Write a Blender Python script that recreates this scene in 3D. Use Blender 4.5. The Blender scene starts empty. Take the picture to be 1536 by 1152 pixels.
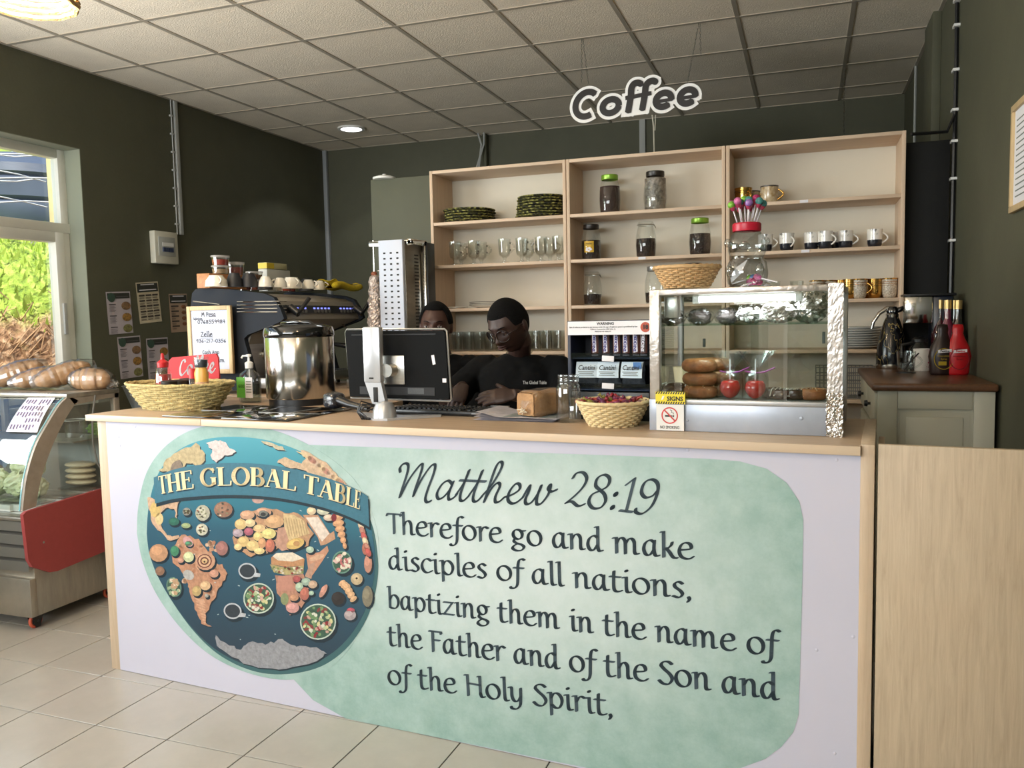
import bpy, bmesh, math, random
from mathutils import Vector, Matrix, Euler
random.seed(7)
S = bpy.context.scene
COL = S.collection
PI = math.pi
R = math.radians
# ------------------------------------------------------------ camera, light, exposure
EYE = Vector((0, 0, 1.467)); FPX = 1242.47
ROT = Matrix.Rotation(.3418, 3, 'Z') @ Matrix.Rotation(-.0794, 3, 'X') @ Matrix.Rotation(.0201, 3, 'Y')
cam = bpy.data.cameras.new('camera'); camo = bpy.data.objects.new('camera', cam); COL.objects.link(camo)
cam.sensor_width = 36; cam.lens = 36 * FPX / 1536; cam.clip_start = .05; cam.clip_end = 200
camo.matrix_world = Matrix.Translation(EYE) @ (ROT @ Matrix.Rotation(PI / 2, 3, 'X')).to_4x4()
S.camera = camo
S.view_settings.view_transform = 'Standard'; S.view_settings.look = 'None'
S.view_settings.exposure = 0.16; S.view_settings.gamma = 1; S.view_settings.use_curve_mapping = False
w = bpy.data.worlds.new('sky'); S.world = w; w.use_nodes = True
wn = w.node_tree.nodes; wl = w.node_tree.links
sk = wn.new('ShaderNodeTexSky'); sk.sky_type = 'NISHITA'; sk.sun_disc = False
sk.sun_elevation = R(48); sk.sun_rotation = R(120); sk.air_density = 1.2; sk.dust_density = 2.0
wl.new(sk.outputs[0], wn['Background'].inputs[0]); wn['Background'].inputs[1].default_value = .32
def sun(el, az, strength, col):
    l = bpy.data.lights.new('sun', 'SUN'); l.energy = strength; l.angle = R(1); l.color = col
    o = bpy.data.objects.new('sun', l); COL.objects.link(o)
    d = Vector((-math.cos(R(el)) * math.cos(R(az)), -math.cos(R(el)) * math.sin(R(az)), -math.sin(R(el))))
    o.rotation_euler = d.to_track_quat('-Z', 'Y').to_euler()
sun(60, -62, 7, (1, .95, .86))
def area(name, loc, aim, sx, sy, power, col):
    l = bpy.data.lights.new(name, 'AREA'); l.shape = 'RECTANGLE'; l.size = sx; l.size_y = sy; l.energy = power; l.color = col
    o = bpy.data.objects.new(name, l); COL.objects.link(o); o.location = loc
    o.rotation_euler = (Vector(aim) - Vector(loc)).to_track_quat('-Z', 'Y').to_euler(); return o
area('daylight_shopfront_window', (-2.4, -2.88, 2.2), (-2.4, 0, 2.9), 3.4, .75, 150, (.90, .96, 1.0))
area('daylight_side_window', (-4.55, 1.4, 1.75), (-1.5, 2.4, 4.2), 2.2, 1.5, 155, (.93, .97, 1.0))

# ------------------------------------------------------------ photo rays to points on real planes
def ray(px, py): return ROT @ Vector(((px - 768) / FPX, 1, -(py - 576) / FPX))
def AY(px, py, Y): d = ray(px, py); return EYE + d * (Y / d.y)
def AX(px, py, X): d = ray(px, py); return EYE + d * (X / d.x)
def AZ(px, py, Z): d = ray(px, py); return EYE + d * ((Z - EYE.z) / d.z)
TH = -.0792; CO = Vector((-2.760, 2.671, 0)); CU = Vector((math.cos(TH), math.sin(TH), 0)); CN = Vector((-math.sin(TH), math.cos(TH), 0))
def CW(u, v, z=0): return CO + CU * u + CN * v + Vector((0, 0, z))
def UV(px, py, v=0):
    d = ray(px, py); t = ((CO + CN * v - EYE).dot(CN)) / d.dot(CN); P = EYE + d * t
    return (P - CO).dot(CU), P.z
CZ = 1.10

# ------------------------------------------------------------ materials
def lin(c):
    return tuple((x / 12.92 if x <= .04045 else ((x + .055) / 1.055) ** 2.4) for x in [v / 255 for v in c[:3]]) + (1,)
MATS = {}
def M(name, col, rough=.5, metal=0, var=None, bump=None, em=0, coat=0, alpha=1, spec=.5, trans=0, col2=None, stretch=(1, 1, 1), aniso=0):
    if name in MATS: return MATS[name]
    m = bpy.data.materials.new(name); m.use_nodes = True; nt = m.node_tree; b = nt.nodes['Principled BSDF']
    b.inputs['Base Color'].default_value = lin(col); b.inputs['Roughness'].default_value = rough; b.inputs['Metallic'].default_value = metal
    b.inputs['Specular IOR Level'].default_value = spec
    if coat: b.inputs['Coat Weight'].default_value = coat; b.inputs['Coat Roughness'].default_value = .08
    if em: b.inputs['Emission Color'].default_value = lin(col); b.inputs['Emission Strength'].default_value = em
    if trans: b.inputs['Transmission Weight'].default_value = trans
    if alpha < 1: b.inputs['Alpha'].default_value = alpha
    if var or bump:
        tc = nt.nodes.new('ShaderNodeTexCoord'); mp = nt.nodes.new('ShaderNodeMapping'); mp.inputs['Scale'].default_value = stretch
        nt.links.new(tc.outputs['Object'], mp.inputs[0])
    if var:
        sc, amt = var[:2]
        n = nt.nodes.new('ShaderNodeTexNoise'); n.inputs['Scale'].default_value = sc; n.inputs['Detail'].default_value = 6; n.inputs['Roughness'].default_value = .65
        nt.links.new(mp.outputs[0], n.inputs[0])
        rp = nt.nodes.new('ShaderNodeValToRGB'); rp.color_ramp.elements[0].position = .33; rp.color_ramp.elements[1].position = .68
        c = lin(col); c2 = lin(col2) if col2 else tuple(x * (1 - amt) for x in c[:3]) + (1,)
        rp.color_ramp.elements[0].color = c2; rp.color_ramp.elements[1].color = c if col2 else tuple(min(1, x * (1 + amt * .5)) for x in c[:3]) + (1,)
        nt.links.new(n.outputs[0], rp.inputs[0]); nt.links.new(rp.outputs[0], b.inputs['Base Color'])
    if bump:
        n2 = nt.nodes.new('ShaderNodeTexNoise'); n2.inputs['Scale'].default_value = bump[0]; n2.inputs['Detail'].default_value = 4
        nt.links.new(mp.outputs[0], n2.inputs[0]); bp = nt.nodes.new('ShaderNodeBump'); bp.inputs['Strength'].default_value = bump[1]; bp.inputs['Distance'].default_value = .01
        nt.links.new(n2.outputs[0], bp.inputs['Height']); nt.links.new(bp.outputs[0], b.inputs['Normal'])
    MATS[name] = m; return m
def glass(name, tint=(250, 252, 251), refl=.04, rough=.02, edge=.42):
    """thin clear sheet: see-through plus mirror reflection that grows at grazing angles"""
    if name in MATS: return MATS[name]
    m = bpy.data.materials.new(name); m.use_nodes = True; nt = m.node_tree; nt.nodes.remove(nt.nodes['Principled BSDF'])
    t = nt.nodes.new('ShaderNodeBsdfTransparent'); t.inputs[0].default_value = lin(tint)
    g = nt.nodes.new('ShaderNodeBsdfGlossy'); g.inputs['Roughness'].default_value = rough
    lw = nt.nodes.new('ShaderNodeLayerWeight'); lw.inputs[0].default_value = .35
    mr = nt.nodes.new('ShaderNodeMapRange'); mr.inputs['To Min'].default_value = refl; mr.inputs['To Max'].default_value = edge
    mx = nt.nodes.new('ShaderNodeMixShader'); nt.links.new(lw.outputs['Facing'], mr.inputs[0]); nt.links.new(mr.outputs[0], mx.inputs[0])
    nt.links.new(t.outputs[0], mx.inputs[1]); nt.links.new(g.outputs[0], mx.inputs[2]); nt.links.new(mx.outputs[0], nt.nodes['Material Output'].inputs[0])
    MATS[name] = m; return m
def wood(name, c1, c2, axis='Z', sc=14, rough=.5, stretch=14):
    if name in MATS: return MATS[name]
    m = bpy.data.materials.new(name); m.use_nodes = True; nt = m.node_tree; b = nt.nodes['Principled BSDF']; b.inputs['Roughness'].default_value = rough
    tc = nt.nodes.new('ShaderNodeTexCoord'); mp = nt.nodes.new('ShaderNodeMapping'); s = [stretch, stretch, stretch]; s['XYZ'.index(axis)] = .8
    mp.inputs['Scale'].default_value = s; nt.links.new(tc.outputs['Object'], mp.inputs[0])
    n = nt.nodes.new('ShaderNodeTexNoise'); n.inputs['Scale'].default_value = sc / 4; n.inputs['Detail'].default_value = 8; n.inputs['Roughness'].default_value = .7; n.inputs['Distortion'].default_value = .6
    nt.links.new(mp.outputs[0], n.inputs[0]); rp = nt.nodes.new('ShaderNodeValToRGB'); rp.color_ramp.elements[0].position = .3; rp.color_ramp.elements[1].position = .7
    rp.color_ramp.elements[0].color = lin(c2); rp.color_ramp.elements[1].color = lin(c1); nt.links.new(n.outputs[0], rp.inputs[0]); nt.links.new(rp.outputs[0], b.inputs['Base Color'])
    MATS[name] = m; return m
BEECH = wood('beech_laminate', (206, 184, 158), (184, 162, 136), 'Z')
BEECHX = wood('beech_laminate_flat', (188, 164, 138), (168, 144, 118), 'X')
SHELFW = wood('pale_oak_shelf', (222, 196, 170), (204, 178, 150), 'X')
SHELFV = wood('pale_oak_upright', (222, 196, 170), (204, 178, 150), 'Z')
WALLM = M('olive_wall_paint', (84, 84, 66), .7, var=(3, .10), bump=(60, .08))
STEEL = M('brushed_steel', (190, 188, 182), .28, 1, var=(8, .12), stretch=(1, 1, 12))
STEELP = M('polished_steel', (205, 203, 198), .12, 1)
WHITE = M('white_plastic', (232, 232, 228), .4)
BLACK = M('black_plastic', (22, 23, 25), .35)
BLACKM = M('matt_black', (20, 20, 21), .7)
GLASS = glass('clear_glass')
GLASSW = glass('window_glass', (250, 252, 250), .05, .01, .4)
CLEARP = glass('clear_plastic', (247, 248, 248), .07, .07, .45)
CLING = glass('cling_film', (248, 248, 248), .05, .2, .35)
FOIL = M('kitchen_foil', (215, 212, 208), .22, 1, bump=(45, 1.0))
CERAM = M('cream_ceramic', (228, 222, 208), .25, coat=.4)
PAPER = M('white_paper', (232, 230, 234), .8)

# ------------------------------------------------------------ mesh builder
class MB:
    def __init__(s): s.v = []; s.f = []; s.mi = []; s.cur = 0
    def add(s, vs, fs):
        o = len(s.v); s.v += [tuple(p) for p in vs]
        for f in fs: s.f.append([o + i for i in f]); s.mi.append(s.cur)
        return s
    def box(s, x0, x1, y0, y1, z0, z1):
        vs = [(x, y, z) for z in (z0, z1) for y in (y0, y1) for x in (x0, x1)]
        return s.add(vs, [(0, 2, 3, 1), (4, 5, 7, 6), (0, 1, 5, 4), (2, 6, 7, 3), (0, 4, 6, 2), (1, 3, 7, 5)])
    def bbox(s, x0, x1, y0, y1, z0, z1, b=.004, seg=2):
        bm = bmesh.new(); bmesh.ops.create_cube(bm, size=1)
        for v in bm.verts: v.co = Vector(((x0 + x1) / 2 + v.co.x * (x1 - x0), (y0 + y1) / 2 + v.co.y * (y1 - y0), (z0 + z1) / 2 + v.co.z * (z1 - z0)))
        b = min(b, .49 * min(x1 - x0, y1 - y0, z1 - z0))
        bmesh.ops.bevel(bm, geom=bm.edges[:], offset=b, segments=seg, affect='EDGES', profile=.5)
        bm.verts.index_update(); s.add([v.co[:] for v in bm.verts], [[v.index for v in f.verts] for f in bm.faces]); bm.free(); return s
    def lathe(s, prof, n=24, c=(0, 0, 0), cap=True, sx=1, sy=1, shape=None):
        vs = []; fs = []; k = len(prof)
        for r, z in prof:
            for i in range(n):
                a = 2 * PI * i / n; q = shape(a) if shape else 1
                vs.append((c[0] + r * q * sx * math.cos(a), c[1] + r * q * sy * math.sin(a), c[2] + z))
        for j in range(k - 1):
            for i in range(n): i2 = (i + 1) % n; fs.append((j * n + i, j * n + i2, (j + 1) * n + i2, (j + 1) * n + i))
        if cap: fs.append(tuple(range(n))[::-1]); fs.append(tuple((k - 1) * n + i for i in range(n)))
        return s.add(vs, fs)
    def tube(s, pts, r, n=8, closed=False, cap=True):
        pts = [Vector(p) for p in pts]; m = len(pts); rs = r if isinstance(r, (list, tuple)) else [r] * m
        t0 = (pts[1] - pts[0]).normalized(); up = Vector((0, 0, 1)) if abs(t0.z) < .9 else Vector((1, 0, 0)); nr = t0.cross(up).normalized()
        vs = []; fs = []
        for i, p in enumerate(pts):
            a = pts[(i - 1) % m] if (closed or i > 0) else p; b = pts[(i + 1) % m] if (closed or i < m - 1) else p
            t = (b - a).normalized(); nr = (nr - t * nr.dot(t)); nr = nr.normalized() if nr.length > 1e-6 else t.orthogonal().normalized(); bn = t.cross(nr)
            for k in range(n): an = 2 * PI * k / n; vs.append(p + (nr * math.cos(an) + bn * math.sin(an)) * rs[i])
        for i in range(m if closed else m - 1):
            i2 = (i + 1) % m
            for k in range(n): k2 = (k + 1) % n; fs.append((i * n + k, i * n + k2, i2 * n + k2, i2 * n + k))
        if cap and not closed: fs.append(tuple(range(n))[::-1]); fs.append(tuple((m - 1) * n + k for k in range(n)))
        return s.add(vs, fs)
    def cyl(s, p0, p1, r, n=16): return s.tube([p0, p1], r, n)
    def ell(s, c, rx, ry, rz, n=16, m=10, fn=None):
        vs = [(0, 0, -1)]; 
        for j in range(1, m):
            ph = -PI / 2 + PI * j / m
            for i in range(n): a = 2 * PI * i / n; vs.append((math.cos(ph) * math.cos(a), math.cos(ph) * math.sin(a), math.sin(ph)))
        vs.append((0, 0, 1)); fs = [(0, 1 + (i + 1) % n, 1 + i) for i in range(n)]
        for j in range(m - 2):
            for i in range(n): i2 = (i + 1) % n; a = 1 + j * n; fs.append((a + i, a + i2, a + n + i2, a + n + i))
        a = 1 + (m - 2) * n; fs += [(a + i, a + (i + 1) % n, len(vs) - 1) for i in range(n)]
        out = []
        for p in vs:
            q = Vector(p)
            if fn: q = fn(q)
            out.append((c[0] + q.x * rx, c[1] + q.y * ry, c[2] + q.z * rz))
        return s.add(out, fs)
    def prism(s, pts, d, o=(0, 0, 0), ax=(1, 0, 0), ay=(0, 0, 1), az=(0, 1, 0)):
        """2D outline pts in (ax, ay), extruded d along az"""
        o = Vector(o); ax = Vector(ax); ay = Vector(ay); az = Vector(az); n = len(pts)
        vs = [o + ax * p[0] + ay * p[1] for p in pts] + [o + ax * p[0] + ay * p[1] + az * d for p in pts]
        return s.add(vs, [tuple(range(n)), tuple(range(2 * n - 1, n - 1, -1))] + [((i + 1) % n, i, n + i, n + (i + 1) % n) for i in range(n)])
    def grid(s, nx, ny, fn, close=False):
        vs = [fn(i / (nx - 1), j / (ny - 1)) for j in range(ny) for i in range(nx)]
        return s.add(vs, [(j * nx + i, j * nx + i + 1, (j + 1) * nx + i + 1, (j + 1) * nx + i) for j in range(ny - 1) for i in range(nx - 1)])
    def mesh(s, name, mats, smooth=False):
        me = bpy.data.meshes.new(name); me.from_pydata(s.v, [], s.f)
        for m in (mats if isinstance(mats, (list, tuple)) else [mats]): me.materials.append(m)
        if any(s.mi): me.polygons.foreach_set('material_index', s.mi)
        bm = bmesh.new(); bm.from_mesh(me); bmesh.ops.recalc_face_normals(bm, faces=bm.faces); bm.to_mesh(me); bm.free()
        if smooth:
            me.shade_smooth()
            if smooth is not True: me.set_sharp_from_angle(angle=R(smooth))
        return me
def obj(name, mb, mats, parent=None, smooth=35, loc=(0, 0, 0), rot=(0, 0, 0)):
    o = bpy.data.objects.new(name, mb.mesh(name, mats, smooth) if isinstance(mb, MB) else mb)
    COL.objects.link(o); o.location = loc; o.rotation_euler = rot
    if parent: o.parent = parent
    return o
def tag(o, label=None, cat=None, group=None, kind=None):
    if label: o['label'] = label
    if cat: o['category'] = cat
    if group: o['group'] = group
    if kind: o['kind'] = kind
    return o
def thing(name, label, cat, loc=(0, 0, 0), rz=0, group=None):
    o = bpy.data.objects.new(name, None); o.empty_display_size = .05; COL.objects.link(o); o.location = loc; o.rotation_euler = (0, 0, rz)
    return tag(o, label, cat, group)
def struct(name, mb, mats, parent=None, smooth=35):
    o = obj(name, mb, mats, parent, smooth)
    if not parent: o['kind'] = 'structure'
    return o
def dup(root, loc, rz=None, label=None, group=None, scale=None):
    def cp(o, par):
        c = o.copy(); COL.objects.link(c)
        if par: c.parent = par
        for ch in o.children: cp(ch, c)
        return c
    r = cp(root, None); r.location = loc
    if rz is not None: r.rotation_euler = (0, 0, rz)
    if label: r['label'] = label
    if group: r['group'] = group
    if scale: r.scale = (scale,) * 3 if not isinstance(scale, tuple) else scale
    return r
def text(name, body, size, mat, parent, loc, rot=(PI / 2, 0, 0), ext=.0004, shear=0, width=None, align='CENTER', bold=0):
    c = bpy.data.curves.new('t', 'FONT'); c.body = body; c.size = size; c.extrude = ext; c.shear = shear; c.align_x = align; c.align_y = 'CENTER'; c.resolution_u = 2; c.offset = bold
    t = bpy.data.objects.new('t', c); COL.objects.link(t)
    dg = bpy.context.evaluated_depsgraph_get(); me = bpy.data.meshes.new_from_object(t.evaluated_get(dg)); bpy.data.objects.remove(t)
    if width:
        xs = [v.co.x for v in me.vertices]; k = width / max(1e-6, max(xs) - min(xs))
        for v in me.vertices: v.co.x *= k
    me.materials.clear(); me.materials.append(mat); return obj(name, me, mat, parent, loc=loc, rot=rot)
# ------------------------------------------------------------ ROOM
XL, XR, YB, YF, ZC = -4.38, .69, 7.06, -3.0, 3.103
GROUT = M('dark_floor_grout', (70, 62, 54), .9)
TILEF = M('beige_marbled_floor_tile', (176, 172, 164), .33, var=(2.6, .13), bump=(9, .05), coat=.15)
struct('floor', MB().box(XL - .2, XR + .2, YF - .2, YB + .2, -.05, -.004), GROUT)
flo = bpy.data.objects['floor']
T = .3331; fth = -.0224; fo = Vector((-3.127, 2.272, 0)); fu = Vector((math.cos(fth), math.sin(fth), 0)); fv = Vector((-math.sin(fth), math.cos(fth), 0))
tm = MB().bbox(.0022, T - .0022, .0022, T - .0022, -.004, 0, .001, 1).mesh('tile', TILEF)
far = MB()
for i in range(-7, 15):
    for j in range(-17, 16):
        p = fo + fu * T * i + fv * T * j
        if not (XL - .3 < p.x < XR and YF - .1 < p.y < YB): continue
        if -5 <= i <= 8 and -5 <= j <= 5 and p.y > 1.0 and p.y < 4.3:
            o = obj('tile', tm, None, flo, loc=p, rot=(0, 0, fth))
        else:
            c = [p + fu * a + fv * b for a, b in ((.0015, .0015), (T - .0015, .0015), (T - .0015, T - .0015), (.0015, T - .0015))]
            far.add([(q.x, q.y, -.004) for q in c] + [(q.x, q.y, 0) for q in c], [(4, 5, 6, 7), (0, 1, 5, 4), (1, 2, 6, 5), (2, 3, 7, 6), (3, 0, 4, 7)])
o = obj('distant_tiles', far, TILEF, flo); o['kind'] = 'stuff'
# ceiling: dark void slab, tee grid, mineral tiles
TILEC = M('mineral_fibre_tile', (240, 228, 208), .9, var=(5, .05), bump=(120, .5))
TEE = M('ceiling_tee_metal', (190, 180, 164), .35, .3)
struct('ceiling', MB().box(XL - .2, XR + .2, YF - .2, YB + .2, ZC + .012, ZC + .08), M('ceiling_void', (120, 114, 104), .9))
cei = bpy.data.objects['ceiling']
gx, gy = -3.972, 3.6825
tee = MB()
xs = [gx + .6 * i for i in range(-1, 9) if XL < gx + .6 * i < XR]; ys = [gy + .6 * j for j in range(-12, 7) if YF < gy + .6 * j < YB]
for x in xs: tee.box(x - .012, x + .012, YF, YB, ZC - .004, ZC + .008)
for y in ys: tee.box(XL, XR, y - .012, y + .012, ZC - .0045, ZC + .0075)
tee.box(XL, XL + .02, YF, YB, ZC - .004, ZC + .008); tee.box(XR - .02, XR, YF, YB, ZC - .004, ZC + .008); tee.box(XL, XR, YB - .02, YB, ZC - .004, ZC + .008)
obj('ceiling_grid', tee, TEE, cei)
ex = [XL] + xs + [XR]; ey = [YF] + ys + [YB]; cache = {}
for a, b in zip(ex, ex[1:]):
    for c, d in zip(ey, ey[1:]):
        k = (round(b - a, 3), round(d - c, 3))
        if k not in cache: cache[k] = MB().box(.01, b - a - .01, .01, d - c - .01, 0, .01).mesh('ceiling_tile', TILEC)
        obj('ceiling_tile', cache[k], None, cei, loc=(a, c, ZC))
# left wall with window opening
WY0, WY1, WZ0, WZ1 = .2, 4.17, 1.0, 2.60
mb = MB(); xo = XL - .2
mb.box(xo, XL, YF, WY0, 0, ZC); mb.box(xo, XL, WY1, YB, 0, ZC); mb.box(xo, XL, WY0, WY1, 0, WZ0); mb.box(xo, XL, WY0, WY1, WZ1, ZC)
struct('wall_left', mb, WALLM)
struct('wall_back', MB().box(xo, XR + .2, YB, YB + .2, 0, ZC), WALLM)
struct('wall_right', MB().box(XR, XR + .2, YF, YB, 0, ZC), WALLM)
mb = MB(); mb.box(XL, XR, YF - .2, YF, 2.55, ZC); mb.box(XL, XR, YF - .2, YF, 0, .4); mb.box(XL, -4.0, YF - .2, YF, .4, 2.55); mb.box(-1.3, -1.1, YF - .2, YF, .4, 2.55); mb.box(.5, XR, YF - .2, YF, .4, 2.55)
struct('wall_front', mb, M('pale_front_wall', (190, 188, 178), .8))
PVC = M('white_window_pvc', (222, 222, 214), .35, var=(4, .05))
wf = MB(); fx0, fx1 = XL - .19, XL - .13
def fr(mb, y0, y1, z0, z1, t, a=fx0, b=fx1):
    mb.bbox(a, b, y0, y0 + t, z0, z1, .004); mb.bbox(a, b, y1 - t, y1, z0, z1, .004); mb.bbox(a, b, y0 + t, y1 - t, z0, z0 + t, .004); mb.bbox(a, b, y0 + t, y1 - t, z1 - t, z1, .004)
TRZ = 2.07
fr(wf, WY0, WY1, WZ0, WZ1, .06); wf.bbox(fx0, fx1 + .01, WY0, WY1, TRZ, TRZ + .06, .004); wf.bbox(fx0, fx1, 2.15, 2.21, WZ0, WZ1, .004)
win = struct('window_1', wf, PVC)
sash = MB(); fr(sash, 2.21, WY1 - .06, WZ0 + .06, TRZ, .065, fx0 + .01, fx1 + .015); fr(sash, WY0 + .06, 2.15, WZ0 + .06, TRZ, .065, fx0 + .01, fx1 + .015)
obj('sash', sash, PVC, win)
hd = MB(); hd.bbox(fx1 + .015, fx1 + .03, WY1 - .105, WY1 - .08, 1.42, 1.62, .003); obj('sash_handle', hd, M('grey_handle', (170, 172, 170), .4), win)
sl = MB(); sl.bbox(fx1 + .012, fx1 + .02, 3.45, 3.62, TRZ - .04, TRZ - .03, .002); obj('trickle_vent', sl, M('dark_slot', (60, 62, 60), .6), win)
pn = MB(); 
for y0, y1 in ((WY0 + .05, 2.16), (2.2, WY1 - .05)):
    for z0, z1 in ((WZ0 + .06, TRZ), (TRZ + .05, WZ1 - .05)): pn.box(fx0 + .028, fx0 + .031, y0, y1, z0, z1)
obj('pane', pn, GLASSW, win)
struct('trim_1', MB().bbox(XL - .13, XL + .03, WY0, WY1, WZ0 - .03, WZ0, .004), PVC)
# plaster reveal lighter green
rv = MB(); rv.box(XL - .13, XL - .001, WY1 - .004, WY1 + .0, WZ0, WZ1); rv.box(XL - .13, XL - .001, WY0, WY1, WZ1 - .004, WZ1); struct('trim_2', rv, M('reveal_paint', (128, 132, 116), .7))
# front window frames behind the camera (seen only as reflections)
ff = MB()
for x in (-4.0, -3.1, -2.2, -1.35): ff.box(x, x + .06, YF - .14, YF - .08, .4, 2.55)
ff.box(-4.0, -1.3, YF - .14, YF - .08, 1.9, 1.96); ff.box(-1.1, .5, YF - .14, YF - .08, 2.0, 2.06)
struct('window_2', ff, PVC)
# outside: bank, ground
def bank(u, v):
    y = -12 + 36 * u; PX = ((0, -5.3, -.35), (.1, -5.8, .5), (.3, -6.7, 1.15), (.45, -7.1, 1.75), (.62, -8.0, 2.35), (.75, -9.0, 2.55), (1, -15, 3.3)); x = z = 0
    for (a0, x0, z0), (a1, x1, z1) in zip(PX, PX[1:]):
        if a0 <= v <= a1 + 1e-9: f_ = (v - a0) / (a1 - a0); x = x0 + (x1 - x0) * f_; z = z0 + (z1 - z0) * f_
    return (x - .25 * math.sin(y * 3.1 + v * 9) * .5, y, z + .12 * math.sin(y * 5 + v * 30) + .06 * math.sin(y * 13.7 + v * 61))
gm = bpy.data.materials.new('grassy_bank'); gm.use_nodes = True; nt = gm.node_tree; b = nt.nodes['Principled BSDF']; b.inputs['Roughness'].default_value = .9
tc = nt.nodes.new('ShaderNodeTexCoord'); sp = nt.nodes.new('ShaderNodeSeparateXYZ'); nt.links.new(tc.outputs['Object'], sp.inputs[0])
n1 = nt.nodes.new('ShaderNodeTexNoise'); n1.inputs['Scale'].default_value = 2.2; n1.inputs['Detail'].default_value = 8; nt.links.new(tc.outputs['Object'], n1.inputs[0])
ad = nt.nodes.new('ShaderNodeMath'); ad.operation = 'MULTIPLY_ADD'; ad.inputs[1].default_value = 1.6; nt.links.new(n1.outputs[0], ad.inputs[0]); nt.links.new(sp.outputs['Z'], ad.inputs[2])
r1 = nt.nodes.new('ShaderNodeMapRange'); r1.inputs['From Min'].default_value = 2.18; r1.inputs['From Max'].default_value = 2.55; nt.links.new(ad.outputs[0], r1.inputs[0])
n2 = nt.nodes.new('ShaderNodeTexNoise'); n2.inputs['Scale'].default_value = 14; n2.inputs['Detail'].default_value = 8; nt.links.new(tc.outputs['Object'], n2.inputs[0])
def ramp(c1, c2, c3):
    r = nt.nodes.new('ShaderNodeValToRGB'); r.color_ramp.elements[0].position = .3; r.color_ramp.elements[1].position = .72; r.color_ramp.elements[0].color = lin(c1); r.color_ramp.elements[1].color = lin(c3)
    e = r.color_ramp.elements.new(.5); e.color = lin(c2); nt.links.new(n2.outputs[0], r.inputs[0]); return r
rs = ramp((110, 78, 56), (172, 132, 98), (214, 184, 150)); rg = ramp((104, 130, 52), (158, 182, 72), (206, 216, 116))
mx = nt.nodes.new('ShaderNodeMix'); mx.data_type = 'RGBA'; nt.links.new(r1.outputs[0], mx.inputs[0]); nt.links.new(rs.outputs[0], mx.inputs[6]); nt.links.new(rg.outputs[0], mx.inputs[7]); nt.links.new(mx.outputs[2], b.inputs['Base Color'])
bp = nt.nodes.new('ShaderNodeBump'); bp.inputs['Strength'].default_value = 1; bp.inputs['Distance'].default_value = .08; nt.links.new(n2.outputs[0], bp.inputs['Height']); nt.links.new(bp.outputs[0], b.inputs['Normal'])
bk = obj('hillside_bank', MB().grid(180, 60, bank), gm, smooth=True); tag(bk, 'sunlit grassy slope with bare brown earth outside the window', 'hillside', kind='structure')
obj('outside_ground', MB().box(-40, 40, -40, 40, -.4, -.06), M('outside_ground_earth', (150, 130, 104), .9, var=(1, .2)))['kind'] = 'structure'
# grass tufts and roots on the bank (stuff)
tf = MB(); rf = MB(); rnd = random.Random(3)
for k in range(7000):
    u = rnd.uniform(.42, .62); v = rnd.uniform(.2, .72); p = Vector(bank(u, v)); s = rnd.uniform(.03, .09); a = rnd.uniform(0, 6.28); d = Vector((math.cos(a), math.sin(a), 0)) * s * .3
    if p.z > 1.55 + rnd.uniform(-.25, .35): tf.add([p - d, p + d, p + Vector((rnd.uniform(.0, .6) * s, rnd.uniform(-.5, .5) * s, s * 1.3))], [(0, 1, 2)])
    elif rnd.random() < .35: rf.tube([p, p + Vector((.05, rnd.uniform(-.12, .12), .04)), p + Vector((.02, rnd.uniform(-.25, .25), -.15))], .006, 3)
o = obj('grass_tufts', tf, M('sunlit_grass', (176, 198, 84), .8, var=(4, .3))); tag(o, 'bright green grass tufts growing over the outside slope', 'grass', kind='stuff')
o = obj('dry_roots', rf, M('dry_roots', (196, 158, 120), .9)); tag(o, 'tangled dry roots hanging from the bare earth slope', 'roots', kind='stuff')
# water tank, post, pipes and cables seen in the upper pane
tk = AX(34, 290, -9.6); tz0 = 2.62
t = thing('water_tank', 'large dark blue plastic water tank outside upper window pane', 'water tank', (tk.x, tk.y, tz0)); t.scale = (1.45, 1.45, AX(34, 238, -9.6).z - 2.62)
TK = M('dark_blue_tank', (74, 84, 104), .45, var=(3, .2))
obj('tank_body', MB().lathe([(.62, 0), (.66, .06), (.62, .1), (.66, .2), (.66, .34), (.62, .38), (.66, .42), (.66, .62), (.62, .66), (.66, .7), (.64, .8), (.34, .95), (.3, 1.0)], 40), TK, t)
obj('tank_rib', MB().bbox(-.2, .2, .34, .62, .78, 1.0, .02), TK, t); obj('tank_base', MB().lathe([(.7, -.3), (.7, 0)], 8), M('concrete', (170, 168, 160), .9), t)
p = AX(88, 290, -5.6)
tag(obj('masonry_post', MB().bbox(-.05, .05, -.06, .06, -.1, 3.6, .01), M('ochre_masonry', (214, 198, 146), .85, var=(6, .2)), loc=(p.x, p.y, 0)), 'ochre painted post just outside the window', 'post')
cb = MB()
for k in range(11):
    z = 2.36 + .07 * k; x = -6.3 - .05 * (k % 3)
    cb.tube([(x, 3.4 + q * .25, z + .05 * math.sin(q * .9 + k * 2) + .02 * (k % 3) * q - .05) for q in range(10)], .006, 4)
tag(obj('overhead_cables', cb, M('grey_cable', (215, 218, 222), .5)), 'bundle of pale wires crossing in front of the water tank', 'cables')
pp = MB(); p = AX(75, 290, -8.2); pp.tube([(p.x, p.y, 2.2), (p.x, p.y, 3.5), (p.x, p.y - .7, 3.52)], .014, 8)
tag(obj('water_pipe', pp, WHITE), 'white upright water pipe in front of the dark tank', 'pipe')
rl = MB()
for z in (2.32, 2.5): rl.tube([(-8.4, 3, z + .06), (-8.4, 12, z + .15)], .035, 6)
for y in (4, 5.2, 6.4, 7.6, 8.8): rl.tube([(-8.4, y, 2.0), (-8.4, y, 2.75)], .035, 6)
tag(obj('rail_fence', rl, M('weathered_rail', (150, 146, 136), .8)), 'weathered rail fence at the top of the grassy slope', 'fence')
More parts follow.
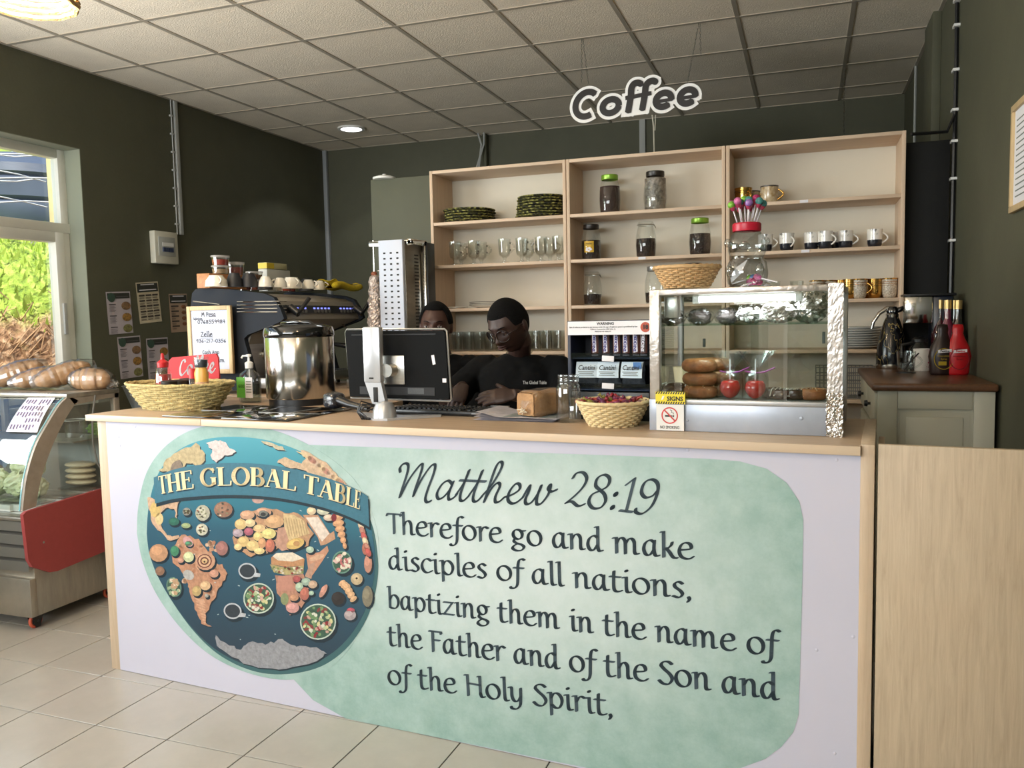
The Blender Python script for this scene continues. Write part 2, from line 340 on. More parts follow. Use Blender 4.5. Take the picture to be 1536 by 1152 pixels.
# street side behind the viewer: hedge, pale wall, painted post (seen mirrored in the case glass)
hm = MB(); r_ = random.Random(8)
hm.grid(60, 24, lambda u, v: (-6 + 9 * u, -7 + .5 * math.sin(v * 3) + r_.uniform(-.15, .15), .1 + 3.2 * v)); tag(obj('street_hedge', hm, M('hedge_leaves', (126, 140, 84), .9, var=(9, .7)), smooth=False), 'tall leafy hedge across the street behind the viewer', 'hedge')
tag(obj('street_wall', MB().box(-1.1, -.2, -6.3, -6.1, -.06, 2.4), M('pale_render_wall', (206, 206, 210), .8)), 'pale rendered wall outside behind the viewer', 'wall')
pmb = MB(); pmb.cur = 0; pmb.cyl((-.1, -5.6, -.06), (-.1, -5.6, 1.55), .05); pmb.cur = 1; pmb.cyl((-.1, -5.6, 1.55), (-.1, -5.6, 1.8), .05); pmb.cur = 0; pmb.cyl((-.1, -5.6, 1.8), (-.1, -5.6, 2.6), .05)
tag(obj('street_post', pmb, [M('post_red', (206, 60, 50), .5), M('post_blue', (50, 70, 170), .5)]), 'red and blue painted post outside behind the viewer', 'post')
fm_ = MB(); r_ = random.Random(12)
for k in range(1500): a, b_ = r_.uniform(2, 18), r_.uniform(0, 1); s_ = r_.uniform(.1, .22); c_ = Vector((-13 - 2 * b_ + r_.uniform(-.4, .4), a, 3.0 + 4.2 * b_ * r_.uniform(.6, 1))); d_ = Vector((r_.uniform(-1, 1), r_.uniform(-1, 1), r_.uniform(-.3, 1))).normalized() * s_; e_ = d_.orthogonal().normalized() * s_ * .7; fm_.add([c_ - d_, c_ + e_, c_ + d_, c_ - e_], [(0, 1, 2, 3)])
o = obj('bush_foliage', fm_, M('bright_foliage', (150, 176, 78), .8, var=(2, .4)), smooth=False); tag(o, 'bright green bushes rising behind the water tank', 'bushes', kind='stuff')
# wall conduits and cables (trims)
CND = M('grey_conduit', (172, 174, 170), .5)
def strip(n, p0, p1, wd, mat=CND, ax='y'):
    mb = MB()
    if ax == 'y': mb.bbox(XL, XL + .02, p0[0] - wd / 2, p0[0] + wd / 2, p1[1], p0[1], .003)
    else: mb.bbox(p0[0] - wd / 2, p0[0] + wd / 2, YB - .02, YB, p1[1], p0[1], .003)
    return struct(n, mb, mat)
strip('trim_3', (5.04, ZC), (5.04, 2.13), .035)
cl = MB(); cl.tube([(XL + .008, 5.0, ZC), (XL + .008, 5.0, 2.13)], .005, 5)
for k in range(7): cl.box(XL, XL + .016, 4.985, 5.015, 2.2 + .13 * k, 2.212 + .13 * k)
struct('trim_4', cl, CND)
struct('trim_5', MB().bbox(XL, XL + .04, YB - .04, YB, 1.1, ZC, .004), M('corner_conduit', (150, 154, 156), .5))
p = AY(963, 200, YB - .03); strip('trim_6', (p.x, ZC), (p.x, 1.5), .05, CND, 'x')
p = AY(728, 220, YB - .03); struct('trim_7', MB().bbox(p.x - .02, p.x + .02, YB - .06, YB, .2, ZC, .004), WALLM)
wc = MB()
for k, px in enumerate((717, 722)):
    p = AY(px, 205, YB - .1); wc.tube([(p.x + .03 * math.sin(q * 1.3 + k), YB - .1, ZC - .1 * q) for q in range(12)], .008, 5)
struct('trim_8', wc, CND)
# right side: pipe chase, black cable runs with clips
struct('trim_9', MB().bbox(XR - .045, XR, 5.22, 5.55, .2, ZC, .004), WALLM)
bc = MB(); bc.tube([(XR - .012, 4.66, ZC), (XR - .012, 4.63, 2.7), (XR - .014, 4.63, 1.3)], .01, 6); bc.tube([(XR - .012, 4.63, 2.65), (XR - .012, 4.63, 2.42), (XR - .05, 4.6, 2.33), (.47, 4.48, 2.31)], .008, 6)
struct('trim_10', bc, BLACK)
ck = MB()
for z in (2.95, 2.83, 2.62, 2.43, 2.28, 2.1, 1.8): ck.box(XR - .028, XR, 4.61, 4.66, z, z + .012)
struct('trim_11', ck, WHITE)
ck2 = MB(); ck2.tube([(XR - .01, 6.3, ZC), (XR - .01, 6.3, 2.35)], .008, 5); 
struct('trim_12', ck2, CND)
# partition panels beside the shelving
a = AY(558, 270, 4.62); tag(obj('partition_panel', MB().bbox(a.x, -2.095, 4.60, 4.63, 0, 2.33, .002), M('olive_board', (84, 86, 70), .6, var=(3, .08))), 'tall flat olive board standing left of the shelving', 'panel')
tag(obj('black_partition_panel', MB().bbox(.456, XR - .02, 4.70, 4.73, 0, 2.31, .002), M('black_board', (22, 23, 23), .7)), 'black board filling the gap between shelving and right wall', 'panel')
a = AY(577, 269, 4.62); mb = MB(); mb.lathe([(.07, 0), (.07, .012), (.04, .022), (.012, .024), (.012, .032)], 24)
tag(obj('round_lid', mb, WHITE, loc=(a.x, 4.615, 2.33)), 'small round white fitting on top of the olive board', 'fitting')
# breaker box
t = thing('breaker_box', 'small white electrical breaker box on the left wall', 'breaker box', (XL, 4.84, 2.02))
BX = M('aged_white_plastic', (206, 204, 188), .4)
obj('housing', MB().bbox(0, .05, -.115, .115, -.115, .115, .008), BX, t)
obj('breaker_door', MB().bbox(.05, .055, -.085, .08, -.06, .075, .003), M('smoked_cover', (176, 178, 172), .25), t)
sw = MB()
for k in range(5): sw.box(.055, .064, -.05 + .022 * k, -.036 + .022 * k, -.03, .0)
obj('breaker_switch', sw, M('navy_switch', (60, 70, 96), .4), t)
obj('blank_plate', MB().box(.055, .058, -.05, .06, .01, .035), WHITE, t)
# downlight
t = thing('ceiling_downlight', 'small round lit downlight in the ceiling near back corner', 'ceiling light', (-3.653, 6.328, ZC))
obj('bezel', MB().lathe([(.115, 0), (.115, -.012), (.09, -.014), (.085, -.004)], 32, cap=False), WHITE, t)
obj('lamp_disc', MB().lathe([(.088, -.010), (.088, -.006)], 32), M('lit_lamp_disc', (250, 252, 255), .5, em=8), t)
# woven pendant shade top left, just in frame
t = thing('woven_pendant_lamp', 'woven straw pendant lamp shade at the top left corner', 'pendant lamp', (-2.62, 2.3, 2.61))
STR = M('woven_straw', (196, 164, 112), .8, var=(30, .4), bump=(90, .8))
sh = MB()
for k in range(14): 
    z = .012 + .022 * k; r = .16 - .0005 * k * k
    sh.tube([((r + .004 * math.sin(q * PI / 2 * 1 + k * PI)) * math.cos(q * 2 * PI / 48), (r + .004 * math.sin(q * PI / 2 + k * PI)) * math.sin(q * 2 * PI / 48), z) for q in range(48)], .010, 5, closed=True)
obj('shade', sh, STR, t); obj('cord', MB().tube([(0, 0, .3), (0, 0, ZC - 2.61)], .004, 6), BLACK, t); obj('bulb', MB().ell((0, 0, .2), .03, .03, .04), M('warm_bulb', (255, 214, 150), .5, em=6), t)
l = bpy.data.lights.new('pendant_light', 'POINT'); l.energy = 31; l.color = (1, .78, .52); l.shadow_soft_size = .08
lo = bpy.data.objects.new('pendant_light', l); COL.objects.link(lo); lo.location = (-2.62, 2.3, 2.66)
for x, y, wh in ((-.6, .4, 'right of the viewer'), (-3.0, -.6, 'by the shopfront window'), (-.8, -1.6, 'by the entrance door')):
    dup(t, (x, y, 2.61), 0, 'woven straw pendant lamp hanging ' + wh); lq = lo.copy(); COL.objects.link(lq); lq.location = (x, y, 2.66)
l = bpy.data.lights.new('downlight', 'SPOT'); l.energy = 12; l.spot_size = R(110); l.shadow_soft_size = .08; lo = bpy.data.objects.new('downlight', l); COL.objects.link(lo); lo.location = (-3.653, 6.328, ZC - .03)
# ------------------------------------------------------------ LETTERING: broad-nib strokes
def crom(pts, n=6):
    out = []; P = [pts[0]] + list(pts) + [pts[-1]]
    for i in range(1, len(P) - 2):
        a, b, c, d = P[i - 1], P[i], P[i + 1], P[i + 2]
        for k in range(n):
            t = k / n; out.append(tuple(.5 * (2 * b[q] + (c[q] - a[q]) * t + (2 * a[q] - 5 * b[q] + 4 * c[q] - d[q]) * t * t + (3 * b[q] - a[q] - 3 * c[q] + d[q]) * t ** 3) for q in (0, 1)))
    out.append(tuple(pts[-1])); return out
def arc(cx, cy, rx, ry, a0, a1, n=16): return [(cx + rx * math.cos(R(a0 + (a1 - a0) * i / n)), cy + ry * math.sin(R(a0 + (a1 - a0) * i / n))) for i in range(n + 1)]
def hull(p):
    p = sorted(set((round(a, 6), round(b, 6)) for a, b in p))
    def half(q):
        h = []
        for c in q:
            while len(h) > 1 and (h[-1][0] - h[-2][0]) * (c[1] - h[-2][1]) - (h[-1][1] - h[-2][1]) * (c[0] - h[-2][0]) <= 0: h.pop()
            h.append(c)
        return h[:-1]
    return half(p) + half(p[::-1])
def nib_polys(path, wd, ang, thin):
    e = []
    ca, sa = math.cos(R(ang)), math.sin(R(ang))
    for k in range(10):
        a = 2 * PI * k / 10; x, y = wd / 2 * math.cos(a), thin / 2 * math.sin(a); e.append((x * ca - y * sa, x * sa + y * ca))
    out = []
    for a, b in zip(path, path[1:]): out.append(hull([(a[0] + x, a[1] + y) for x, y in e] + [(b[0] + x, b[1] + y) for x, y in e]))
    return out
# body alphabet; x-height 1. Each glyph: (advance, [strokes]); 'L' first = straight polyline
STEM = lambda x, top, bot=0: ['L', (x - .16, top - .03), (x, top), (x - .01, top - .1), (x - .02, bot)]
ARCH = lambda x: [(x, .62), (x + .18, .9), (x + .42, .98), (x + .58, .8), (x + .6, .5), (x + .6, .16), (x + .68, .03), (x + .86, .06)]
G = {
 'o': (1.22, [arc(.6, .49, .47, .49, 0, 360)]),
 'h': (1.22, [STEM(.26, 1.75), ARCH(.26)]),
 'n': (1.24, [['L', (.04, .93), (.24, .96), (.24, .85), (.24, 0)], ARCH(.26)]),
 'm': (1.9, [['L', (.04, .93), (.24, .96), (.24, .85), (.24, 0)], [(.26, .62), (.42, .9), (.64, .98), (.8, .8), (.82, .5), (.82, 0)], [(.84, .62), (1.02, .9), (1.24, .98), (1.4, .8), (1.42, .5), (1.42, .16), (1.5, .03), (1.68, .06)]]),
 'e': (1.06, [[(.14, .52), (.5, .56), (.86, .66), (.8, .92), (.56, .99), (.28, .86), (.12, .5), (.22, .14), (.52, 0), (.8, .04), (.98, .16)]]),
 'r': (.88, [['L', (.04, .93), (.24, .96), (.24, .85), (.24, 0)], [(.26, .6), (.44, .88), (.62, .98), (.84, .9)]]),
 'f': (.7, [[(.86, 1.66), (.7, 1.75), (.5, 1.62), (.4, 1.2), (.36, .5), (.3, -.3), (.12, -.66), (-.14, -.72), (-.2, -.6)], ['L', (.1, .93), (.76, .93)]]),
 'g': (1.12, [arc(.5, .66, .34, .32, 0, 360), ['L', (.72, .9), (1.04, .93)], [(.3, .38), (.2, .2), (.4, .06), (.78, -.02), (.94, -.26), (.74, -.58), (.36, -.66), (.1, -.46), (.18, -.2), (.44, .02)]]),
 'a': (1.16, [[(.8, .86), (.56, .98), (.24, .78), (.12, .4), (.26, .06), (.52, .06), (.78, .42)], [(.82, .96), (.78, .5), (.82, .14), (.92, .02), (1.1, .06)]]),
 'd': (1.2, [[(.8, .86), (.56, .98), (.24, .78), (.12, .4), (.26, .06), (.52, .06), (.78, .42)], ['L', (.66, 1.72), (.82, 1.75), (.82, 1.6), (.8, .2)], [(.8, .3), (.84, .08), (.94, .01), (1.1, .06)]]),
 'k': (1.1, [STEM(.26, 1.75), [(.26, .46), (.52, .58), (.72, .76), (.78, .94)], [(.4, .56), (.6, .34), (.84, .02), (1.08, .0)]]),
 'i': (.58, [['L', (.06, .93), (.26, .96), (.26, .85)], [(.26, .9), (.25, .4), (.28, .1), (.38, .01), (.54, .05)], arc(.28, 1.5, .03, .05, 0, 360, 8)]),
 's': (.84, [[(.7, .88), (.46, .99), (.22, .84), (.26, .64), (.56, .44), (.68, .22), (.46, .01), (.12, .08)]]),
 'c': (.94, [[(.86, .86), (.6, .99), (.3, .86), (.13, .5), (.24, .14), (.52, 0), (.9, .16)]]),
 'p': (1.18, [['L', (.04, .93), (.24, .96), (.25, .85), (.24, -.72)], [(.26, .62), (.46, .92), (.74, .96), (.98, .72), (1.0, .38), (.8, .06), (.52, .02), (.28, .2)]]),
 'l': (.54, [['L', (.08, 1.72), (.26, 1.75), (.26, 1.6)], [(.26, 1.7), (.25, .4), (.28, .1), (.38, .01), (.52, .05)]]),
 't': (.84, [[(.32, 1.38), (.3, 1.0), (.28, .3), (.36, .04), (.56, 0), (.78, .08)], ['L', (.06, .93), (.72, .93)]]),
 ',': (.4, [[(.2, .1), (.26, -.06), (.16, -.3)]]),
 'b': (1.16, [['L', (.08, 1.72), (.26, 1.75), (.25, 1.6), (.24, .1)], [(.26, .6), (.46, .92), (.74, .96), (.98, .72), (1.0, .38), (.8, .06), (.48, .0), (.24, .06)]]),
 'z': (1.04, [['L', (.14, .9), (.86, .9)], ['L', (.88, .92), (.12, .06)], ['L', (.12, .06), (.94, .06)]]),
 'y': (1.1, [[(.04, .93), (.24, .92), (.24, .4), (.4, .08), (.66, .1), (.86, .4)], [(.9, .96), (.88, .3), (.8, -.3), (.54, -.66), (.22, -.68), (.14, -.5)]]),
 'T': (1.2, [['L', (.06, 1.34), (.1, 1.52), (1.2, 1.52), (1.24, 1.4)], ['L', (.64, 1.5), (.62, 0)]]),
 'F': (1.1, [['L', (.02, 1.52), (1.0, 1.52), (1.02, 1.36)], ['L', (.3, 1.52), (.28, 0)], ['L', (.3, .8), (.86, .8)]]),
 'H': (1.56, [['L', (.06, 1.5), (.26, 1.52), (.26, 0)], ['L', (.26, .84), (1.2, .8)], ['L', (1.06, 1.5), (1.2, 1.52), (1.2, .15)], [(1.2, .3), (1.26, .06), (1.36, .01), (1.5, .05)]]),
 'S': (1.1, [[(.98, 1.36), (.74, 1.54), (.4, 1.46), (.26, 1.18), (.46, .92), (.82, .66), (.98, .36), (.74, .04), (.36, .02), (.1, .2)]]),
 ' ': (.62, []),
 # heading: slanted running script
 'M*': (2.35, [[(.1, 1.3), (.02, 1.5), (.18, 1.72), (.44, 1.7), (.52, 1.3), (.44, .5), (.4, 0)], [(.42, .02), (.7, .9), (1.1, 1.62), (1.28, 1.72), (1.3, 1.3), (1.2, .5), (1.18, .1)], [(1.18, .1), (1.4, .9), (1.76, 1.62), (2.0, 1.72), (2.04, 1.3), (1.92, .5), (1.9, .0), (2.05, -.18), (2.24, -.1)]]),
 'a*': (1.2, [[(.86, .8), (.6, .96), (.3, .76), (.14, .3), (.3, .02), (.56, .14), (.8, .5), (.88, .84)], [(.9, .92), (.8, .3), (.9, .02), (1.12, .12), (1.26, .3)]]),
 't*': (.72, [[(.02, .3), (.3, .9), (.4, 1.5)], [(.42, 1.52), (.26, .5), (.3, .06), (.5, .0), (.72, .24)], ['L', (.04, 1.0), (.72, 1.0)]]),
 'h*': (1.2, [[(0, .28), (.4, .9), (.66, 1.7), (.58, 1.98), (.4, 1.86), (.3, 1.3), (.2, .0)], [(.2, .04), (.4, .66), (.66, .96), (.82, .8), (.72, .3), (.8, .02), (1.0, .06), (1.2, .28)]]),
 'e*': (.95, [[(0, .28), (.4, .44), (.68, .7), (.6, .94), (.4, .94), (.2, .6), (.2, .2), (.44, 0), (.7, .06), (.96, .32)]]),
 'w*': (1.5, [[(0, .3), (.2, .9), (.22, .6), (.16, .2), (.3, 0), (.54, .14), (.74, .6), (.78, .92), (.72, .4), (.8, .04), (1.02, .08), (1.24, .5), (1.26, .9), (1.2, .98), (1.16, .8), (1.36, .66), (1.6, .76)]]),
 '2*': (1.22, [[(.2, 1.3), (.34, 1.54), (.7, 1.6), (.96, 1.34), (.86, .94), (.5, .48), (.1, .1)], [(.1, .1), (.4, .2), (.8, .02), (1.12, .14)]]),
 '8*': (1.2, [[(.62, .86), (.3, 1.06), (.32, 1.42), (.66, 1.6), (.96, 1.44), (.94, 1.1), (.62, .86), (.2, .62), (.12, .26), (.42, 0), (.82, .08), (1.0, .4), (.86, .7), (.62, .86)]]),
 ':*': (.5, [arc(.24, .14, .05, .07, 0, 360, 8), arc(.26, .76, .05, .07, 0, 360, 8)]),
 '1*': (.86, [['L', (.2, 1.24), (.56, 1.56), (.5, .06)], ['L', (.16, .04), (.82, .04)]]),
 '9*': (1.2, [[(.98, 1.1), (.8, .86), (.46, .76), (.2, 1.0), (.26, 1.42), (.6, 1.6), (.94, 1.42), (1.02, .98), (.88, .4), (.5, .02), (.16, .04), (.1, .2)]]),
}
# roman capitals for the ribbon (cap height 1): strokes (x0,y0,x1,y1,weight) or arcs
def capglyph(ch):
    W, t = .235, .075; q = []
    def ln(*p, w=None): q.append((list(p), w or t))
    def sf(x, y, l=.17): q.append(([(x - l, y), (x + l, y)], t))
    if ch == 'T': q += [([(.42, .03), (.42, .97)], W)]; ln((.02, .97), (.82, .97)); ln((.03, .8), (.02, .97)); ln((.81, .8), (.82, .97)); sf(.42, .03); return .86, q
    if ch == 'H': q += [([(.18, .03), (.18, .97)], W), ([(.78, .03), (.78, .97)], W)]; ln((.2, .5), (.78, .5)); [sf(x, y, .16) for x in (.18, .78) for y in (.03, .97)]; return .98, q
    if ch == 'E': q += [([(.2, .03), (.2, .97)], W)]; ln((.04, .97), (.72, .97)); ln((.72, .8), (.72, .97)); ln((.2, .52), (.56, .52)); ln((.56, .42), (.56, .62)); ln((.04, .03), (.76, .03)); ln((.76, .03), (.78, .22)); return .84, q
    if ch == 'L': q += [([(.2, .03), (.2, .97)], W)]; sf(.2, .97, .17); ln((.04, .03), (.74, .03)); ln((.74, .03), (.76, .24)); return .8, q
    if ch == 'A': q += [([(.46, .97), (.78, .03)], W)]; ln((.44, .95), (.12, .03)); ln((.24, .34), (.64, .34)); sf(.12, .03, .12); sf(.79, .03, .15); return .94, q
    if ch == 'B': q += [([(.2, .03), (.2, .97)], W)]; ln((.04, .97), (.46, .97)); ln((.2, .53), (.5, .53)); ln((.04, .03), (.5, .03)); q += [('n', arc(.42, .75, .2, .22, 90, -90)), ('n', arc(.46, .28, .26, .25, 90, -90))]; return .84, q
    if ch == 'O': return 1.0, [('n', arc(.5, .5, .4, .47, 0, 360, 24))]
    if ch == 'G': q = [('n', arc(.5, .5, .4, .47, 50, 320, 22))]; q += [([(.78, .1), (.78, .46)], W)]; sf(.76, .46, .14); ln((.77, .74), (.78, .96)); return .98, q
    return .4, q
def lay(s, keyf=lambda c: c):
    x = 0; out = []
    for c in s:
        adv, st = G[keyf(c) if keyf(c) in G else c]; out.append((x, st)); x += adv
    return x, out
def write_line(mb, s, p0, p1, xh, plane, wd=.25, thin=.09, ang=24, shear=0, key=lambda c: c, d=0, squash=False):
    """lay s between plane points p0 (u,z) and p1, x-height xh; plane(u,z,d)->world/local"""
    W, items = lay(s, key); L = math.hypot(p1[0] - p0[0], p1[1] - p0[1]); kx = L / W; e = ((p1[0] - p0[0]) / L, (p1[1] - p0[1]) / L); n = (-e[1], e[0])
    hb = (lambda b: 1 + (b - 1) * .74 if b > 1 else (b * .66 if b < 0 else b)) if squash else (lambda b: b)
    for x, st in items:
        for k in st:
            pts = k[1:] if k[0] == 'L' else crom(k, 5)
            for poly in nib_polys([((x + a + shear * b) * kx / xh, hb(b)) for a, b in pts], wd, ang, thin):
                if len(poly) < 3: continue
                vs = [plane(p0[0] + e[0] * a * xh + n[0] * b * xh, p0[1] + e[1] * a * xh + n[1] * b * xh, d) for a, b in poly]
                mb.add(vs, [tuple(range(len(vs)))])
# ------------------------------------------------------------ COUNTER
CL = 2.919
def cthing(name, label, cat, u, v, z=CZ, rz=0, group=None): p = CW(u, v, z); return thing(name, label, cat, p, TH + rz, group)
t = cthing('service_counter', 'long service counter with wooden edges standing under the printed banner', 'counter', 0, 0, 0)
obj('front_panel', MB().box(.02, CL - .02, .012, .03, 0, CZ - .026), BEECH, t)
obj('edge_strip', MB().bbox(-.045, .006, 0, .03, 0, CZ - .026, .002), BEECH, t)
obj('edge_strip', MB().bbox(CL - .006, CL + .03, -.002, .6, 0, CZ + .002, .002), BEECH, t)
obj('end_panel', MB().box(-.045, -.027, .03, .6, 0, CZ - .026), BEECH, t)
obj('inner_shelf', MB().box(0, CL - .02, .03, .55, .5, .52), BEECHX, t)
[obj('divider', MB().box(x_, x_ + .018, .03, .58, 0, CZ - .026), BEECH, t) for x_ in (.9, 1.9)]
t = cthing('countertop', 'light wood laminate countertop carrying the monitor and pastry case', 'countertop', 0, 0, 0)
obj('slab', MB().bbox(-.085, .55, -.02, .80, CZ - .026, CZ, .003), BEECHX, t)
obj('slab', MB().prism([(.551, -.02), (CL - .006, -.02), (CL - .006, .60), (.96, .60), (.96, .80), (.551, .80)], .026, (0, 0, CZ - .026), (1, 0, 0), (0, 1, 0), (0, 0, 1)), BEECHX, t)
lam = MB().bbox(-.085, .55, -.024, -.02, CZ - .026, CZ - .001, .001).bbox(.552, CL - .006, -.024, -.02, CZ - .026, CZ - .001, .001)
obj('edge_band', lam, M('pale_edge_band', (214, 192, 166), .5), t)
# gate panel to the right and return post
t = cthing('counter_gate', 'plain light wood counter section right of the banner', 'counter section', CL + .034, 0, 0)
gw = 3.452 - CL - .034
obj('gate_front', MB().bbox(.004, gw, 0, .02, 0, CZ + .004, .002), wood('beech_laminate_gate', (194, 176, 150), (170, 151, 126), 'Z', 22), t)
obj('gate_return', MB().bbox(.004, .022, .02, .55, .0, CZ - .05, .002), BEECH, t)
# ------------------------------------------------------------ BANNER (flat vinyl print)
def CP(u, z, d=0): return (u, -d, z)
bt = cthing('printed_banner', 'large printed vinyl banner with bible verse and food globe on counter front', 'banner', 0, .012, 0)
LAV = M('lavender_white_vinyl', (198, 197, 213), .42, var=(1.2, .03), bump=(2.5, .05))
obj('vinyl_sheet', MB().box(.006, CL - .006, -.0125, .0, .002, CZ - .028), LAV, bt)
z0 = .0135
GRN = bpy.data.materials.new('mottled_green_print'); GRN.use_nodes = True; nt = GRN.node_tree; b = nt.nodes['Principled BSDF']; b.inputs['Roughness'].default_value = .4
tc = nt.nodes.new('ShaderNodeTexCoord'); n = nt.nodes.new('ShaderNodeTexNoise'); n.inputs['Scale'].default_value = 9; n.inputs['Detail'].default_value = 10; n.inputs['Roughness'].default_value = .72; nt.links.new(tc.outputs['Object'], n.inputs[0])
r1 = nt.nodes.new('ShaderNodeValToRGB'); r1.color_ramp.elements[0].position = .36; r1.color_ramp.elements[1].position = .66; r1.color_ramp.elements[0].color = lin((138, 170, 162)); r1.color_ramp.elements[1].color = lin((166, 192, 186)); nt.links.new(n.outputs[0], r1.inputs[0])
r2 = nt.nodes.new('ShaderNodeValToRGB'); r2.color_ramp.elements[0].position = .3; r2.color_ramp.elements[1].position = .7; r2.color_ramp.elements[0].color = lin((190, 207, 204)); r2.color_ramp.elements[1].color = lin((206, 217, 217)); nt.links.new(n.outputs[0], r2.inputs[0])
mp = nt.nodes.new('ShaderNodeMapping'); mp.inputs['Location'].default_value = (-1.85 / 1.05, 0, -.66 / .62); mp.inputs['Scale'].default_value = (1 / 1.05, 0, 1 / .62); nt.links.new(tc.outputs['Object'], mp.inputs[0])
ln_ = nt.nodes.new('ShaderNodeVectorMath'); ln_.operation = 'LENGTH'; nt.links.new(mp.outputs[0], ln_.inputs[0])
mr = nt.nodes.new('ShaderNodeMapRange'); mr.interpolation_type = 'SMOOTHSTEP'; mr.inputs['From Min'].default_value = .15; mr.inputs['From Max'].default_value = 1.05; nt.links.new(ln_.outputs['Value'], mr.inputs[0])
mx = nt.nodes.new('ShaderNodeMix'); mx.data_type = 'RGBA'; nt.links.new(mr.outputs[0], mx.inputs[0]); nt.links.new(r2.outputs[0], mx.inputs[6]); nt.links.new(r1.outputs[0], mx.inputs[7]); nt.links.new(mx.outputs[2], b.inputs['Base Color'])
def poly_uv(px): return [UV(*p) for p in px]
# green field with rounded corners
def rrect(u0, u1, z0_, z1, r, n=12): return arc(u1 - r, z1 - r, r, r, 90, 0, n) + arc(u1 - r, z0_ + r, r, r, 0, -90, n) + [(u0, z0_), (u0, z1)]
fb = MB()
uT, zT = UV(1100, 693); uR, zR = UV(1205, 760); u0b, _ = UV(470, 668)
q = [UV(430, 666), UV(1060, 688)] + [UV(*p) for p in ((1110, 692), (1150, 703), (1180, 724), (1199, 752), (1205, 780), (1203, 900), (1198, 1072), (1190, 1098), (1172, 1120), (1148, 1138), (1110, 1152))]
q += [(UV(1110, 1152)[0] - .05, .012)] + [UV(520, 1078), UV(470, 1050), UV(440, 1018)]
fb.prism(q, -.0006, (0, -z0 + .0006, 0)); obj('green_field', fb, GRN, bt)
# circle halo
hc = MB(); cc = []
for p in ((206, 800), (208, 760), (220, 710), (245, 673), (285, 646), (335, 636), (390, 640), (445, 658), (500, 690), (540, 730), (565, 790), (568, 850), (556, 910), (530, 965), (490, 1005), (440, 1019), (390, 1014), (340, 996), (300, 970), (262, 930), (232, 885), (214, 840)): cc.append(UV(*p))
cc = crom(cc + [cc[0]], 5)[:-1]; hc.prism(cc, -.0006, (0, -z0 - .0002, 0)); obj('halo_print', hc, GRN, bt)
# globe
gp = []
for p in ((221, 800), (224, 760), (236, 715), (262, 680), (300, 661), (345, 655), (395, 659), (445, 674), (490, 700), (528, 735), (553, 775), (563, 830), (560, 875), (546, 920), (520, 960), (485, 988), (445, 1001), (400, 1003), (360, 993), (322, 972), (290, 942), (262, 905), (238, 865), (225, 830)): gp.append(UV(*p))
gp = crom(gp + [gp[0]], 5)[:-1]
OC = bpy.data.materials.new('teal_ocean_print'); OC.use_nodes = True; nt = OC.node_tree; b = nt.nodes['Principled BSDF']; b.inputs['Roughness'].default_value = .4
tc = nt.nodes.new('ShaderNodeTexCoord'); sp = nt.nodes.new('ShaderNodeSeparateXYZ'); nt.links.new(tc.outputs['Object'], sp.inputs[0])
mr = nt.nodes.new('ShaderNodeMapRange'); mr.inputs['From Min'].default_value = .2; mr.inputs['From Max'].default_value = 1.04; nt.links.new(sp.outputs['Z'], mr.inputs[0])
rp = nt.nodes.new('ShaderNodeValToRGB'); e = rp.color_ramp.elements; e[0].position = 0; e[0].color = lin((38, 58, 74)); e[1].position = 1; e[1].color = lin((78, 156, 172)); k = e.new(.55); k.color = lin((46, 88, 108)); k = e.new(.8); k.color = lin((56, 128, 146)); nt.links.new(mr.outputs[0], rp.inputs[0]); nt.links.new(rp.outputs[0], b.inputs['Base Color'])
sh = MB(); sh.prism([(a * 1.0 + .012, b_ - .018) for a, b_ in gp], -.0004, (0, -z0 - .0009, 0)); obj('globe_shadow_print', sh, M('dark_teal_print', (58, 96, 100), .5), bt)
gb = MB(); gb.prism(gp, -.0004, (0, -z0 - .0014, 0)); obj('globe_print', gb, OC, bt)
PR = {}
def pm(c, nz=.25):
    k = 'print_%d_%d_%d' % c
    return M(k, c, .45, var=(60, nz))
prints = {}
def P2(pts, c, lvl=1, curve=False, nz=.25, raw=False):
    q = pts if raw else [UV(*p) for p in pts]
    gy_ = sum(c) / 3; c = tuple(int((v * .84 + gy_ * .16) * .93) for v in c)
    if curve: q = crom(q + [q[0]], 4)[:-1]
    k = c + (nz,)
    if k not in prints: prints[k] = MB()
    d = z0 + .0018 + .0003 * lvl; mb = prints[k]; o = len(mb.v)
    mb.add([(a, -d, b_) for a, b_ in q], [tuple(range(len(q)))])
def E2(x, y, rx, ry, c, lvl=2, rot=0, nz=.25, n=14):
    P2([(x + rx * math.cos(a) * math.cos(rot) - ry * math.sin(a) * math.sin(rot), y + rx * math.cos(a) * math.sin(rot) + ry * math.sin(a) * math.cos(rot)) for a in [2 * PI * i / n for i in range(n)]], c, lvl, nz=nz)
DK = (24, 46, 60)
def food(x, y, rx, ry, c, lvl=2, rot=0): E2(x + 2, y + 2.5, rx + .8, ry + .8, DK, lvl - .5, rot); E2(x, y, rx, ry, c, lvl, rot); E2(x - rx * .2, y - ry * .25, rx * .6, ry * .5, tuple(min(255, int(v * 1.13)) for v in c), lvl + .5, rot)
rnd = random.Random(11)
def rough(pts, amp=1.6, sub=3):
    out = []
    for a, b_ in zip(pts, pts[1:] + pts[:1]):
        for k in range(sub): f = k / sub; out.append((a[0] + (b_[0] - a[0]) * f + rnd.uniform(-amp, amp), a[1] + (b_[1] - a[1]) * f + rnd.uniform(-amp, amp)))
    return out
PINK = (206, 160, 138); CRM = (228, 204, 160)
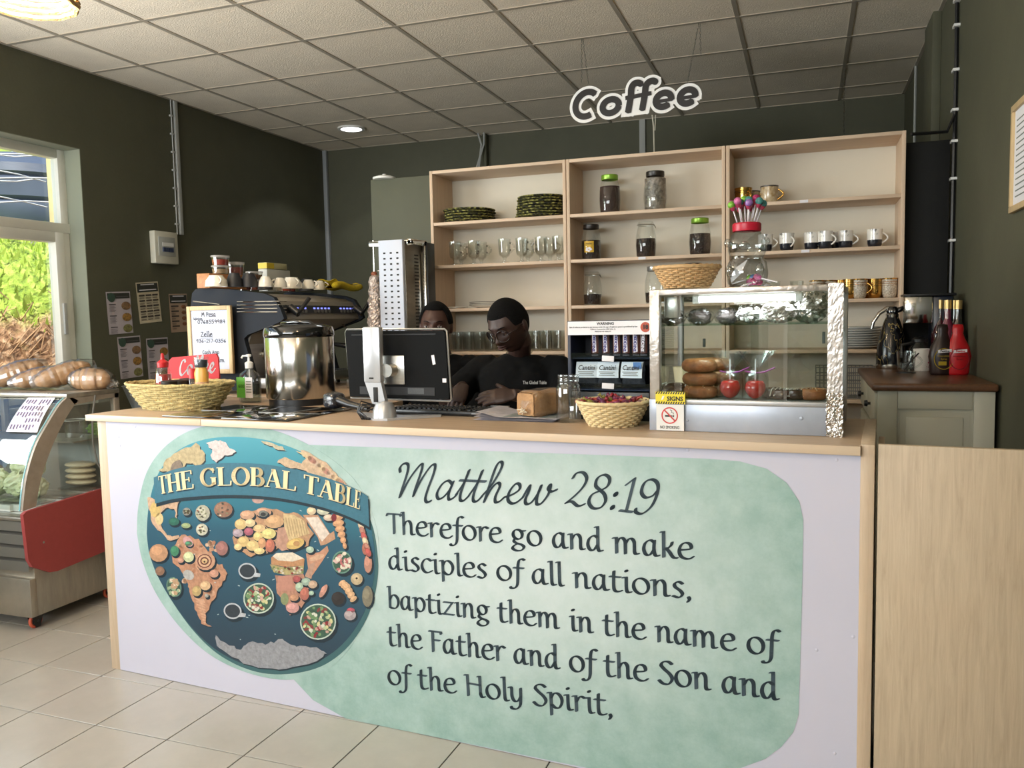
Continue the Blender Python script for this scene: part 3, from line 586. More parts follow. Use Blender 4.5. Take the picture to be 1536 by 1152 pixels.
# landmasses
greenland = [(310, 664), (325, 660), (336, 661), (345, 672), (356, 678), (346, 682), (334, 684), (326, 695), (318, 688), (318, 674)]
def land(pts, c, amp=1.6, lvl=1): r_ = rough(pts, amp); P2([(x + 1.6, y + 2) for x, y in r_], DK, lvl - .5); P2(r_, c, lvl, nz=.3)
land(greenland, (232, 212, 206), 1.5)
land([(240, 706), (252, 690), (262, 680), (280, 672), (296, 664), (306, 676), (310, 690), (300, 700), (286, 694), (272, 700), (256, 706)], (206, 182, 132), 2)
land([(256, 706), (262, 692), (272, 690), (276, 702), (268, 707)], (150, 128, 108), 1.2, 1.6)
land([(416, 692), (428, 684), (440, 690), (452, 694), (462, 684), (450, 674), (466, 678), (490, 694), (505, 710), (517, 722), (528, 735), (520, 738), (500, 728), (480, 718), (458, 706), (436, 702)], (222, 184, 146), 1.6)
for k in range(9): E2(462 + 7 * k, 684 + 5.6 * k, 8, 4, [(232, 198, 150), (208, 140, 118), (226, 190, 158)][k % 3], 2, .7)
land([(392, 662), (408, 664), (424, 670), (430, 676), (418, 674), (404, 668)], (214, 196, 158), 1.2)
land([(445, 676), (460, 680), (468, 684), (456, 684)], (226, 204, 150), 1)
land([(222, 745), (232, 750), (252, 748), (270, 750), (266, 768), (266, 778), (262, 764), (248, 762), (236, 776), (244, 790), (250, 800), (258, 806), (270, 802), (272, 806), (256, 812), (246, 802), (232, 790), (226, 770)], (222, 178, 142), 1.6)
E2(234, 764, 8, 12, (230, 192, 110), 2); E2(240, 778, 6, 9, (236, 206, 140), 2)
samer = [(272, 802), (288, 804), (302, 812), (314, 828), (322, 842), (338, 850), (342, 860), (336, 872), (326, 890), (318, 902), (310, 918), (308, 932), (318, 941), (306, 936), (300, 928), (292, 912), (288, 894), (284, 874), (272, 858), (262, 842), (258, 824)]
land(samer, (206, 144, 108), 2)
for k in range(60):
    x, y = rnd.uniform(268, 332), rnd.uniform(812, 905)
    if 262 + (y - 830) * .35 < x < 336 - max(0, y - 870) * .7: E2(x, y, rnd.uniform(2, 5), rnd.uniform(2, 4), rnd.choice([(224, 168, 132), (192, 124, 90), (230, 186, 150), (210, 150, 112)]), 1.4, rnd.uniform(0, 3))
for k in range(9): E2(301 + k * .9, 900 + k * 4.2, 9 - k * .9, 1.6, (226, 170, 132), 1.6, .4)
E2(283, 812, 9, 6, (220, 160, 158), 2, .8); food(263, 826, 6.5, 8, (66, 140, 100)); food(284, 815, 5.5, 4, (84, 160, 116)); food(284, 835, 8, 8, (212, 216, 160)); food(272, 840, 5, 4, (210, 150, 124))
food(309, 841, 15, 14, (214, 158, 122)); E2(308, 841, 11, 10.5, (120, 56, 50), 3.4); E2(308, 841, 9.3, 9, (226, 176, 134), 3.8); E2(308, 841, 6.5, 6, (110, 54, 48), 4.2); E2(308, 841, 4.5, 4, (232, 190, 130), 4.6); E2(308, 842, 1.4, 1.4, (60, 30, 26), 5)
E2(284, 862, 9, 7, (190, 184, 178), 3, .6); food(309, 878, 8, 7, (226, 182, 132)); food(296, 886, 7, 8, (200, 168, 106)); food(322, 860, 7, 6, (212, 150, 122)); food(311, 893, 3, 3, (170, 164, 150))
# north Africa heap, Europe bread, Arabia sandwich slice
land([(352, 796), (350, 812), (360, 826), (376, 834), (398, 830), (420, 822), (440, 826), (462, 818), (470, 800), (460, 780), (448, 768), (430, 768), (408, 762), (392, 762), (366, 772)], (204, 152, 110), 1.8)
for x, y, rx, ry, c in ((372, 772, 11, 7, (218, 164, 128)), (396, 768, 12, 7, (214, 158, 124)), (362, 786, 9, 8, (228, 190, 124)), (376, 784, 8, 6, (234, 204, 150)), (358, 799, 8, 6, (180, 158, 168)), (374, 797, 7, 6, (186, 96, 112)), (390, 792, 9, 6, (232, 192, 134)), (404, 800, 11, 8, (232, 212, 130)), (388, 804, 7, 7, (236, 204, 126)), (366, 812, 9, 8, (230, 190, 120)), (380, 818, 10, 8, (234, 198, 128)), (394, 814, 6, 8, (222, 160, 110)), (406, 818, 7, 10, (206, 116, 92)), (412, 782, 15, 10, (218, 168, 118)), (358, 820, 6, 5, (236, 206, 140)), (390, 826, 8, 5, (238, 210, 140))): food(x, y, rx, ry, c, 2 + .2 * rnd.random())
P2([(426, 770), (442, 772), (456, 780), (466, 800), (452, 804), (436, 812), (428, 798)], (226, 194, 138), 2.5); 
for k in range(8): P2([(429 + k * 4, 776 + k * .6), (430.4 + k * 4, 776 + k * .6), (436 + k * 4, 804 + k * .3), (434.6 + k * 4, 804 + k * .3)], (196, 160, 110), 2.9)
P2([(418, 792), (428, 790), (433, 806), (432, 824), (424, 826), (414, 818)], (206, 152, 126), 2.7)
food(444, 815, 14, 8, (228, 186, 104), 3, -.3); E2(446, 815, 5, 4, (206, 150, 90), 4)
P2([(455, 772), (478, 772), (496, 800), (502, 796), (504, 808), (490, 816), (482, 818), (478, 806)], (210, 156, 118), 2.5); P2([(460, 776), (478, 775), (495, 800), (484, 812), (480, 806)], (240, 220, 202), 3)
food(468, 766, 7, 6, (232, 204, 160)); food(486, 766, 10, 6, (206, 204, 176)); food(494, 776, 8, 5, (226, 196, 170)); E2(502, 776, 4, 6, (140, 40, 50), 3.5)
for k in range(6): food(506 + k * 2.4, 776 + k * 8.4, 10 - k * 1.4, 5, (222, 160, 112), 2.2 + .2 * k, -.2)
E2(388, 753 - 4, 9, 6, (206, 160, 146), 1.5); food(396, 770, 7, 5, (130, 130, 120), 3); E2(396, 771, 4, 3, (60, 60, 60), 4)
food(466, 824, 6, 5, (180, 204, 178), 4); P2([(460, 830), (480, 828), (492, 818), (494, 826), (484, 842), (470, 862), (464, 858)], (214, 150, 116), 2.4); E2(476, 836, 12, 4, (226, 176, 140), 3, -.3); P2([(466, 846), (474, 842), (468, 868), (458, 864)], (196, 150, 124), 2.6)
# sandwich and lower Africa
P2([(408, 836), (414, 830), (440, 828), (458, 838), (457, 848), (430, 850), (408, 846)], (206, 146, 98), 4); P2([(410, 834), (416, 829), (440, 828), (457, 837), (440, 842), (418, 840)], (240, 222, 196), 4.4); P2([(406, 846), (430, 851), (457, 848), (456, 860), (430, 862), (412, 858)], (190, 170, 110), 3.8)
for k in range(40): E2(rnd.uniform(410, 455), rnd.uniform(850, 860), 2, 1.6, rnd.choice([(160, 56, 60), (226, 214, 160), (130, 150, 84), (232, 220, 190)]), 4.6)
land([(414, 862), (456, 862), (462, 880), (466, 890), (452, 912), (436, 922), (428, 906), (416, 890)], (200, 140, 112), 1.5)
P2([(418, 864), (438, 862), (442, 886), (418, 886)], (206, 140, 118), 3, nz=.12); food(446, 868, 6, 5, (186, 84, 84), 3); food(450, 880, 6, 7, (176, 200, 170), 3.2); food(460, 872, 7, 6, (160, 184, 164), 3.2); food(470, 876, 7, 6, (206, 170, 140), 3); food(458, 890, 7, 10, (196, 110, 92), 3.2); food(468, 889, 4, 3.5, (168, 196, 170), 3.4); E2(428, 898, 6, 9, (150, 160, 108), 3.4); food(442, 896, 7, 5, (206, 146, 108), 3.4); food(440, 911, 10, 8, (218, 154, 146), 3.6)
# scattered items
for x, y, rx, ry, c in ((239, 829, 14, 13.5, (206, 148, 106)), (241, 856, 7, 7, (150, 108, 84)), (334, 822, 9, 11, (170, 112, 104)), (281, 767, 6, 6, (150, 146, 136)), (305, 769, 11, 12, (190, 184, 160)), (336, 764, 14, 12, (160, 116, 92)), (304, 794, 9, 9, (206, 200, 176)), (262, 782, 8, 6, (44, 112, 92)), (280, 788, 7, 4, (160, 176, 120)), (536, 868, 9, 9, (206, 180, 138)), (508, 897, 10, 10, (52, 46, 44)), (526, 922, 9, 8, (180, 164, 166)), (527, 915, 6, 4, (200, 80, 96)), (486, 886, 4, 11, (214, 150, 128)), (553, 845, 6, 14, (206, 140, 116)), (549, 822, 5, 10, (190, 110, 90)), (552, 894, 8, 16, (140, 132, 108))): food(x, y, rx, ry, c, 2, .5 if rx < 5 else 0)
for k in range(60):
    x0_, y0_, r0 = [(305, 769, 9), (336, 764, 11), (304, 794, 6), (281, 767, 4)][k % 4]; a = rnd.uniform(0, 6.3); r_ = r0 * math.sqrt(rnd.random()); E2(x0_ + r_ * math.cos(a), y0_ + r_ * math.sin(a), 1.8, 1.3, rnd.choice([(232, 226, 190), (96, 84, 70), (176, 110, 80), (140, 140, 100)]), 3.2, n=7)
E2(536, 867, 1.6, 1.6, (40, 30, 26), 4)
for k in range(6): food(514 + k * 3.4, 874 + k * 3 + (k > 2) * (k - 2) * 3, 6 - abs(k - 2.5), 6, (224, 174, 126), 2.4 + .1 * k, .9)
for k in range(7): food(540 + k * 2.2, 780 + k * 8, 4, 7, [(206, 90, 84), (224, 200, 160), (196, 130, 110)][k % 3], 2 + .1 * k, -.4)
# bowls
def bowl(x, y, rx, ry, rim, cols, n, rot=0):
    E2(x + 3, y + 4, rx + 1, ry + 1, DK, 2); E2(x, y, rx, ry, rim, 2.4, rot, n=28); E2(x, y, rx - 2, ry - 2, (62, 100, 80), 2.8, rot, n=28)
    for k in range(n):
        a = rnd.uniform(0, 6.3); r_ = math.sqrt(rnd.random()) * .8; E2(x + rx * r_ * math.cos(a), y + ry * r_ * math.sin(a), rnd.uniform(2, 4.4), rnd.uniform(1.6, 3), rnd.choice(cols), 3 + k * .01, rnd.uniform(0, 3), n=9)
VEG = [(168, 44, 52), (226, 216, 150), (216, 168, 150), (120, 160, 104), (228, 226, 206), (150, 60, 60), (190, 206, 150)]
bowl(389, 897, 23, 23, (204, 220, 200), VEG, 60); bowl(478, 932, 27, 27, (206, 222, 206), VEG, 70); bowl(514, 843, 15, 17, (110, 160, 140), [(232, 190, 180), (240, 226, 200), (206, 110, 110)], 40); bowl(262, 880, 11, 15, (96, 140, 120), [(240, 214, 180), (206, 160, 120), (160, 186, 140)], 30, -.3)
for x, y in ((372, 856), (350, 916)):
    E2(x + 3, y + 4, 15, 13, DK, 2); P2([(x + 10, y + 2), (x + 20, y + 4), (x + 19, y + 9), (x + 8, y + 9)], (196, 200, 206), 2.4); E2(x, y, 13.5, 12, (196, 202, 208), 2.6, .2, n=24); E2(x, y, 11.3, 9.8, (52, 62, 72), 3, .2, n=24)
land([(326, 952), (332, 960), (346, 968), (360, 974), (368, 966), (384, 962), (398, 966), (412, 962), (424, 958), (438, 966), (452, 970), (476, 972), (492, 978), (484, 986), (462, 996), (430, 1003), (400, 1002), (366, 994), (340, 978), (326, 966)], (158, 160, 166), 2.2, 1.2)
for k in range(26): E2(rnd.uniform(240, 545), rnd.uniform(760, 960), rnd.uniform(.8, 2.4), .7, (190, 206, 206), 1.4, rnd.uniform(-.6, .6), n=6)
# ribbon
top = [(232, 716), (262, 704), (300, 697), (345, 694), (395, 696), (440, 703), (490, 716), (530, 731), (553, 744)]
bot = [(555, 790), (530, 777), (490, 762), (440, 750), (395, 744), (345, 742), (300, 744), (262, 748), (234, 755)]
P2([(x + 2, y + 5) for x, y in crom(top, 4) + crom(bot, 4)], (28, 52, 66), 6)
P2(crom(top, 5) + crom(bot, 5), (58, 122, 146), 6.6, nz=.12)
obj_r = MB()
pmats = []
for k, (c, mb) in enumerate(prints.items()):
    o_ = len(obj_r.v); obj_r.v += mb.v; obj_r.f += [[i + o_ for i in f_] for f_ in mb.f]; obj_r.mi += [k] * len(mb.f); pmats.append(pm(c[:3], c[3]))
obj('globe_food_print', obj_r, pmats, bt)['kind'] = 'stuff'
# ribbon lettering following the curve
def ribbon_point(s, h):   # s 0..1 along, h 0..1 height, in pixels
    tt = crom([(242, 741), (275, 735), (320, 729), (370, 728), (420, 732), (470, 742), (515, 755), (541, 764)], 8); uu = crom([(239, 714), (272, 707), (318, 701), (370, 700), (421, 704), (472, 714), (517, 727), (543, 737)], 8)
    i = s * (len(tt) - 1); k = min(int(i), len(tt) - 2); f = i - k
    a = (tt[k][0] + (tt[k + 1][0] - tt[k][0]) * f, tt[k][1] + (tt[k + 1][1] - tt[k][1]) * f); c = (uu[k][0] + (uu[k + 1][0] - uu[k][0]) * f, uu[k][1] + (uu[k + 1][1] - uu[k][1]) * f)
    return (a[0] + (c[0] - a[0]) * h, a[1] + (c[1] - a[1]) * h)
W = sum(capglyph(c)[0] for c in 'THE GLOBAL TABLE')
for off, d, mat in (((1.6, 1.8), .0044, M('ribbon_letter_shadow', (24, 54, 72), .5)), ((0, 0), .0047, M('cream_lettering', (234, 214, 168), .45))):
    mb = MB(); x = 0
    for ch in 'THE GLOBAL TABLE':
        adv, q = capglyph(ch)
        for st in q:
            ps = nib_polys(st[1], .215, 0, .07) if st[0] == 'n' else nib_polys(st[0], st[1], 0, .05 if st[1] < .1 else .03)
            for poly in ps:
                vs = []
                for a, b_ in poly:
                    p = ribbon_point(max(0, min(1, (x + a) / W)), b_); u_, z_ = UV(p[0] + off[0], p[1] + off[1]); vs.append((u_, -z0 - d, z_))
                if len(vs) > 2: mb.add(vs, [tuple(range(len(vs)))])
        x += adv
    obj('ribbon_lettering', mb, mat, bt)['kind'] = 'stuff'
# verse
INK = M('slate_ink', (56, 72, 82), .45)
pl = lambda u_, z_, d: (u_, -z0 - .0012, z_)
hd = MB()
def px_line(mb, s, a, b_, xh, **k): write_line(mb, s, UV(*a), UV(*b_), xh, pl, squash='key' not in k, **k)
px_line(hd, 'Matthew', (590, 745), (826, 758), .069, wd=.2, thin=.08, ang=35, shear=.32, key=lambda c: c + '*')
px_line(hd, '28:19', (846, 757), (984, 773), .069, wd=.2, thin=.07, ang=35, shear=.22, key=lambda c: c + '*')
obj('verse_heading', hd, INK, bt)['kind'] = 'stuff'
vb = MB()
px_line(vb, 'Therefore go and make', (581, 799), (1042, 839), .050)
px_line(vb, 'disciples of all nations,', (583, 853), (1038, 898), .050)
px_line(vb, 'baptizing them in the name of', (582, 911), (1166, 984), .050)
px_line(vb, 'the Father and of the Son and', (582, 967), (1170, 1050), .052)
px_line(vb, 'of the Holy Spirit,', (582, 1025), (920, 1074), .052)
obj('verse_lettering', vb, INK, bt)['kind'] = 'stuff'
# little air bubbles under the vinyl
bb = MB()
for x, y in ((180, 643), (203, 640), (180, 668), (178, 655), (1255, 690), (1225, 975), (1280, 955), (1252, 1130), (330, 637), (345, 645), (1032, 675)):
    u_, z_ = UV(x, y); bb.ell((u_, -.0125, z_), .005, .0012, .005, 10, 6)
obj('vinyl_bubble', bb, LAV, bt)['kind'] = 'stuff'
# ------------------------------------------------------------ BOOKCASES
SY = 4.5; SD = .30; LEV = [2.035, 1.785, 1.530, 1.275, 1.02, .76, .42]
BACKM = M('cream_back_board', (222, 214, 196), .7, var=(2, .03))
def bookcase(x0, x1, label):
    t = thing('bookcase', label, 'shelving unit', (x0, SY, 0), 0, 'tall open shelving units')
    W = x1 - x0; b = .018
    obj('side_panel', MB().bbox(0, b, 0, SD, 0, 2.335, .0015), SHELFV, t); obj('side_panel', MB().bbox(W - b, W, 0, SD, 0, 2.335, .0015), SHELFV, t)
    obj('top_panel', MB().bbox(b, W - b, 0, SD, 2.335 - b, 2.335, .0015), SHELFW, t)
    me = MB().bbox(b, W - b, .002, SD - .01, -b, 0, .0015).mesh('shelf', SHELFW, 35)
    for z in LEV: obj('shelf', me, None, t, loc=(0, 0, z))
    obj('back_panel', MB().box(b, W - b, SD - .006, SD, .02, 2.33), BACKM, t)
    obj('plinth', MB().box(b, W - b, .01, .03, 0, .08), SHELFW, t)
    return t
bookcase(-2.09, -1.262, 'pale wooden shelving unit nearest the kebab grill, holding woven mats and glass mugs')
bookcase(-1.258, -.402, 'middle pale wooden shelving unit holding the big spice jars')
bookcase(-.398, .45, 'pale wooden shelving unit on the right holding patterned mugs')
for px, py, z in ((963, 386, 1.785), (1206, 296, 2.035), (1208, 373, 1.785)):
    a = AY(px, py, SY); tag(obj('shelf_label', MB().box(-.02, .02, -.001, 0, -.016, -.002), PAPER, loc=(a.x, SY, z)), {963: 'small white paper price tag on the middle unit shelf edge', 1206: 'small white paper price tag on the upper right shelf edge', 1208: 'small white paper tag under the marble pattern mugs'}[px], 'label')
# woven place mats in two stacks
MATM = bpy.data.materials.new('green_black_woven_mat'); MATM.use_nodes = True; nt = MATM.node_tree; b = nt.nodes['Principled BSDF']; b.inputs['Roughness'].default_value = .8
tc = nt.nodes.new('ShaderNodeTexCoord'); v = nt.nodes.new('ShaderNodeTexNoise'); v.inputs['Scale'].default_value = 55; v.inputs['Detail'].default_value = 2; nt.links.new(tc.outputs['Object'], v.inputs[0])
rp = nt.nodes.new('ShaderNodeValToRGB'); rp.color_ramp.interpolation = 'CONSTANT'; e = rp.color_ramp.elements; e[0].color = lin((30, 30, 20)); e[1].position = .48; e[1].color = lin((112, 108, 50)); k = e.new(.58); k.color = lin((170, 168, 96)); nt.links.new(v.outputs[0], rp.inputs[0]); nt.links.new(rp.outputs[0], b.inputs['Base Color'])
def matdisc(r, h):
    mb = MB(); mb.lathe([(.02, h * .3), (r - .03, h * .35), (r - .006, h * .5), (r, h * .75), (r - .002, h), (r - .008, h * .95), (r - .03, h * .8), (.02, h * .7)], 40, shape=lambda a: 1 + .006 * math.sin(a * 20)); return mb.mesh('woven_mat', MATM, True)
m1 = matdisc(.152, .016)
a = AY(705, 325, SY + .16)
for k in range(5):
    o = obj('woven_mat', m1, None, loc=(a.x + (k % 2) * .005, SY + .15, 2.036 + .0155 * k), rot=(0, 0, k * .7)); o.scale = ((1 + .008 * k),) * 2 + (1,)
    tag(o, 'woven place mat in the low stack on the left unit, %s' % ['lowest', 'second lowest', 'middle', 'second from top', 'topmost'][k], 'place mat', 'woven mats in the low stack')
a = AY(814, 318, SY + .16)
for k in range(8):
    o = obj('woven_mat', m1, None, loc=(a.x + .003 * (k % 3), SY + .15, 2.036 + .0155 * k), rot=(0, 0, 1 + k * .9)); o.scale = ((1.04 - .012 * k),) * 2 + (1,)
    tag(o, 'woven place mat in the tall stack by the divider, %s' % (['at the bottom', 'second from bottom', 'third from bottom', 'fourth from bottom', 'fourth from top', 'third from top', 'second from top', 'on top'][k]), 'place mat', 'woven mats in the tall stack')
# glass irish coffee mugs
def handle(mb, x, z0, z1, out, r=.005, sgn=1, n=8):
    pts = [(x, 0, z1)] + [(x + sgn * out * math.sin(PI * (k + .5) / n), 0, z1 + (z0 - z1) * (k + .5) / n) for k in range(n)] + [(x - sgn * .004, 0, z0)]
    mb.tube(pts, r, 7)
def glass_mug():
    t = thing('glass_mug', '', 'glass mug', group='footed glass mugs on the left unit')
    obj('bowl', MB().lathe([(.012, .032), (.03, .045), (.034, .065), (.037, .14), (.0355, .14), (.032, .066), (.028, .05), (.01, .038)], 20, cap=False), GLASS, t, 60)
    obj('foot', MB().lathe([(.028, 0), (.028, .006), (.01, .012), (.009, .022), (.014, .034)], 20), GLASS, t, 60)
    h = MB(); handle(h, .034, .06, .12, .028, .005); obj('handle', h, GLASS, t, 60)
    d = MB(); [d.ell((.0365, s * .004, z), .003, .006, .006, 8, 6) for s, z in ((0, .075), (0, .115))]; obj('raised_dot', d, M('dark_glass_dot', (90, 86, 80), .2), t)
    return t
gm0 = glass_mug(); spots = [(683, 392, .0), (692, 393, .1), (711, 391, 0), (722, 391, .1), (757, 389, 0), (783, 388, 0), (792, 387, .1), (812, 386, 0), (825, 385, .1), (838, 384, .0)]
for i, (px, py, dy) in enumerate(spots):
    Y = SY + .08 + dy; a = AY(px, py, Y); lab = 'clear footed glass mug on the left unit, %s' % ['nearest the left side panel', 'half hidden behind the first mug at left', 'in the second pair, front', 'in the second pair, behind', 'standing alone in the middle', 'in front of the third pair', 'behind in the third pair', 'front one near the divider', 'rear one near the divider', 'touching the divider at right'][i]
    if i == 0: gm0.location = (a.x, Y, 1.786); gm0['label'] = lab; gm0.rotation_euler.z = .3
    else: dup(gm0, (a.x, Y, 1.786), [0, .4, -.4, .2, 0, .1, 0, 2.9, .3, .2][i], lab)
# plates: left unit
def plate(r, h): return MB().lathe([(r * .55, 0), (r * .6, .002), (r, h), (r, h + .003), (r * .6, .006), (.001, .005)], 40, cap=False)
pm_ = plate(.12, .014).mesh('plate', CERAM, True); rim = MB().lathe([(.1195, .0145), (.1215, .016), (.1195, .0178)], 40, cap=False).mesh('rim', M('dark_rim', (70, 62, 52), .4), True)
for k in range(3):
    a = AY(735, 458, SY + .16); t = thing('plate', 'cream plate with dark rim on the left unit, %s of its stack' % ['bottom', 'middle', 'top'][k], 'plate', (a.x, SY + .15, 1.531 + .009 * k), 0, 'plates on the left unit'); obj('dish', pm_, None, t); obj('rim', rim, None, t)
a = AY(693, 461, SY + .14); tag(obj('saucer', plate(.06, .006), CERAM, loc=(a.x - .01, SY + .1, 1.531)), 'small flat cream saucer left of the plate stack', 'saucer')
# drinking glasses row
tm_ = MB().lathe([(.001, .002), (.026, .002), (.03, .008), (.033, .115), (.0315, .115), (.028, .012), (.001, .01)], 18, cap=False).mesh('tumbler', GLASS, 50)
k = 0
for row, dy in enumerate((.06, .14)):
    for i in range(12):
        x = -2.03 + .068 * i + .03 * row
        if x > -1.31: continue
        k += 1
        tag(obj('drinking_glass', tm_, None, loc=(x, SY + dy, 1.276)), 'plain clear drinking glass in the %s row behind the two staff' % ('front', 'rear')[row], 'drinking glass', 'row of drinking glasses, %s line' % ('front', 'rear')[row])
# storage jars with contents
def jar(px, py, Y, h, r, lidm, fill, fillm, label, level, lidk='screw'):
    a = AY(px, py, Y); t = thing('storage_jar', label, 'jar', (a.x, Y, level + .001), 0)
    obj('glass_body', MB().lathe([(.001, 0), (r * .86, 0), (r * .92, .01), (r, h * .35), (r * .96, h * .6), (r * .78, h * .82), (r * .7, h * .88)], 28, cap=False, shape=lambda a_: 1 - .02 * (math.cos(a_ * 8) > .3)), GLASS, t, 60)
    if fill: obj('contents', MB().lathe([(.001, .006), (r * .82, .006), (r * .88, .012), (r * .94, min(fill, .35) * h)] + ([(r * .9, fill * h)] if fill > .35 else []) + [(.001, fill * h + .004)], 24, cap=False), fillm, t, 40)
    if lidk == 'screw': obj('lid', MB().lathe([(r * .76, h * .87), (r * .78, h * .88), (r * .78, h * .985), (r * .73, h), (.001, h)], 32, cap=False, shape=lambda a_: 1 + .008 * math.cos(a_ * 30)), lidm, t, 40)
    else:
        obj('lid', MB().lathe([(r * .74, h * .88), (r * .8, h * .89), (r * .8, h * .93), (r * .72, h * .96), (r * .7, h * .99), (.001, h)], 28, cap=False), GLASS, t, 50)
        wb = MB(); wb.tube([(r * .82 * math.cos(q * PI / 12), r * .82 * math.sin(q * PI / 12), h * .9) for q in range(24)], .002, 5, closed=True); wb.tube([(r * .8, -.01, h * .9), (r * .95, 0, h * .82), (r * .8, .01, h * .9)], .002, 5); obj('wire_clip', wb, STEEL, t)
    return t
GL = M('lime_lid', (134, 176, 62), .3, .4); BL = M('dark_lid', (40, 34, 30), .35); SL = M('silver_lid', (180, 180, 176), .3, .8)
BEAN = M('dark_coffee_beans', (46, 30, 24), .55, var=(90, .5), bump=(120, 1)); BRN = M('brown_powder', (62, 44, 38), .8, var=(60, .3)); WRAP = M('wrapped_sweets', (150, 142, 130), .3, var=(28, .8), bump=(30, 1))
jar(915, 313, SY + .12, .215, .060, GL, .7, BRN, 'tall jar of brown powder with lime green lid on the top middle shelf', 2.035)
jar(983, 309, SY + .12, .215, .064, BL, .82, WRAP, 'barrel jar of wrapped sweets with dark lid on the top middle shelf', 2.035)
t = jar(887, 384, SY + .12, .198, .057, BL, .55, BEAN, 'jar of dark beans with a yellow label and black lid', 1.785)
lm = MB(); lm.grid(7, 2, lambda u, v: (.0565 * math.sin(-.5 + u * 1.0), -.0565 * math.cos(-.5 + u * 1.0), .04 + .062 * v)); obj('label', lm, M('yellow_label', (222, 178, 46), .5, var=(40, .3)), t)
fl = MB(); [fl.ell((.0 + .012 * math.cos(k * 1.2), -.0575, .056 + .008 * math.sin(k * 1.2)), .008, .0012, .006, 8, 6) for k in range(5)]; obj('label_flower', fl, PAPER, t)
text('label_text', 'Herbs', .014, BLACKM, t, (0, -.058, .088))
jar(969, 381, SY + .12, .198, .057, None, .52, BEAN, 'clip top glass jar half full of dark beans in the middle unit', 1.785, 'clip')
jar(1050, 377, SY + .12, .198, .060, GL, .58, BEAN, 'jar of dark beans with lime green lid beside the unit divider', 1.785)
jar(889, 454, SY + .12, .190, .053, None, .32, BEAN, 'clip top glass jar a third full on the lower middle shelf', 1.530, 'clip')
jar(984, 450, SY + .12, .205, .062, SL, .3, BEAN, 'wide jar with silver lid half hidden behind the pastry case', 1.530)
jar(1040, 446, SY + .14, .215, .060, BL, .3, BEAN, 'dark lidded jar hidden behind the empty wicker basket on the case', 1.530)
# mugs
GOLD = M('gold_lustre', (206, 160, 84), .18, 1); GOLDP = M('gold_pattern_ceramic', (214, 200, 170), .25, var=(45, .7), col2=(150, 120, 70), coat=.5)
MARB = M('white_marble_ceramic', (228, 224, 216), .22, var=(14, .4), col2=(120, 116, 110), coat=.6); DUSKY = M('speckled_cream_ceramic', (224, 214, 196), .3, var=(160, .5), col2=(120, 108, 92))
MARB.node_tree.nodes['Color Ramp'].color_ramp.elements[0].position = .36; MARB.node_tree.nodes['Color Ramp'].color_ramp.elements[1].position = .40
def mug(name, label, group, r, h, body, low=None, rimm=None, band=None, hm=None, flare=1.0, hz=(.25, .8)):
    t = thing(name, label, 'mug', group=group); k = .42
    prof = [(r * .62, .0), (r * .8, .004), (r * .92, h * .2), (r * .98, h * k), (r, h * .7), (r * flare, h), (r * flare - .004, h), (r - .005, h * .7), (r * .7, .01), (.001, .008)]
    if low: obj('cup_wall', MB().lathe(prof[3:], 24, cap=False), body, t, 50); obj('dipped_base', MB().lathe([(.001, 0)] + prof[:4], 24, cap=False), low, t, 50)
    else: obj('cup_wall', MB().lathe([(.001, 0)] + prof, 24, cap=False), body, t, 50)
    hb = MB(); handle(hb, r * .94, h * hz[0], h * hz[1], .026, .0045); obj('handle', hb, hm or body, t, 60)
    if rimm: obj('rim', MB().lathe([(r * flare + .0006, h - .006), (r * flare + .0012, h), (r * flare - .003, h + .001)], 24, cap=False), rimm, t, 50)
    if band:
        bm_ = MB(); [bm_.lathe([(r * (.985 + .015 * q), h * (.62 + q * .09)), (r * (.99 + .015 * q) + .001, h * (.63 + q * .09)), (r * (.985 + .015 * q), h * (.645 + q * .09))], 24, cap=False) for q in range(3)]; obj('gold_band', bm_, band, t, 50)
    return t
def put(t, px, py, Y, z, rz, lab): a = AY(px, py, Y); t.location = (a.x, Y, z); t.rotation_euler.z = rz; t['label'] = lab; return t
def putd(t, px, py, Y, z, rz, lab): a = AY(px, py, Y); return dup(t, (a.x, Y, z), rz, lab)
ga = mug('patterned_mug', '', 'gold patterned mugs on the top right shelf', .045, .092, GOLD, rimm=GOLD, hm=GOLD, band=M('dark_band', (60, 44, 24), .4))
put(ga, 1115, 297, SY + .12, 2.036, -.9, 'shiny gold mug with dark bands on top right shelf, nearest the divider')
gb = mug('patterned_mug', '', 'gold patterned mugs on the top right shelf', .042, .084, GOLDP, rimm=M('dark_rim', (70, 62, 52), .4), hm=GOLD)
put(gb, 1128, 296, SY + .2, 2.036, -.1, 'cream wave pattern mug half hidden behind the shiny gold mug'); putd(gb, 1154, 296, SY + .12, 2.036, -.1, 'cream and gold wave pattern mug standing clear on the top right shelf').scale = (1.08, 1.08, 1.12)
NAVY = M('navy_glaze', (28, 32, 42), .25, coat=.4)
mm = mug('marble_mug', '', 'marble pattern mugs with black bases', .037, .092, MARB, NAVY, None, flare=1.02)
mp_ = [(1148, 372, .1, 0, 'black based marble mug right behind the lollipop jar'), (1180, 372, .1, -.9, 'black based marble mug standing alone right of the lollipop jar'), (1217, 370, .12, -.2, 'black based marble mug, first of the close row of four'), (1238, 369, .09, -.6, 'black based marble mug, second of the close row of four'), (1251, 369, .18, -.3, 'black based marble mug tucked behind in the close row of four'), (1268, 368, .12, -.1, 'black based marble mug, last of the close row of four'), (1312, 366, .12, -.15, 'black based marble mug alone near the right end of the shelf')]
for i, (px, py, dy, rz, lb) in enumerate(mp_): (put if i == 0 else putd)(mm, px, py, SY + dy, 1.786, rz, lb)
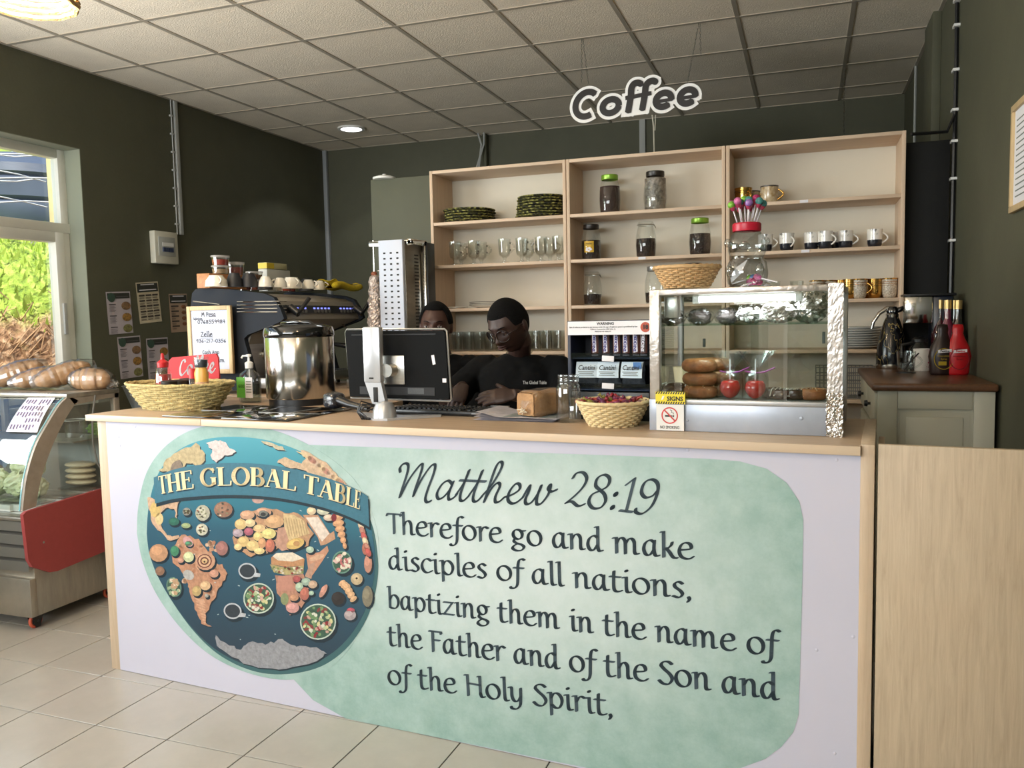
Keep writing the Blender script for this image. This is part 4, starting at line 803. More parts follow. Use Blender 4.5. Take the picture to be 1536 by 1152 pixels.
# faceted tumblers
ft = MB().lathe([(.001, .004), (.026, 0), (.03, .05), (.036, .09), (.037, .1), (.034, .1), (.027, .02), (.001, .014)], 9, cap=False).mesh('tumbler', GLASS, 20)
for px, lb in ((1160, 'faceted glass tumbler just right of the lollipop jar'), (1195, 'faceted glass tumbler standing alone above the pastry case')):
    a = AY(px, 428, SY + .1); tag(obj('faceted_tumbler', ft, None, loc=(a.x, SY + .1, 1.531)), lb, 'tumbler')
# gold and speckled cups on the lower right shelf
gc = mug('gold_cup', '', 'gold and cream cups on the lower right shelf', .036, .098, GOLD, band=M('dark_band', (60, 44, 24), .4), hm=GOLD, flare=1.04)
gs = mug('speckled_cup', '', 'gold and cream cups on the lower right shelf', .036, .098, DUSKY, rimm=GOLD, band=GOLD, hm=GOLD, flare=1.04)
cups = [(gs, 1225, .08, .1, 'speckled cream cup seen through the top of the pastry case'), (gs, 1243, .12, .2, 'speckled cream cup behind the foil wrapped corner post'), (gc, 1262, .14, -.3, 'shiny gold cup partly behind the foil wrapped corner post'), (gc, 1275, .08, -.5, 'shiny gold cup left of the front speckled cup'), (gs, 1289, .07, -.3, 'speckled cream cup with gold bands in the middle of the gold cups'), (gc, 1303, .16, .3, 'shiny gold cup set back behind the speckled cup'), (gc, 1312, .1, -2.6, 'shiny gold cup with handle turned left'), (gc, 1321, .17, .2, 'shiny gold cup in the back beside the end cup'), (gs, 1334, .09, .8, 'speckled cream cup at the right end of the lower shelf')]
seen = set()
for t_, px, dy, rz, lb in cups:
    if id(t_) in seen: putd(t_, px, 445, SY + dy, 1.531, rz, lb)
    else: seen.add(id(t_)); put(t_, px, 445, SY + dy, 1.531, rz, lb)
# dinner plates lower right + wire basket
pg = MB().lathe([(.07, 0), (.075, .003), (.135, .012), (.1355, .0145), (.08, .006), (.001, .005)], 40, cap=False).mesh('plate', M('grey_white_ceramic', (196, 196, 192), .25, coat=.3), True)
for k in range(9):
    tag(obj('dinner_plate', pg, None, loc=(.25, SY + .15, 1.276 + .012 * k)), 'grey dinner plate in the stack above the sideboard, %s' % ['lowest', 'second from bottom', 'third from bottom', 'fourth from bottom', 'fifth from bottom', 'fourth from top', 'third from top', 'second from top', 'topmost'][k], 'plate', 'dinner plates stacked on the right unit')
t = thing('wire_basket', 'grey mesh wire basket on a low shelf left of the sideboard', 'basket', (.19, SY + .15, 1.021)); wb = MB()
for z in (.0, .04, .08, .12, .16): wb.tube([(-.14, -.1, z), (.14, -.1, z), (.14, .1, z), (-.14, .1, z)], .003, 5, closed=True)
for k in range(15): wb.tube([(-.14 + .02 * k, -.1, 0), (-.14 + .02 * k, -.1, .16)], .0018, 4); wb.tube([(-.14 + .02 * k, .1, 0), (-.14 + .02 * k, .1, .16)], .0018, 4)
obj('mesh_wall', wb, M('grey_wire', (150, 150, 148), .4, .6), t)['kind'] = 'stuff'; obj('base_tray', MB().box(-.14, .14, -.1, .1, 0, .003), M('grey_wire', (1, 1, 1)), t)

# ------------------------------------------------------------ HANGING COFFEE SIGN
sp_ = AY(955, 150, 4.9)
t = thing('coffee_sign', 'white cut-out sign with bold black lettering Coffee hanging from ceiling chains', 'sign', (sp_.x, 4.9, sp_.z), 0)
k_ = 4.9 / ray(955, 150).y / FPX * 1.0
def sg(px, py): a = AY(px, py, 4.9); return (a.x - sp_.x, a.z - sp_.z)
zk = [0]
def ribbon(mb, path, hw, d0, d1, ext=0):
    zk[0] += 1
    P = [Vector(p) for p in path]
    if ext: P[0] = P[0] + (P[0] - P[1]).normalized() * ext; P[-1] = P[-1] + (P[-1] - P[-2]).normalized() * ext
    for a, b_ in zip(P, P[1:]):
        dd = (b_ - a)
        if dd.length < 1e-6: continue
        n_ = Vector((-dd.y, dd.x)).normalized() * hw; e_ = dd.normalized() * hw * .0
        q = [a - n_, b_ - n_, b_ + n_, a + n_]; zk[0] += 1; e0 = (zk[0] % 200) * 8e-6; mb.prism([(v_.x, v_.y) for v_ in q], d1 - d0, (0, d0 - e0, 0))
    for a in P[1:-1]:
        zk[0] += 1; mb.prism([(a.x + hw * math.cos(k * PI / 8), a.y + hw * math.sin(k * PI / 8)) for k in range(16)], d1 - d0, (0, d0 - (zk[0] % 200) * 8e-6, 0))
tl = -.062   # slope of the row of letters
def el(cx, cy, rx, ry, a0, a1, sl=.16, n=20): return [(cx + rx * math.cos(R(a)) + sl * ry * math.sin(R(a)), cy - ry * math.sin(R(a)) + tl * rx * math.cos(R(a)) * 1.4) for a in [a0 + (a1 - a0) * k / n for k in range(n + 1)]]
lets = [el(881, 157.5, 16.5, 18.5, 50, 302), el(917, 160.5, 12, 10.5, 0, 360), [(943, 170), (947, 146), (948, 134), (952, 127), (958, 125.5), (962, 127)], [(964, 166.5), (968, 143), (969.5, 131), (974, 124.5), (980, 122.5), (984, 124)], [(939, 148.5), (978, 141)],
        el(996, 151, 11.5, 10.5, -2, 318, n=22), [(985, 154), (1009, 150)], el(1032, 146, 11.5, 10.5, -2, 318, n=22), [(1021, 149), (1045, 145)]]
px2m = 4.9 / (FPX * ray(955, 150).normalized().dot(ROT @ Vector((0, 1, 0)))) * 1.0
px2m = (Vector(sg(956, 150)) - Vector(sg(955, 150))).length
wb_ = MB(); bb_ = MB()
for q in lets:
    th_ = 4.7 if q is not lets[4] and len(q) != 2 else 3.0
    if q is lets[6] or q is lets[8] : th_ = 2.5
    pts = [sg(*p) for p in q]
    if 4 < len(pts) < 10: pts = crom(pts, 5)
    ribbon(bb_, pts, th_ * px2m, -.0195, -.0185); ribbon(wb_, pts, (th_ + 4.4) * px2m, -.015, .0, ext=4.5 * px2m)
wb_.prism([sg(*p) for p in ((932, 177), (974, 171), (980, 140), (940, 140))], .015, (0, -.0167, 0))
wb_.prism([sg(*p) for p in ((990, 150), (1036, 146), (1036, 152), (990, 158))], .015, (0, -.0168, 0))
obj('backing_board', wb_, M('white_acrylic_sign', (250, 248, 244), .4), t, 20); obj('black_lettering', bb_, M('sign_black', (38, 34, 32), .3), t)['kind'] = 'stuff'
def chain(name, pts, parent, r=.0035):
    mb = MB(); P = [Vector(p) for p in pts]
    L = [(b_ - a).length for a, b_ in zip(P, P[1:])]; s = 0; k = 0
    for a, b_, l_ in zip(P, P[1:], L):
        n_ = max(1, int(l_ / .014)); d = (b_ - a) / n_
        for i in range(n_):
            c = a + d * (i + .5); side = Vector((1, 0, 0)) if (k % 2) else Vector((0, 1, 0)); k += 1; dn = d.normalized()
            mb.tube([c + dn * (.009 * math.cos(q * PI / 3)) + side * (.0045 * math.sin(q * PI / 3)) for q in range(6)], .0014, 3, closed=True)
    return obj(name, mb, STEEL, parent, False)
def wl_(p): return Vector(p) - t.location
c1 = AZ(876, 60, ZC); h1 = Vector((sg(884, 133)[0], -.008, sg(884, 133)[1])); c2 = AZ(1048, 35, ZC); h2 = Vector((sg(1031, 127)[0], -.008, sg(1031, 127)[1]))
chain('hanging_chain', [h1, wl_((c1.x, 4.9, ZC - .004))], t); chain('hanging_chain', [wl_((c1.x - .008, 4.9, ZC - .004)), wl_((c1.x - .012, 4.9, ZC - .25))], t); chain('hanging_chain', [h2, wl_((c2.x, 4.9, ZC - .004))], t); chain('hanging_chain', [wl_((c2.x + .008, 4.9, ZC - .004)), wl_((c2.x + .012, 4.9, ZC - .18))], t)
cd = MB(); cd.tube([(sg(978, 172)[0], .01, sg(978, 172)[1]), (sg(980, 190)[0], .01, sg(980, 190)[1]), (sg(981, 225)[0], .01, sg(981, 235)[1])], .004, 5); cd.tube([(sg(983, 172)[0], .01, sg(983, 172)[1]), (sg(982, 195)[0], .01, sg(982, 195)[1])], .003, 5); obj('power_cord', cd, M('pale_cord', (190, 186, 170), .5), t)
t = thing('loose_chain', 'thin steel chain hanging from the ceiling above the right shelving unit', 'chain', AZ(1267, 92, ZC)); a = AZ(1267, 92, ZC)
chain('chain_link', [(0, 0, -.004), (.0, -.0, -.62)], t)['kind'] = 'stuff'
# ------------------------------------------------------------ BASKETS
def basket(mb, mb2, rt, rb, h, rows, stakes, th_, ey=1.0, wav=.004):
    N = stakes * 4
    for k in range(rows):
        f = (k + .5) / rows; r0 = rb + (rt - rb) * (f ** .85)
        pts = []
        for q in range(N):
            a = 2 * PI * q / N; r_ = r0 + wav * math.cos(q * PI / 4 + k * PI)
            pts.append((r_ * math.cos(a), r_ * ey * math.sin(a), f * h))
        mb.tube(pts, th_ * h / rows, 5, closed=True)
    for k in range(stakes // 1):
        a = 2 * PI * (k + .0) / stakes; mb2.tube([((rb + (rt - rb) * (f ** .85)) * math.cos(a), (rb + (rt - rb) * (f ** .85)) * ey * math.sin(a), f * h) for f in (.02, .3, .6, 1)], .0028, 4)
def rim_ring(r, ey, z, tk, n=48, tw=.0): return MB().tube([((r + tw * math.cos(q * 3)) * math.cos(2 * PI * q / n), (r + tw * math.cos(q * 3)) * ey * math.sin(2 * PI * q / n), z + tw * math.sin(q * 3)) for q in range(n)], tk, 6, closed=True)
SEAG = M('seagrass', (206, 186, 128), .75, var=(40, .35), bump=(120, .8)); WICK = M('pale_wicker', (228, 206, 158), .6, var=(60, .2)); WICK2 = M('honey_wicker', (206, 168, 118), .6, var=(60, .25))
def mkbasket(name, label, u, v, z, rt, rb, h, rows, stakes, mat, ey=1, wav=.004, th_=.62):
    t = cthing(name, label, 'basket', u, v, z); a, b = MB(), MB(); basket(a, b, rt, rb, h, rows, stakes, th_, ey, wav)
    obj('woven_wall', a, mat, t, True); obj('stakes', b, mat, t, True)['kind'] = 'stuff'; obj('rim', rim_ring(rt + .002, ey, h, .0065, 60, .0015), mat, t, True)
    obj('base', MB().lathe([(.001, .0), (rb, .0), (rb, .006), (.001, .006)], 32, cap=False, sy=ey), mat, t); return t
mkbasket('seagrass_basket', 'large oval seagrass basket filled with sauce bottles at the left counter end', .135, .285, CZ, .268, .178, .112, 12, 26, SEAG, .62, .006)
mkbasket('sweet_basket', 'small round pale wicker basket of wrapped sweets between jar and pastry case', 2.138, .225, CZ, .118, .075, .082, 11, 34, WICK)
cu, cz_ = UV(1030, 400, .30); mkbasket('wicker_basket', 'empty honey coloured wicker basket on top of the pastry case', cu, .30, 1.553, .104, .066, .068, 11, 30, WICK2)
# sweets in small basket
rnd = random.Random(5); SWC = [(106, 36, 62), (150, 40, 50), (120, 110, 40), (90, 34, 70), (160, 60, 48), (134, 44, 84)]
sw = MB().ell((0, 0, 0), .016, .010, .008, 8, 6).tube([(-.03, 0, .003), (-.022, 0, 0), (-.014, 0, 0)], [.008, .003, .006], 6).tube([(.014, 0, 0), (.022, 0, 0), (.03, 0, -.002)], [.006, .003, .008], 6)
swm = [sw.mesh('sweet', M('sweet_wrap_%s' % n_, c, .28), True) for n_, c in zip('rose red olive plum rust berry'.split(), SWC)]
fl_ = cthing('sweet_basket_liner', 'loose sweets filling the small round wicker basket', 'sweets', 2.138, .225, CZ + .01); obj('filling', MB().lathe([(.001, .0), (.066, .0), (.098, .052), (.06, .058), (.001, .06)], 20, cap=False), M('sweet_fill', (96, 40, 50), .4, var=(60, .9), col2=(150, 130, 60)), fl_, True)
for k in range(26):
    a = k * 2.4; r_ = .098 * math.sqrt((k + .5) / 26); p = CW(2.138 + r_ * math.cos(a), .225 + r_ * math.sin(a), CZ + .076 + rnd.uniform(0, .008) + .008 * (1 - r_ / .1))
    o = obj('wrapped_sweet', swm[k % 6], None, loc=p, rot=(rnd.uniform(-.5, .5), rnd.uniform(-.5, .5), rnd.uniform(0, 3))); tag(o, '%s wrapped sweet lying in the small round wicker basket' % ['rose', 'red', 'olive', 'plum', 'rust', 'berry'][k % 6], 'sweet', 'wrapped sweets in the small basket, %s' % ['rose', 'red', 'olive', 'plum', 'rust', 'berry'][k % 6])
# ------------------------------------------------------------ SAUCES IN THE OVAL BASKET
def bt_(name, label, cat, px, v, z, parts): u_, _ = UV(px, 560, v); t = cthing(name, label, cat, u_, v, z); [obj(n_, m_, mt, t, 45) for n_, m_, mt in parts]; return t
RED = M('red_plastic', (196, 34, 40), .35); REDS = M('tomato_sauce', (176, 60, 52), .4)
bt_('squeeze_bottle', 'clear squeeze bottle of red sauce with a pointed red cap', 'sauce bottle', 245, .28, CZ + .03, [('bottle', MB().lathe([(.001, 0), (.034, 0), (.036, .05), (.034, .12), (.026, .145), (.02, .15)], 20, cap=False), CLEARP), ('sauce', MB().lathe([(.001, .003), (.033, .003), (.034, .05), (.031, .118), (.001, .12)], 20, cap=False), REDS), ('cap', MB().lathe([(.024, .15), (.025, .172), (.018, .178), (.009, .185), (.007, .208), (.003, .213), (.001, .213)], 16, cap=False), RED)])
for px, v, lb in ((254, .2, 'small glass jar with black lid at the left front of the oval basket'), (270, .24, 'wide glass jar with black metal lid in the oval basket'), (281, .32, 'dark lidded jar standing behind the wide jar')):
    bt_('sauce_jar', lb, 'jar', px, v, CZ + .03, [('jar_glass', MB().lathe([(.001, 0), (.034, 0), (.036, .02), (.036, .07), (.032, .082)], 20, cap=False), M('sauce_jar_glass', (120, 112, 84), .15, coat=1)), ('lid', MB().lathe([(.035, .08), (.036, .096), (.033, .099), (.001, .1)], 24, cap=False), BL)])
bt_('soy_bottle', 'small dark sauce bottle with a red cap in the oval basket', 'sauce bottle', 290, .26, CZ + .032, [('bottle', MB().lathe([(.001, 0), (.026, 0), (.027, .07), (.02, .1), (.017, .105)], 16, cap=False), M('soy_glass', (40, 24, 22), .12, coat=1)), ('label', MB().lathe([(.0275, .015), (.0275, .06)], 16, cap=False), M('red_label', (170, 50, 46), .5)), ('cap', MB().lathe([(.019, .103), (.019, .145), (.001, .147)], 16, cap=False), RED)])
bt_('mustard_bottle', 'yellow mustard bottle with dark cap and red label, tallest in oval basket', 'sauce bottle', 302, .24, CZ + .038, [('bottle', MB().lathe([(.001, 0), (.034, 0), (.036, .03), (.032, .09), (.034, .12), (.024, .148)], 20, cap=False, sy=.7), M('mustard', (214, 160, 70), .35)), ('label', MB().lathe([(.0362, .03), (.0335, .085)], 20, cap=False, sy=.72), M('mustard_label', (150, 44, 44), .5, var=(50, .5), col2=(220, 190, 140))), ('cap', MB().lathe([(.025, .146), (.028, .15), (.03, .178), (.001, .18)], 20, cap=False, sy=.8), M('slate_cap', (58, 66, 74), .4)), ('film', MB().lathe([(.030, .15), (.036, .19), (.034, .192)], 12, cap=False, sy=.8), CLING)])
# red Coffee plate
a, z_ = UV(275, 555, .42); t = cthing('coffee_plate_sign', 'small red sign with white script Coffee behind the oval basket', 'sign', a, .475, CZ)
q = [(-.155, .10), (-.15, .19), (-.12, .214), (.15, .232), (.162, .215), (.164, .12), (.15, .1), (-.13, .075)]
obj('plate', MB().prism([(x, z) for x, z in q], .008, (0, -.004, 0)), M('sign_red', (190, 34, 40), .65), t)
obj('stand_foot', MB().box(-.1, .1, -.003, .04, 0, .11), BLACKM, t)
mb = MB(); GG = dict(G); G['C*'] = (1.3, [[(.96, 1.3), (.8, 1.5), (.46, 1.4), (.16, .8), (.2, .2), (.5, -.02), (.9, .2), (1.3, .5)]]); G['o*'] = (1.1, [arc(.5, .48, .4, .46, 60, 420)]); G['f*'] = (.8, [[(0, .3), (.5, 1.0), (.66, 1.6), (.46, 1.7), (.34, 1.0), (.2, -.5), (.36, -.5), (.44, .1), (.8, .4)]])
write_line(mb, 'Coffee', (-.08, .13), (.14, .146), .046, lambda a_, b_, d: (a_, -.0052, b_), wd=.3, thin=.12, ang=35, shear=.25, key=lambda c: c + '*'); obj('script_lettering', mb, PAPER, t)['kind'] = 'stuff'
# ------------------------------------------------------------ SANITIZER, HOBS, URN, SCANNER
a, _ = UV(375, 580, .56); t = cthing('hand_sanitizer', 'clear pump bottle of hand sanitizer with a green label', 'pump bottle', a, .56)
obj('bottle', MB().lathe([(.001, 0), (.056, 0), (.06, .01), (.058, .11), (.05, .135), (.024, .15), (.02, .165)], 28, cap=False, sy=.55), CLEARP, t, 60)
obj('gel', MB().lathe([(.001, .004), (.054, .004), (.055, .09), (.001, .092)], 24, cap=False, sy=.53), glass('clear_gel', (225, 236, 232), .06, .1, .3), t, 60)
obj('green_label', MB().box(-.048, .0, -.0345, -.0335, .025, .12), M('bright_green_label', (96, 176, 62), .5), t); obj('white_label', MB().box(.002, .044, -.0345, -.0335, .025, .12), PAPER, t)
text('label_text', '600', .024, M('dark_green_text', (22, 60, 20), .5), t, (-.02, -.035, .078)); lb_ = MB(); [lb_.box(.008, .038, -.0352, -.0345, .05 + .012 * k, .054 + .012 * k) for k in range(5)]; obj('small_print', lb_, M('grey_print', (120, 126, 120), .7), t)['kind'] = 'stuff'
obj('pump', MB().tube([(0, 0, .02), (0, 0, .155)], .003, 6).lathe([(.018, .16), (.019, .185), (.012, .19), (.006, .192), (.005, .212), (.012, .214), (.012, .224), (.001, .226)], 16, cap=False).tube([(0, 0, .218), (-.03, -.006, .217), (-.036, -.007, .207)], .0045, 6), WHITE, t)
HOB = M('black_hob_glass', (14, 15, 18), .08, coat=1); HL = M('hob_line', (150, 150, 146), .5)
for u0, u1, lb in ((.325, .625, 'left black glass hob panel set flat beside the oval basket'), (.632, .955, 'right black glass hob panel lying in front of the urn')):
    t = cthing('glass_hob', lb, 'hob', u0, 0, CZ, 0); w_ = u1 - u0
    obj('glass_top', MB().bbox(0, w_, .0, .42, .0005, .006, .002), HOB, t)
    l_ = MB(); l_.box(.01, w_ - .01, .2, .204, .006, .0065); l_.box(w_ * .5, w_ * .5 + .004, .01, .41, .006, .0064); obj('marking_line', l_, HL, t)['kind'] = 'stuff'
a, _ = UV(455, 560, .6); t = cthing('drinks_urn', 'tall stainless steel drinks urn with a glossy black lid', 'urn', a, .58)
obj('steel_body', MB().lathe([(.150, .03), (.153, .036), (.153, .30), (.15, .306)], 48, cap=False), M('urn_steel', (196, 192, 186), .16, 1, var=(3, .15), stretch=(9, 9, .15)), t, 40)
obj('base_ring', MB().lathe([(.001, .0), (.142, .0), (.142, .03), (.150, .032)], 40, cap=False), BLACK, t)
GBL = M('gloss_black', (16, 16, 18), .1, coat=1)
obj('lid', MB().lathe([(.154, .302), (.157, .31), (.156, .328), (.150, .345), (.12, .356), (.04, .360), (.001, .36)], 48, cap=False), GBL, t, 30)
obj('lid_handle', MB().tube([(-.09, .0, .35), (-.075, -.02, .366), (0, -.03, .37), (.075, -.02, .366), (.09, 0, .35)], .009, 8), GBL, t, 60); obj('clamp', MB().bbox(-.17, -.15, -.03, .0, .29, .345, .004).tube([(-.16, -.015, .3), (-.172, -.02, .27), (-.165, -.02, .24)], .003, 6), STEELP, t)
t = cthing('card_scanner', 'small black handheld scanner wrapped in crinkled clear film', 'scanner', .905, .36, CZ, -.35)
obj('scanner_head', MB().bbox(-.045, .035, -.035, .035, .012, .075, .018, 3), M('wrapped_black', (30, 32, 42), .12, bump=(40, .9), coat=1), t); obj('film_wrap', MB().ell((-.005, 0, .044), .05, .042, .038, 14, 9), CLING, t, False); obj('grip', MB().tube([(.03, 0, .045), (.09, .01, .03), (.19, .03, .016)], [.02, .016, .012], 10), BLACK, t, 60)
cbl = MB(); cbl.tube([(.19, .03, .016), (.26, .06, .006), (.22, .16, .005), (.32, .22, .005)], .003, 6); obj('cable', cbl, BLACK, t, 60)
# ------------------------------------------------------------ MONITOR, KEYBOARD
u0, u1 = 1.055, 1.507; t = cthing('computer_monitor', 'black computer monitor seen from behind on a silver stand', 'monitor', (u0 + u1) / 2, .25)
hw = (u1 - u0) / 2; MON = M('monitor_black', (16, 17, 18), .7, spec=.12)
b_ = MB(); b_.prism([(-hw + .012, .075), (hw - .006, .072), (hw - .001, .08), (hw - .012, .318), (hw - .02, .326), (-hw + .004, .330), (-hw, .322)], .03, (0, -.012, 0)); obj('rear_housing', b_, MON, t)
b_ = MB(); P_ = [(-hw + .010, .068), (hw - .002, .065), (hw + .003, .072), (hw - .009, .324), (hw - .018, .332), (-hw + .002, .336), (-hw - .004, .326)]; b_.tube([(x, -.002, z) for x, z in P_], .004, 6, closed=True); obj('silver_bezel', b_, M('silver_bezel', (176, 176, 174), .3, .6), t)
obj('screen', MB().box(-hw + .012, hw - .015, .018, .0195, .08, .32), M('screen_glow', (120, 140, 170), .3, em=.6), t)
obj('rear_vent', MB().box(-hw + .06, hw - .06, -.0135, -.012, .085, .115), M('vent_dark', (20, 20, 22), .6), t); obj('rear_vent', MB().box(-hw + .03, hw - .05, -.0135, -.012, .312, .316), M('vent_dark', (1, 1, 1)), t)
obj('vesa_plate', MB().bbox(-.055, .04, -.018, -.012, .125, .235, .003), STEEL, t); lg = MB(); lg.cyl((-.012, -.06, .18), (-.012, -.012, .18), .025, 16); obj('mount_hub', lg, STEEL, t)
b_ = MB(); b_.bbox(-.105, -.03, -.075, -.045, .135, .345, .006); b_.prism([(-.103, .136), (-.032, .136), (-.015, .06), (-.002, .01), (-.055, .01), (-.075, .06)], .02, (0, -.07, 0)); obj('stand_column', b_, M('stand_silver', (196, 198, 202), .3, .5), t)
obj('stand_slot', MB().bbox(-.066, -.046, -.072, -.069, .062, .118, .003), BLACKM, t); obj('stand_slot', MB().bbox(-.08, -.06, -.0765, -.074, .149, .155, .002), BLACKM, t)
b_ = MB(); b_.prism([(-.20, .02), (-.185, .0), (-.03, -.135), (.03, -.13), (.165, .03), (.16, .045), (.02, .0), (-.02, .0), (-.185, .035)], .008, (0, 0, .0005), (1, 0, 0), (0, 1, 0), (0, 0, 1)); obj('stand_base', b_, M('stand_silver', (1, 1, 1)), t)
obj('base_dome', MB().lathe([(.045, 0), (.042, .03), (.03, .055), (.001, .062)], 20, cap=False, c=(-.01, -.085, .008)), M('stand_silver', (1, 1, 1)), t)
cb = MB()
for k in range(4): cb.tube([(-.05 + .012 * k, -.08, .05), (-.09 + .006 * k, -.12, .07 - .012 * k), (-.10 + .005 * k, -.13, .03), (-.085 + .01 * k, -.125, .004), (-.02, -.02 + .02 * k, .004), (.12, .03 + .01 * k, .004)], .0035, 6)
obj('cable', cb, BLACK, t, 60)['kind'] = 'stuff'
obj('asset_sticker', MB().prism([(.155, .235), (.167, .237), (.173, .203), (.161, .200)], .001, (0, -.0135, 0)), PAPER, t); obj('corner_sticker', MB().box(.20, .216, -.0135, -.012, .135, .15), PAPER, t); obj('maker_badge', MB().box(.05, .12, -.0135, -.012, .09, .112), M('badge_grey', (86, 88, 90), .5), t)
t = cthing('keyboard', 'black computer keyboard lying behind the monitor', 'keyboard', 1.42, .40, CZ, -.03)
obj('keyboard_body', MB().bbox(-.23, .235, -.08, .08, .0005, .02, .006), BLACK, t)
km = MB().bbox(-.0075, .0075, -.0075, .0075, 0, .008, .002, 1).mesh('key', M('key_black', (34, 36, 38), .45), False)
for r_ in range(6):
    for c in range(21):
        if (c in (15, 19) and r_ < 5) or (r_ == 0 and 3 < c < 9): continue
        obj('key', km, None, t, loc=(-.215 + .0212 * c, -.063 + .022 * r_ + (.006 if r_ == 5 else 0), .018))
obj('status_strip', MB().box(.14, .22, -.081, -.0795, .01, .014).box(.15, .225, .055, .075, .026, .0275), M('grey_keys', (150, 152, 156), .4), t)
# ------------------------------------------------------------ PAPERS, BREAD, EMPTY JAR
t = cthing('folded_newspaper', 'folded newspaper lying under the wrapped bread loaf', 'newspaper', 1.765, .27, CZ, .02); NP = M('newsprint', (196, 192, 200), .85, var=(30, .2))
for k in range(4):
    m_ = MB(); m_.grid(14, 4, lambda u, v, k=k: (-.16 + .31 * u + .004 * k, -.04 + .22 * v, .0012 + .0028 * k * (.4 + .6 * u) + (.022 * k / 3 + .004) * math.exp(-(u * 7) ** 2 * .5) * (1 if k else .0) + .006 * math.sin(u * 3) * (k == 3)))
    obj('folded_sheet', m_, NP, t, True)
pr_ = MB(); [pr_.box(-.05 + .07 * c, .01 + .07 * c, -.02 + .012 * r_, -.014 + .012 * r_, .0132, .0136) for c in range(3) for r_ in range(10)]; obj('newsprint_text', pr_, M('grey_print', (1, 1, 1)), t)['kind'] = 'stuff'
t = cthing('bread_loaf', 'square brown bread loaf in a tied clear bag on the newspaper', 'bread', 1.838, .35, CZ + .014, -.42); t.scale = (.86, .9, .82); BRD = M('brown_bread', (176, 136, 94), .8, var=(22, .25), bump=(60, .4))
lf = MB(); lf.grid(26, 14, lambda u, v: ((.056 + .006 * (v > .5)) * (1 + .05 * math.sin(v * 9)) * max(-1, min(1, 1.25 * math.cos(2 * PI * u))) * (1 - .06 * abs(2 * v - 1) ** 6), -.10 + .2 * v, .054 + (.054 + .004 * math.sin(v * 8)) * max(-1, min(1, 1.25 * math.sin(2 * PI * u))) * (1 - .06 * abs(2 * v - 1) ** 6)))
lf.add([((.056) * max(-1, min(1, 1.25 * math.cos(2 * PI * i / 24))) * .9, -.104, .054 + .054 * max(-1, min(1, 1.25 * math.sin(2 * PI * i / 24))) * .9) for i in range(24)], [tuple(range(24))]).box(-.048, .048, -.102, .1, .006, .1)
obj('loaf', lf, BRD, t, 50)
bg = MB(); bg.grid(30, 20, lambda u, v: ((.062 * (1 + .03 * math.sin(u * 60 + v * 5)) * max(-1, min(1, 1.25 * math.cos(2 * PI * u)))) * (1 if v > .12 else max(.06, v / .12)), -.118 + .225 * v, .055 - (.12 - min(v, .12)) * .25 + (.059 * (1 + .03 * math.sin(u * 44 + v * 9)) * max(-1, min(1, 1.25 * math.sin(2 * PI * u)))) * (1 if v > .12 else max(.06, v / .12))))
obj('clear_bag', bg, CLING, t, 40); kt = MB()
for k in range(12): a = k * .55; kt.tube([(0, -.112, .030), ((.012 + .01 * (k % 3)) * math.cos(a), -.120 - .004 * (k % 2), .026 + (.009 + .006 * (k % 2)) * math.sin(a))], [.002, .0028], 5)
obj('bag_knot', kt, M('milky_film', (206, 190, 164), .3), t, True)
a, _ = UV(853, 610, .275); t = cthing('empty_jar', 'empty clear plastic jar without lid beside the bread loaf', 'jar', a, .275)
obj('jar_wall', MB().lathe([(.001, .001), (.04, .0), (.044, .006), (.044, .118), (.04, .13), (.036, .136), (.038, .142), (.038, .15), (.036, .153), (.038, .158), (.037, .166)], 28, cap=False, shape=lambda a_: 1 + .012 * math.cos(a_ * 10)), glass('jar_plastic', (240, 243, 243), .12, .06, .6), t, 60)
# ------------------------------------------------------------ SNACK RACK
u0, u1, v0, v1 = 1.933, 2.245, .35, .52; t = cthing('snack_rack', 'dark navy counter display rack for chocolate bars and snack bags', 'display rack', u0, v0); W_ = u1 - u0
NV = M('navy_board', (30, 36, 58), .45, var=(20, .2)); BLUE = M('inner_blue', (28, 62, 96), .5)
obj('side_wall', MB().bbox(0, .012, 0, .17, 0, .35, .002), NV, t); obj('side_wall', MB().bbox(W_ - .012, W_, 0, .17, 0, .35, .002), NV, t); obj('back_wall', MB().box(.012, W_ - .012, .16, .168, 0, .35), M('dark_inner', (36, 38, 46), .6), t)
obj('shelf_board', MB().box(.012, W_ - .012, .01, .16, .0, .018), NV, t); obj('shelf_board', MB().box(.012, W_ - .012, .01, .16, .105, .112), BLUE, t); obj('shelf_board', MB().box(.012, W_ - .012, .02, .16, .215, .222), BLUE, t); obj('top_board', MB().box(0, W_, .0, .17, .346, .352), NV, t)
obj('lower_drawer', MB().bbox(.014, W_ - .014, .0, .012, .0, .1, .002), BLACK, t)
for z in (.108, .216): obj('acrylic_lip', MB().box(.012, W_ - .012, -.002, .0, z, z + .022), glass('grey_acrylic', (190, 196, 204), .06, .1, .3), t)
hdr = obj('header_card', MB().box(.004, W_ - .004, -.006, -.001, .302, .35), PAPER, t)
TX = M('black_ink', (26, 26, 30), .6)
text('header_text', 'WARNING', .013, TX, hdr, (W_ * .46, -.0065, .341), bold=.0003); text('header_text', 'Sale of tobacco products to any person under the age of eighteen years is prohibited by law', .0078, TX, hdr, (W_ * .43, -.0065, .3295), width=W_ * .8)
text('header_text', 'Tobacco Control Act 2007 (No. 4)', .0065, TX, hdr, (W_ * .43, -.0065, .3215)); text('header_text', 'MINISTRY OF HEALTH', .006, TX, hdr, (W_ * .43, -.0065, .3135))
e18 = MB(); e18.cyl((W_ * .92, -.0066, .327), (W_ * .92, -.006, .327), .0175, 28); obj('age_badge', e18, M('badge_red', (176, 70, 44), .5), hdr); text('badge_text', '18', .02, TX, hdr, (W_ * .92, -.0072, .327), bold=.001)
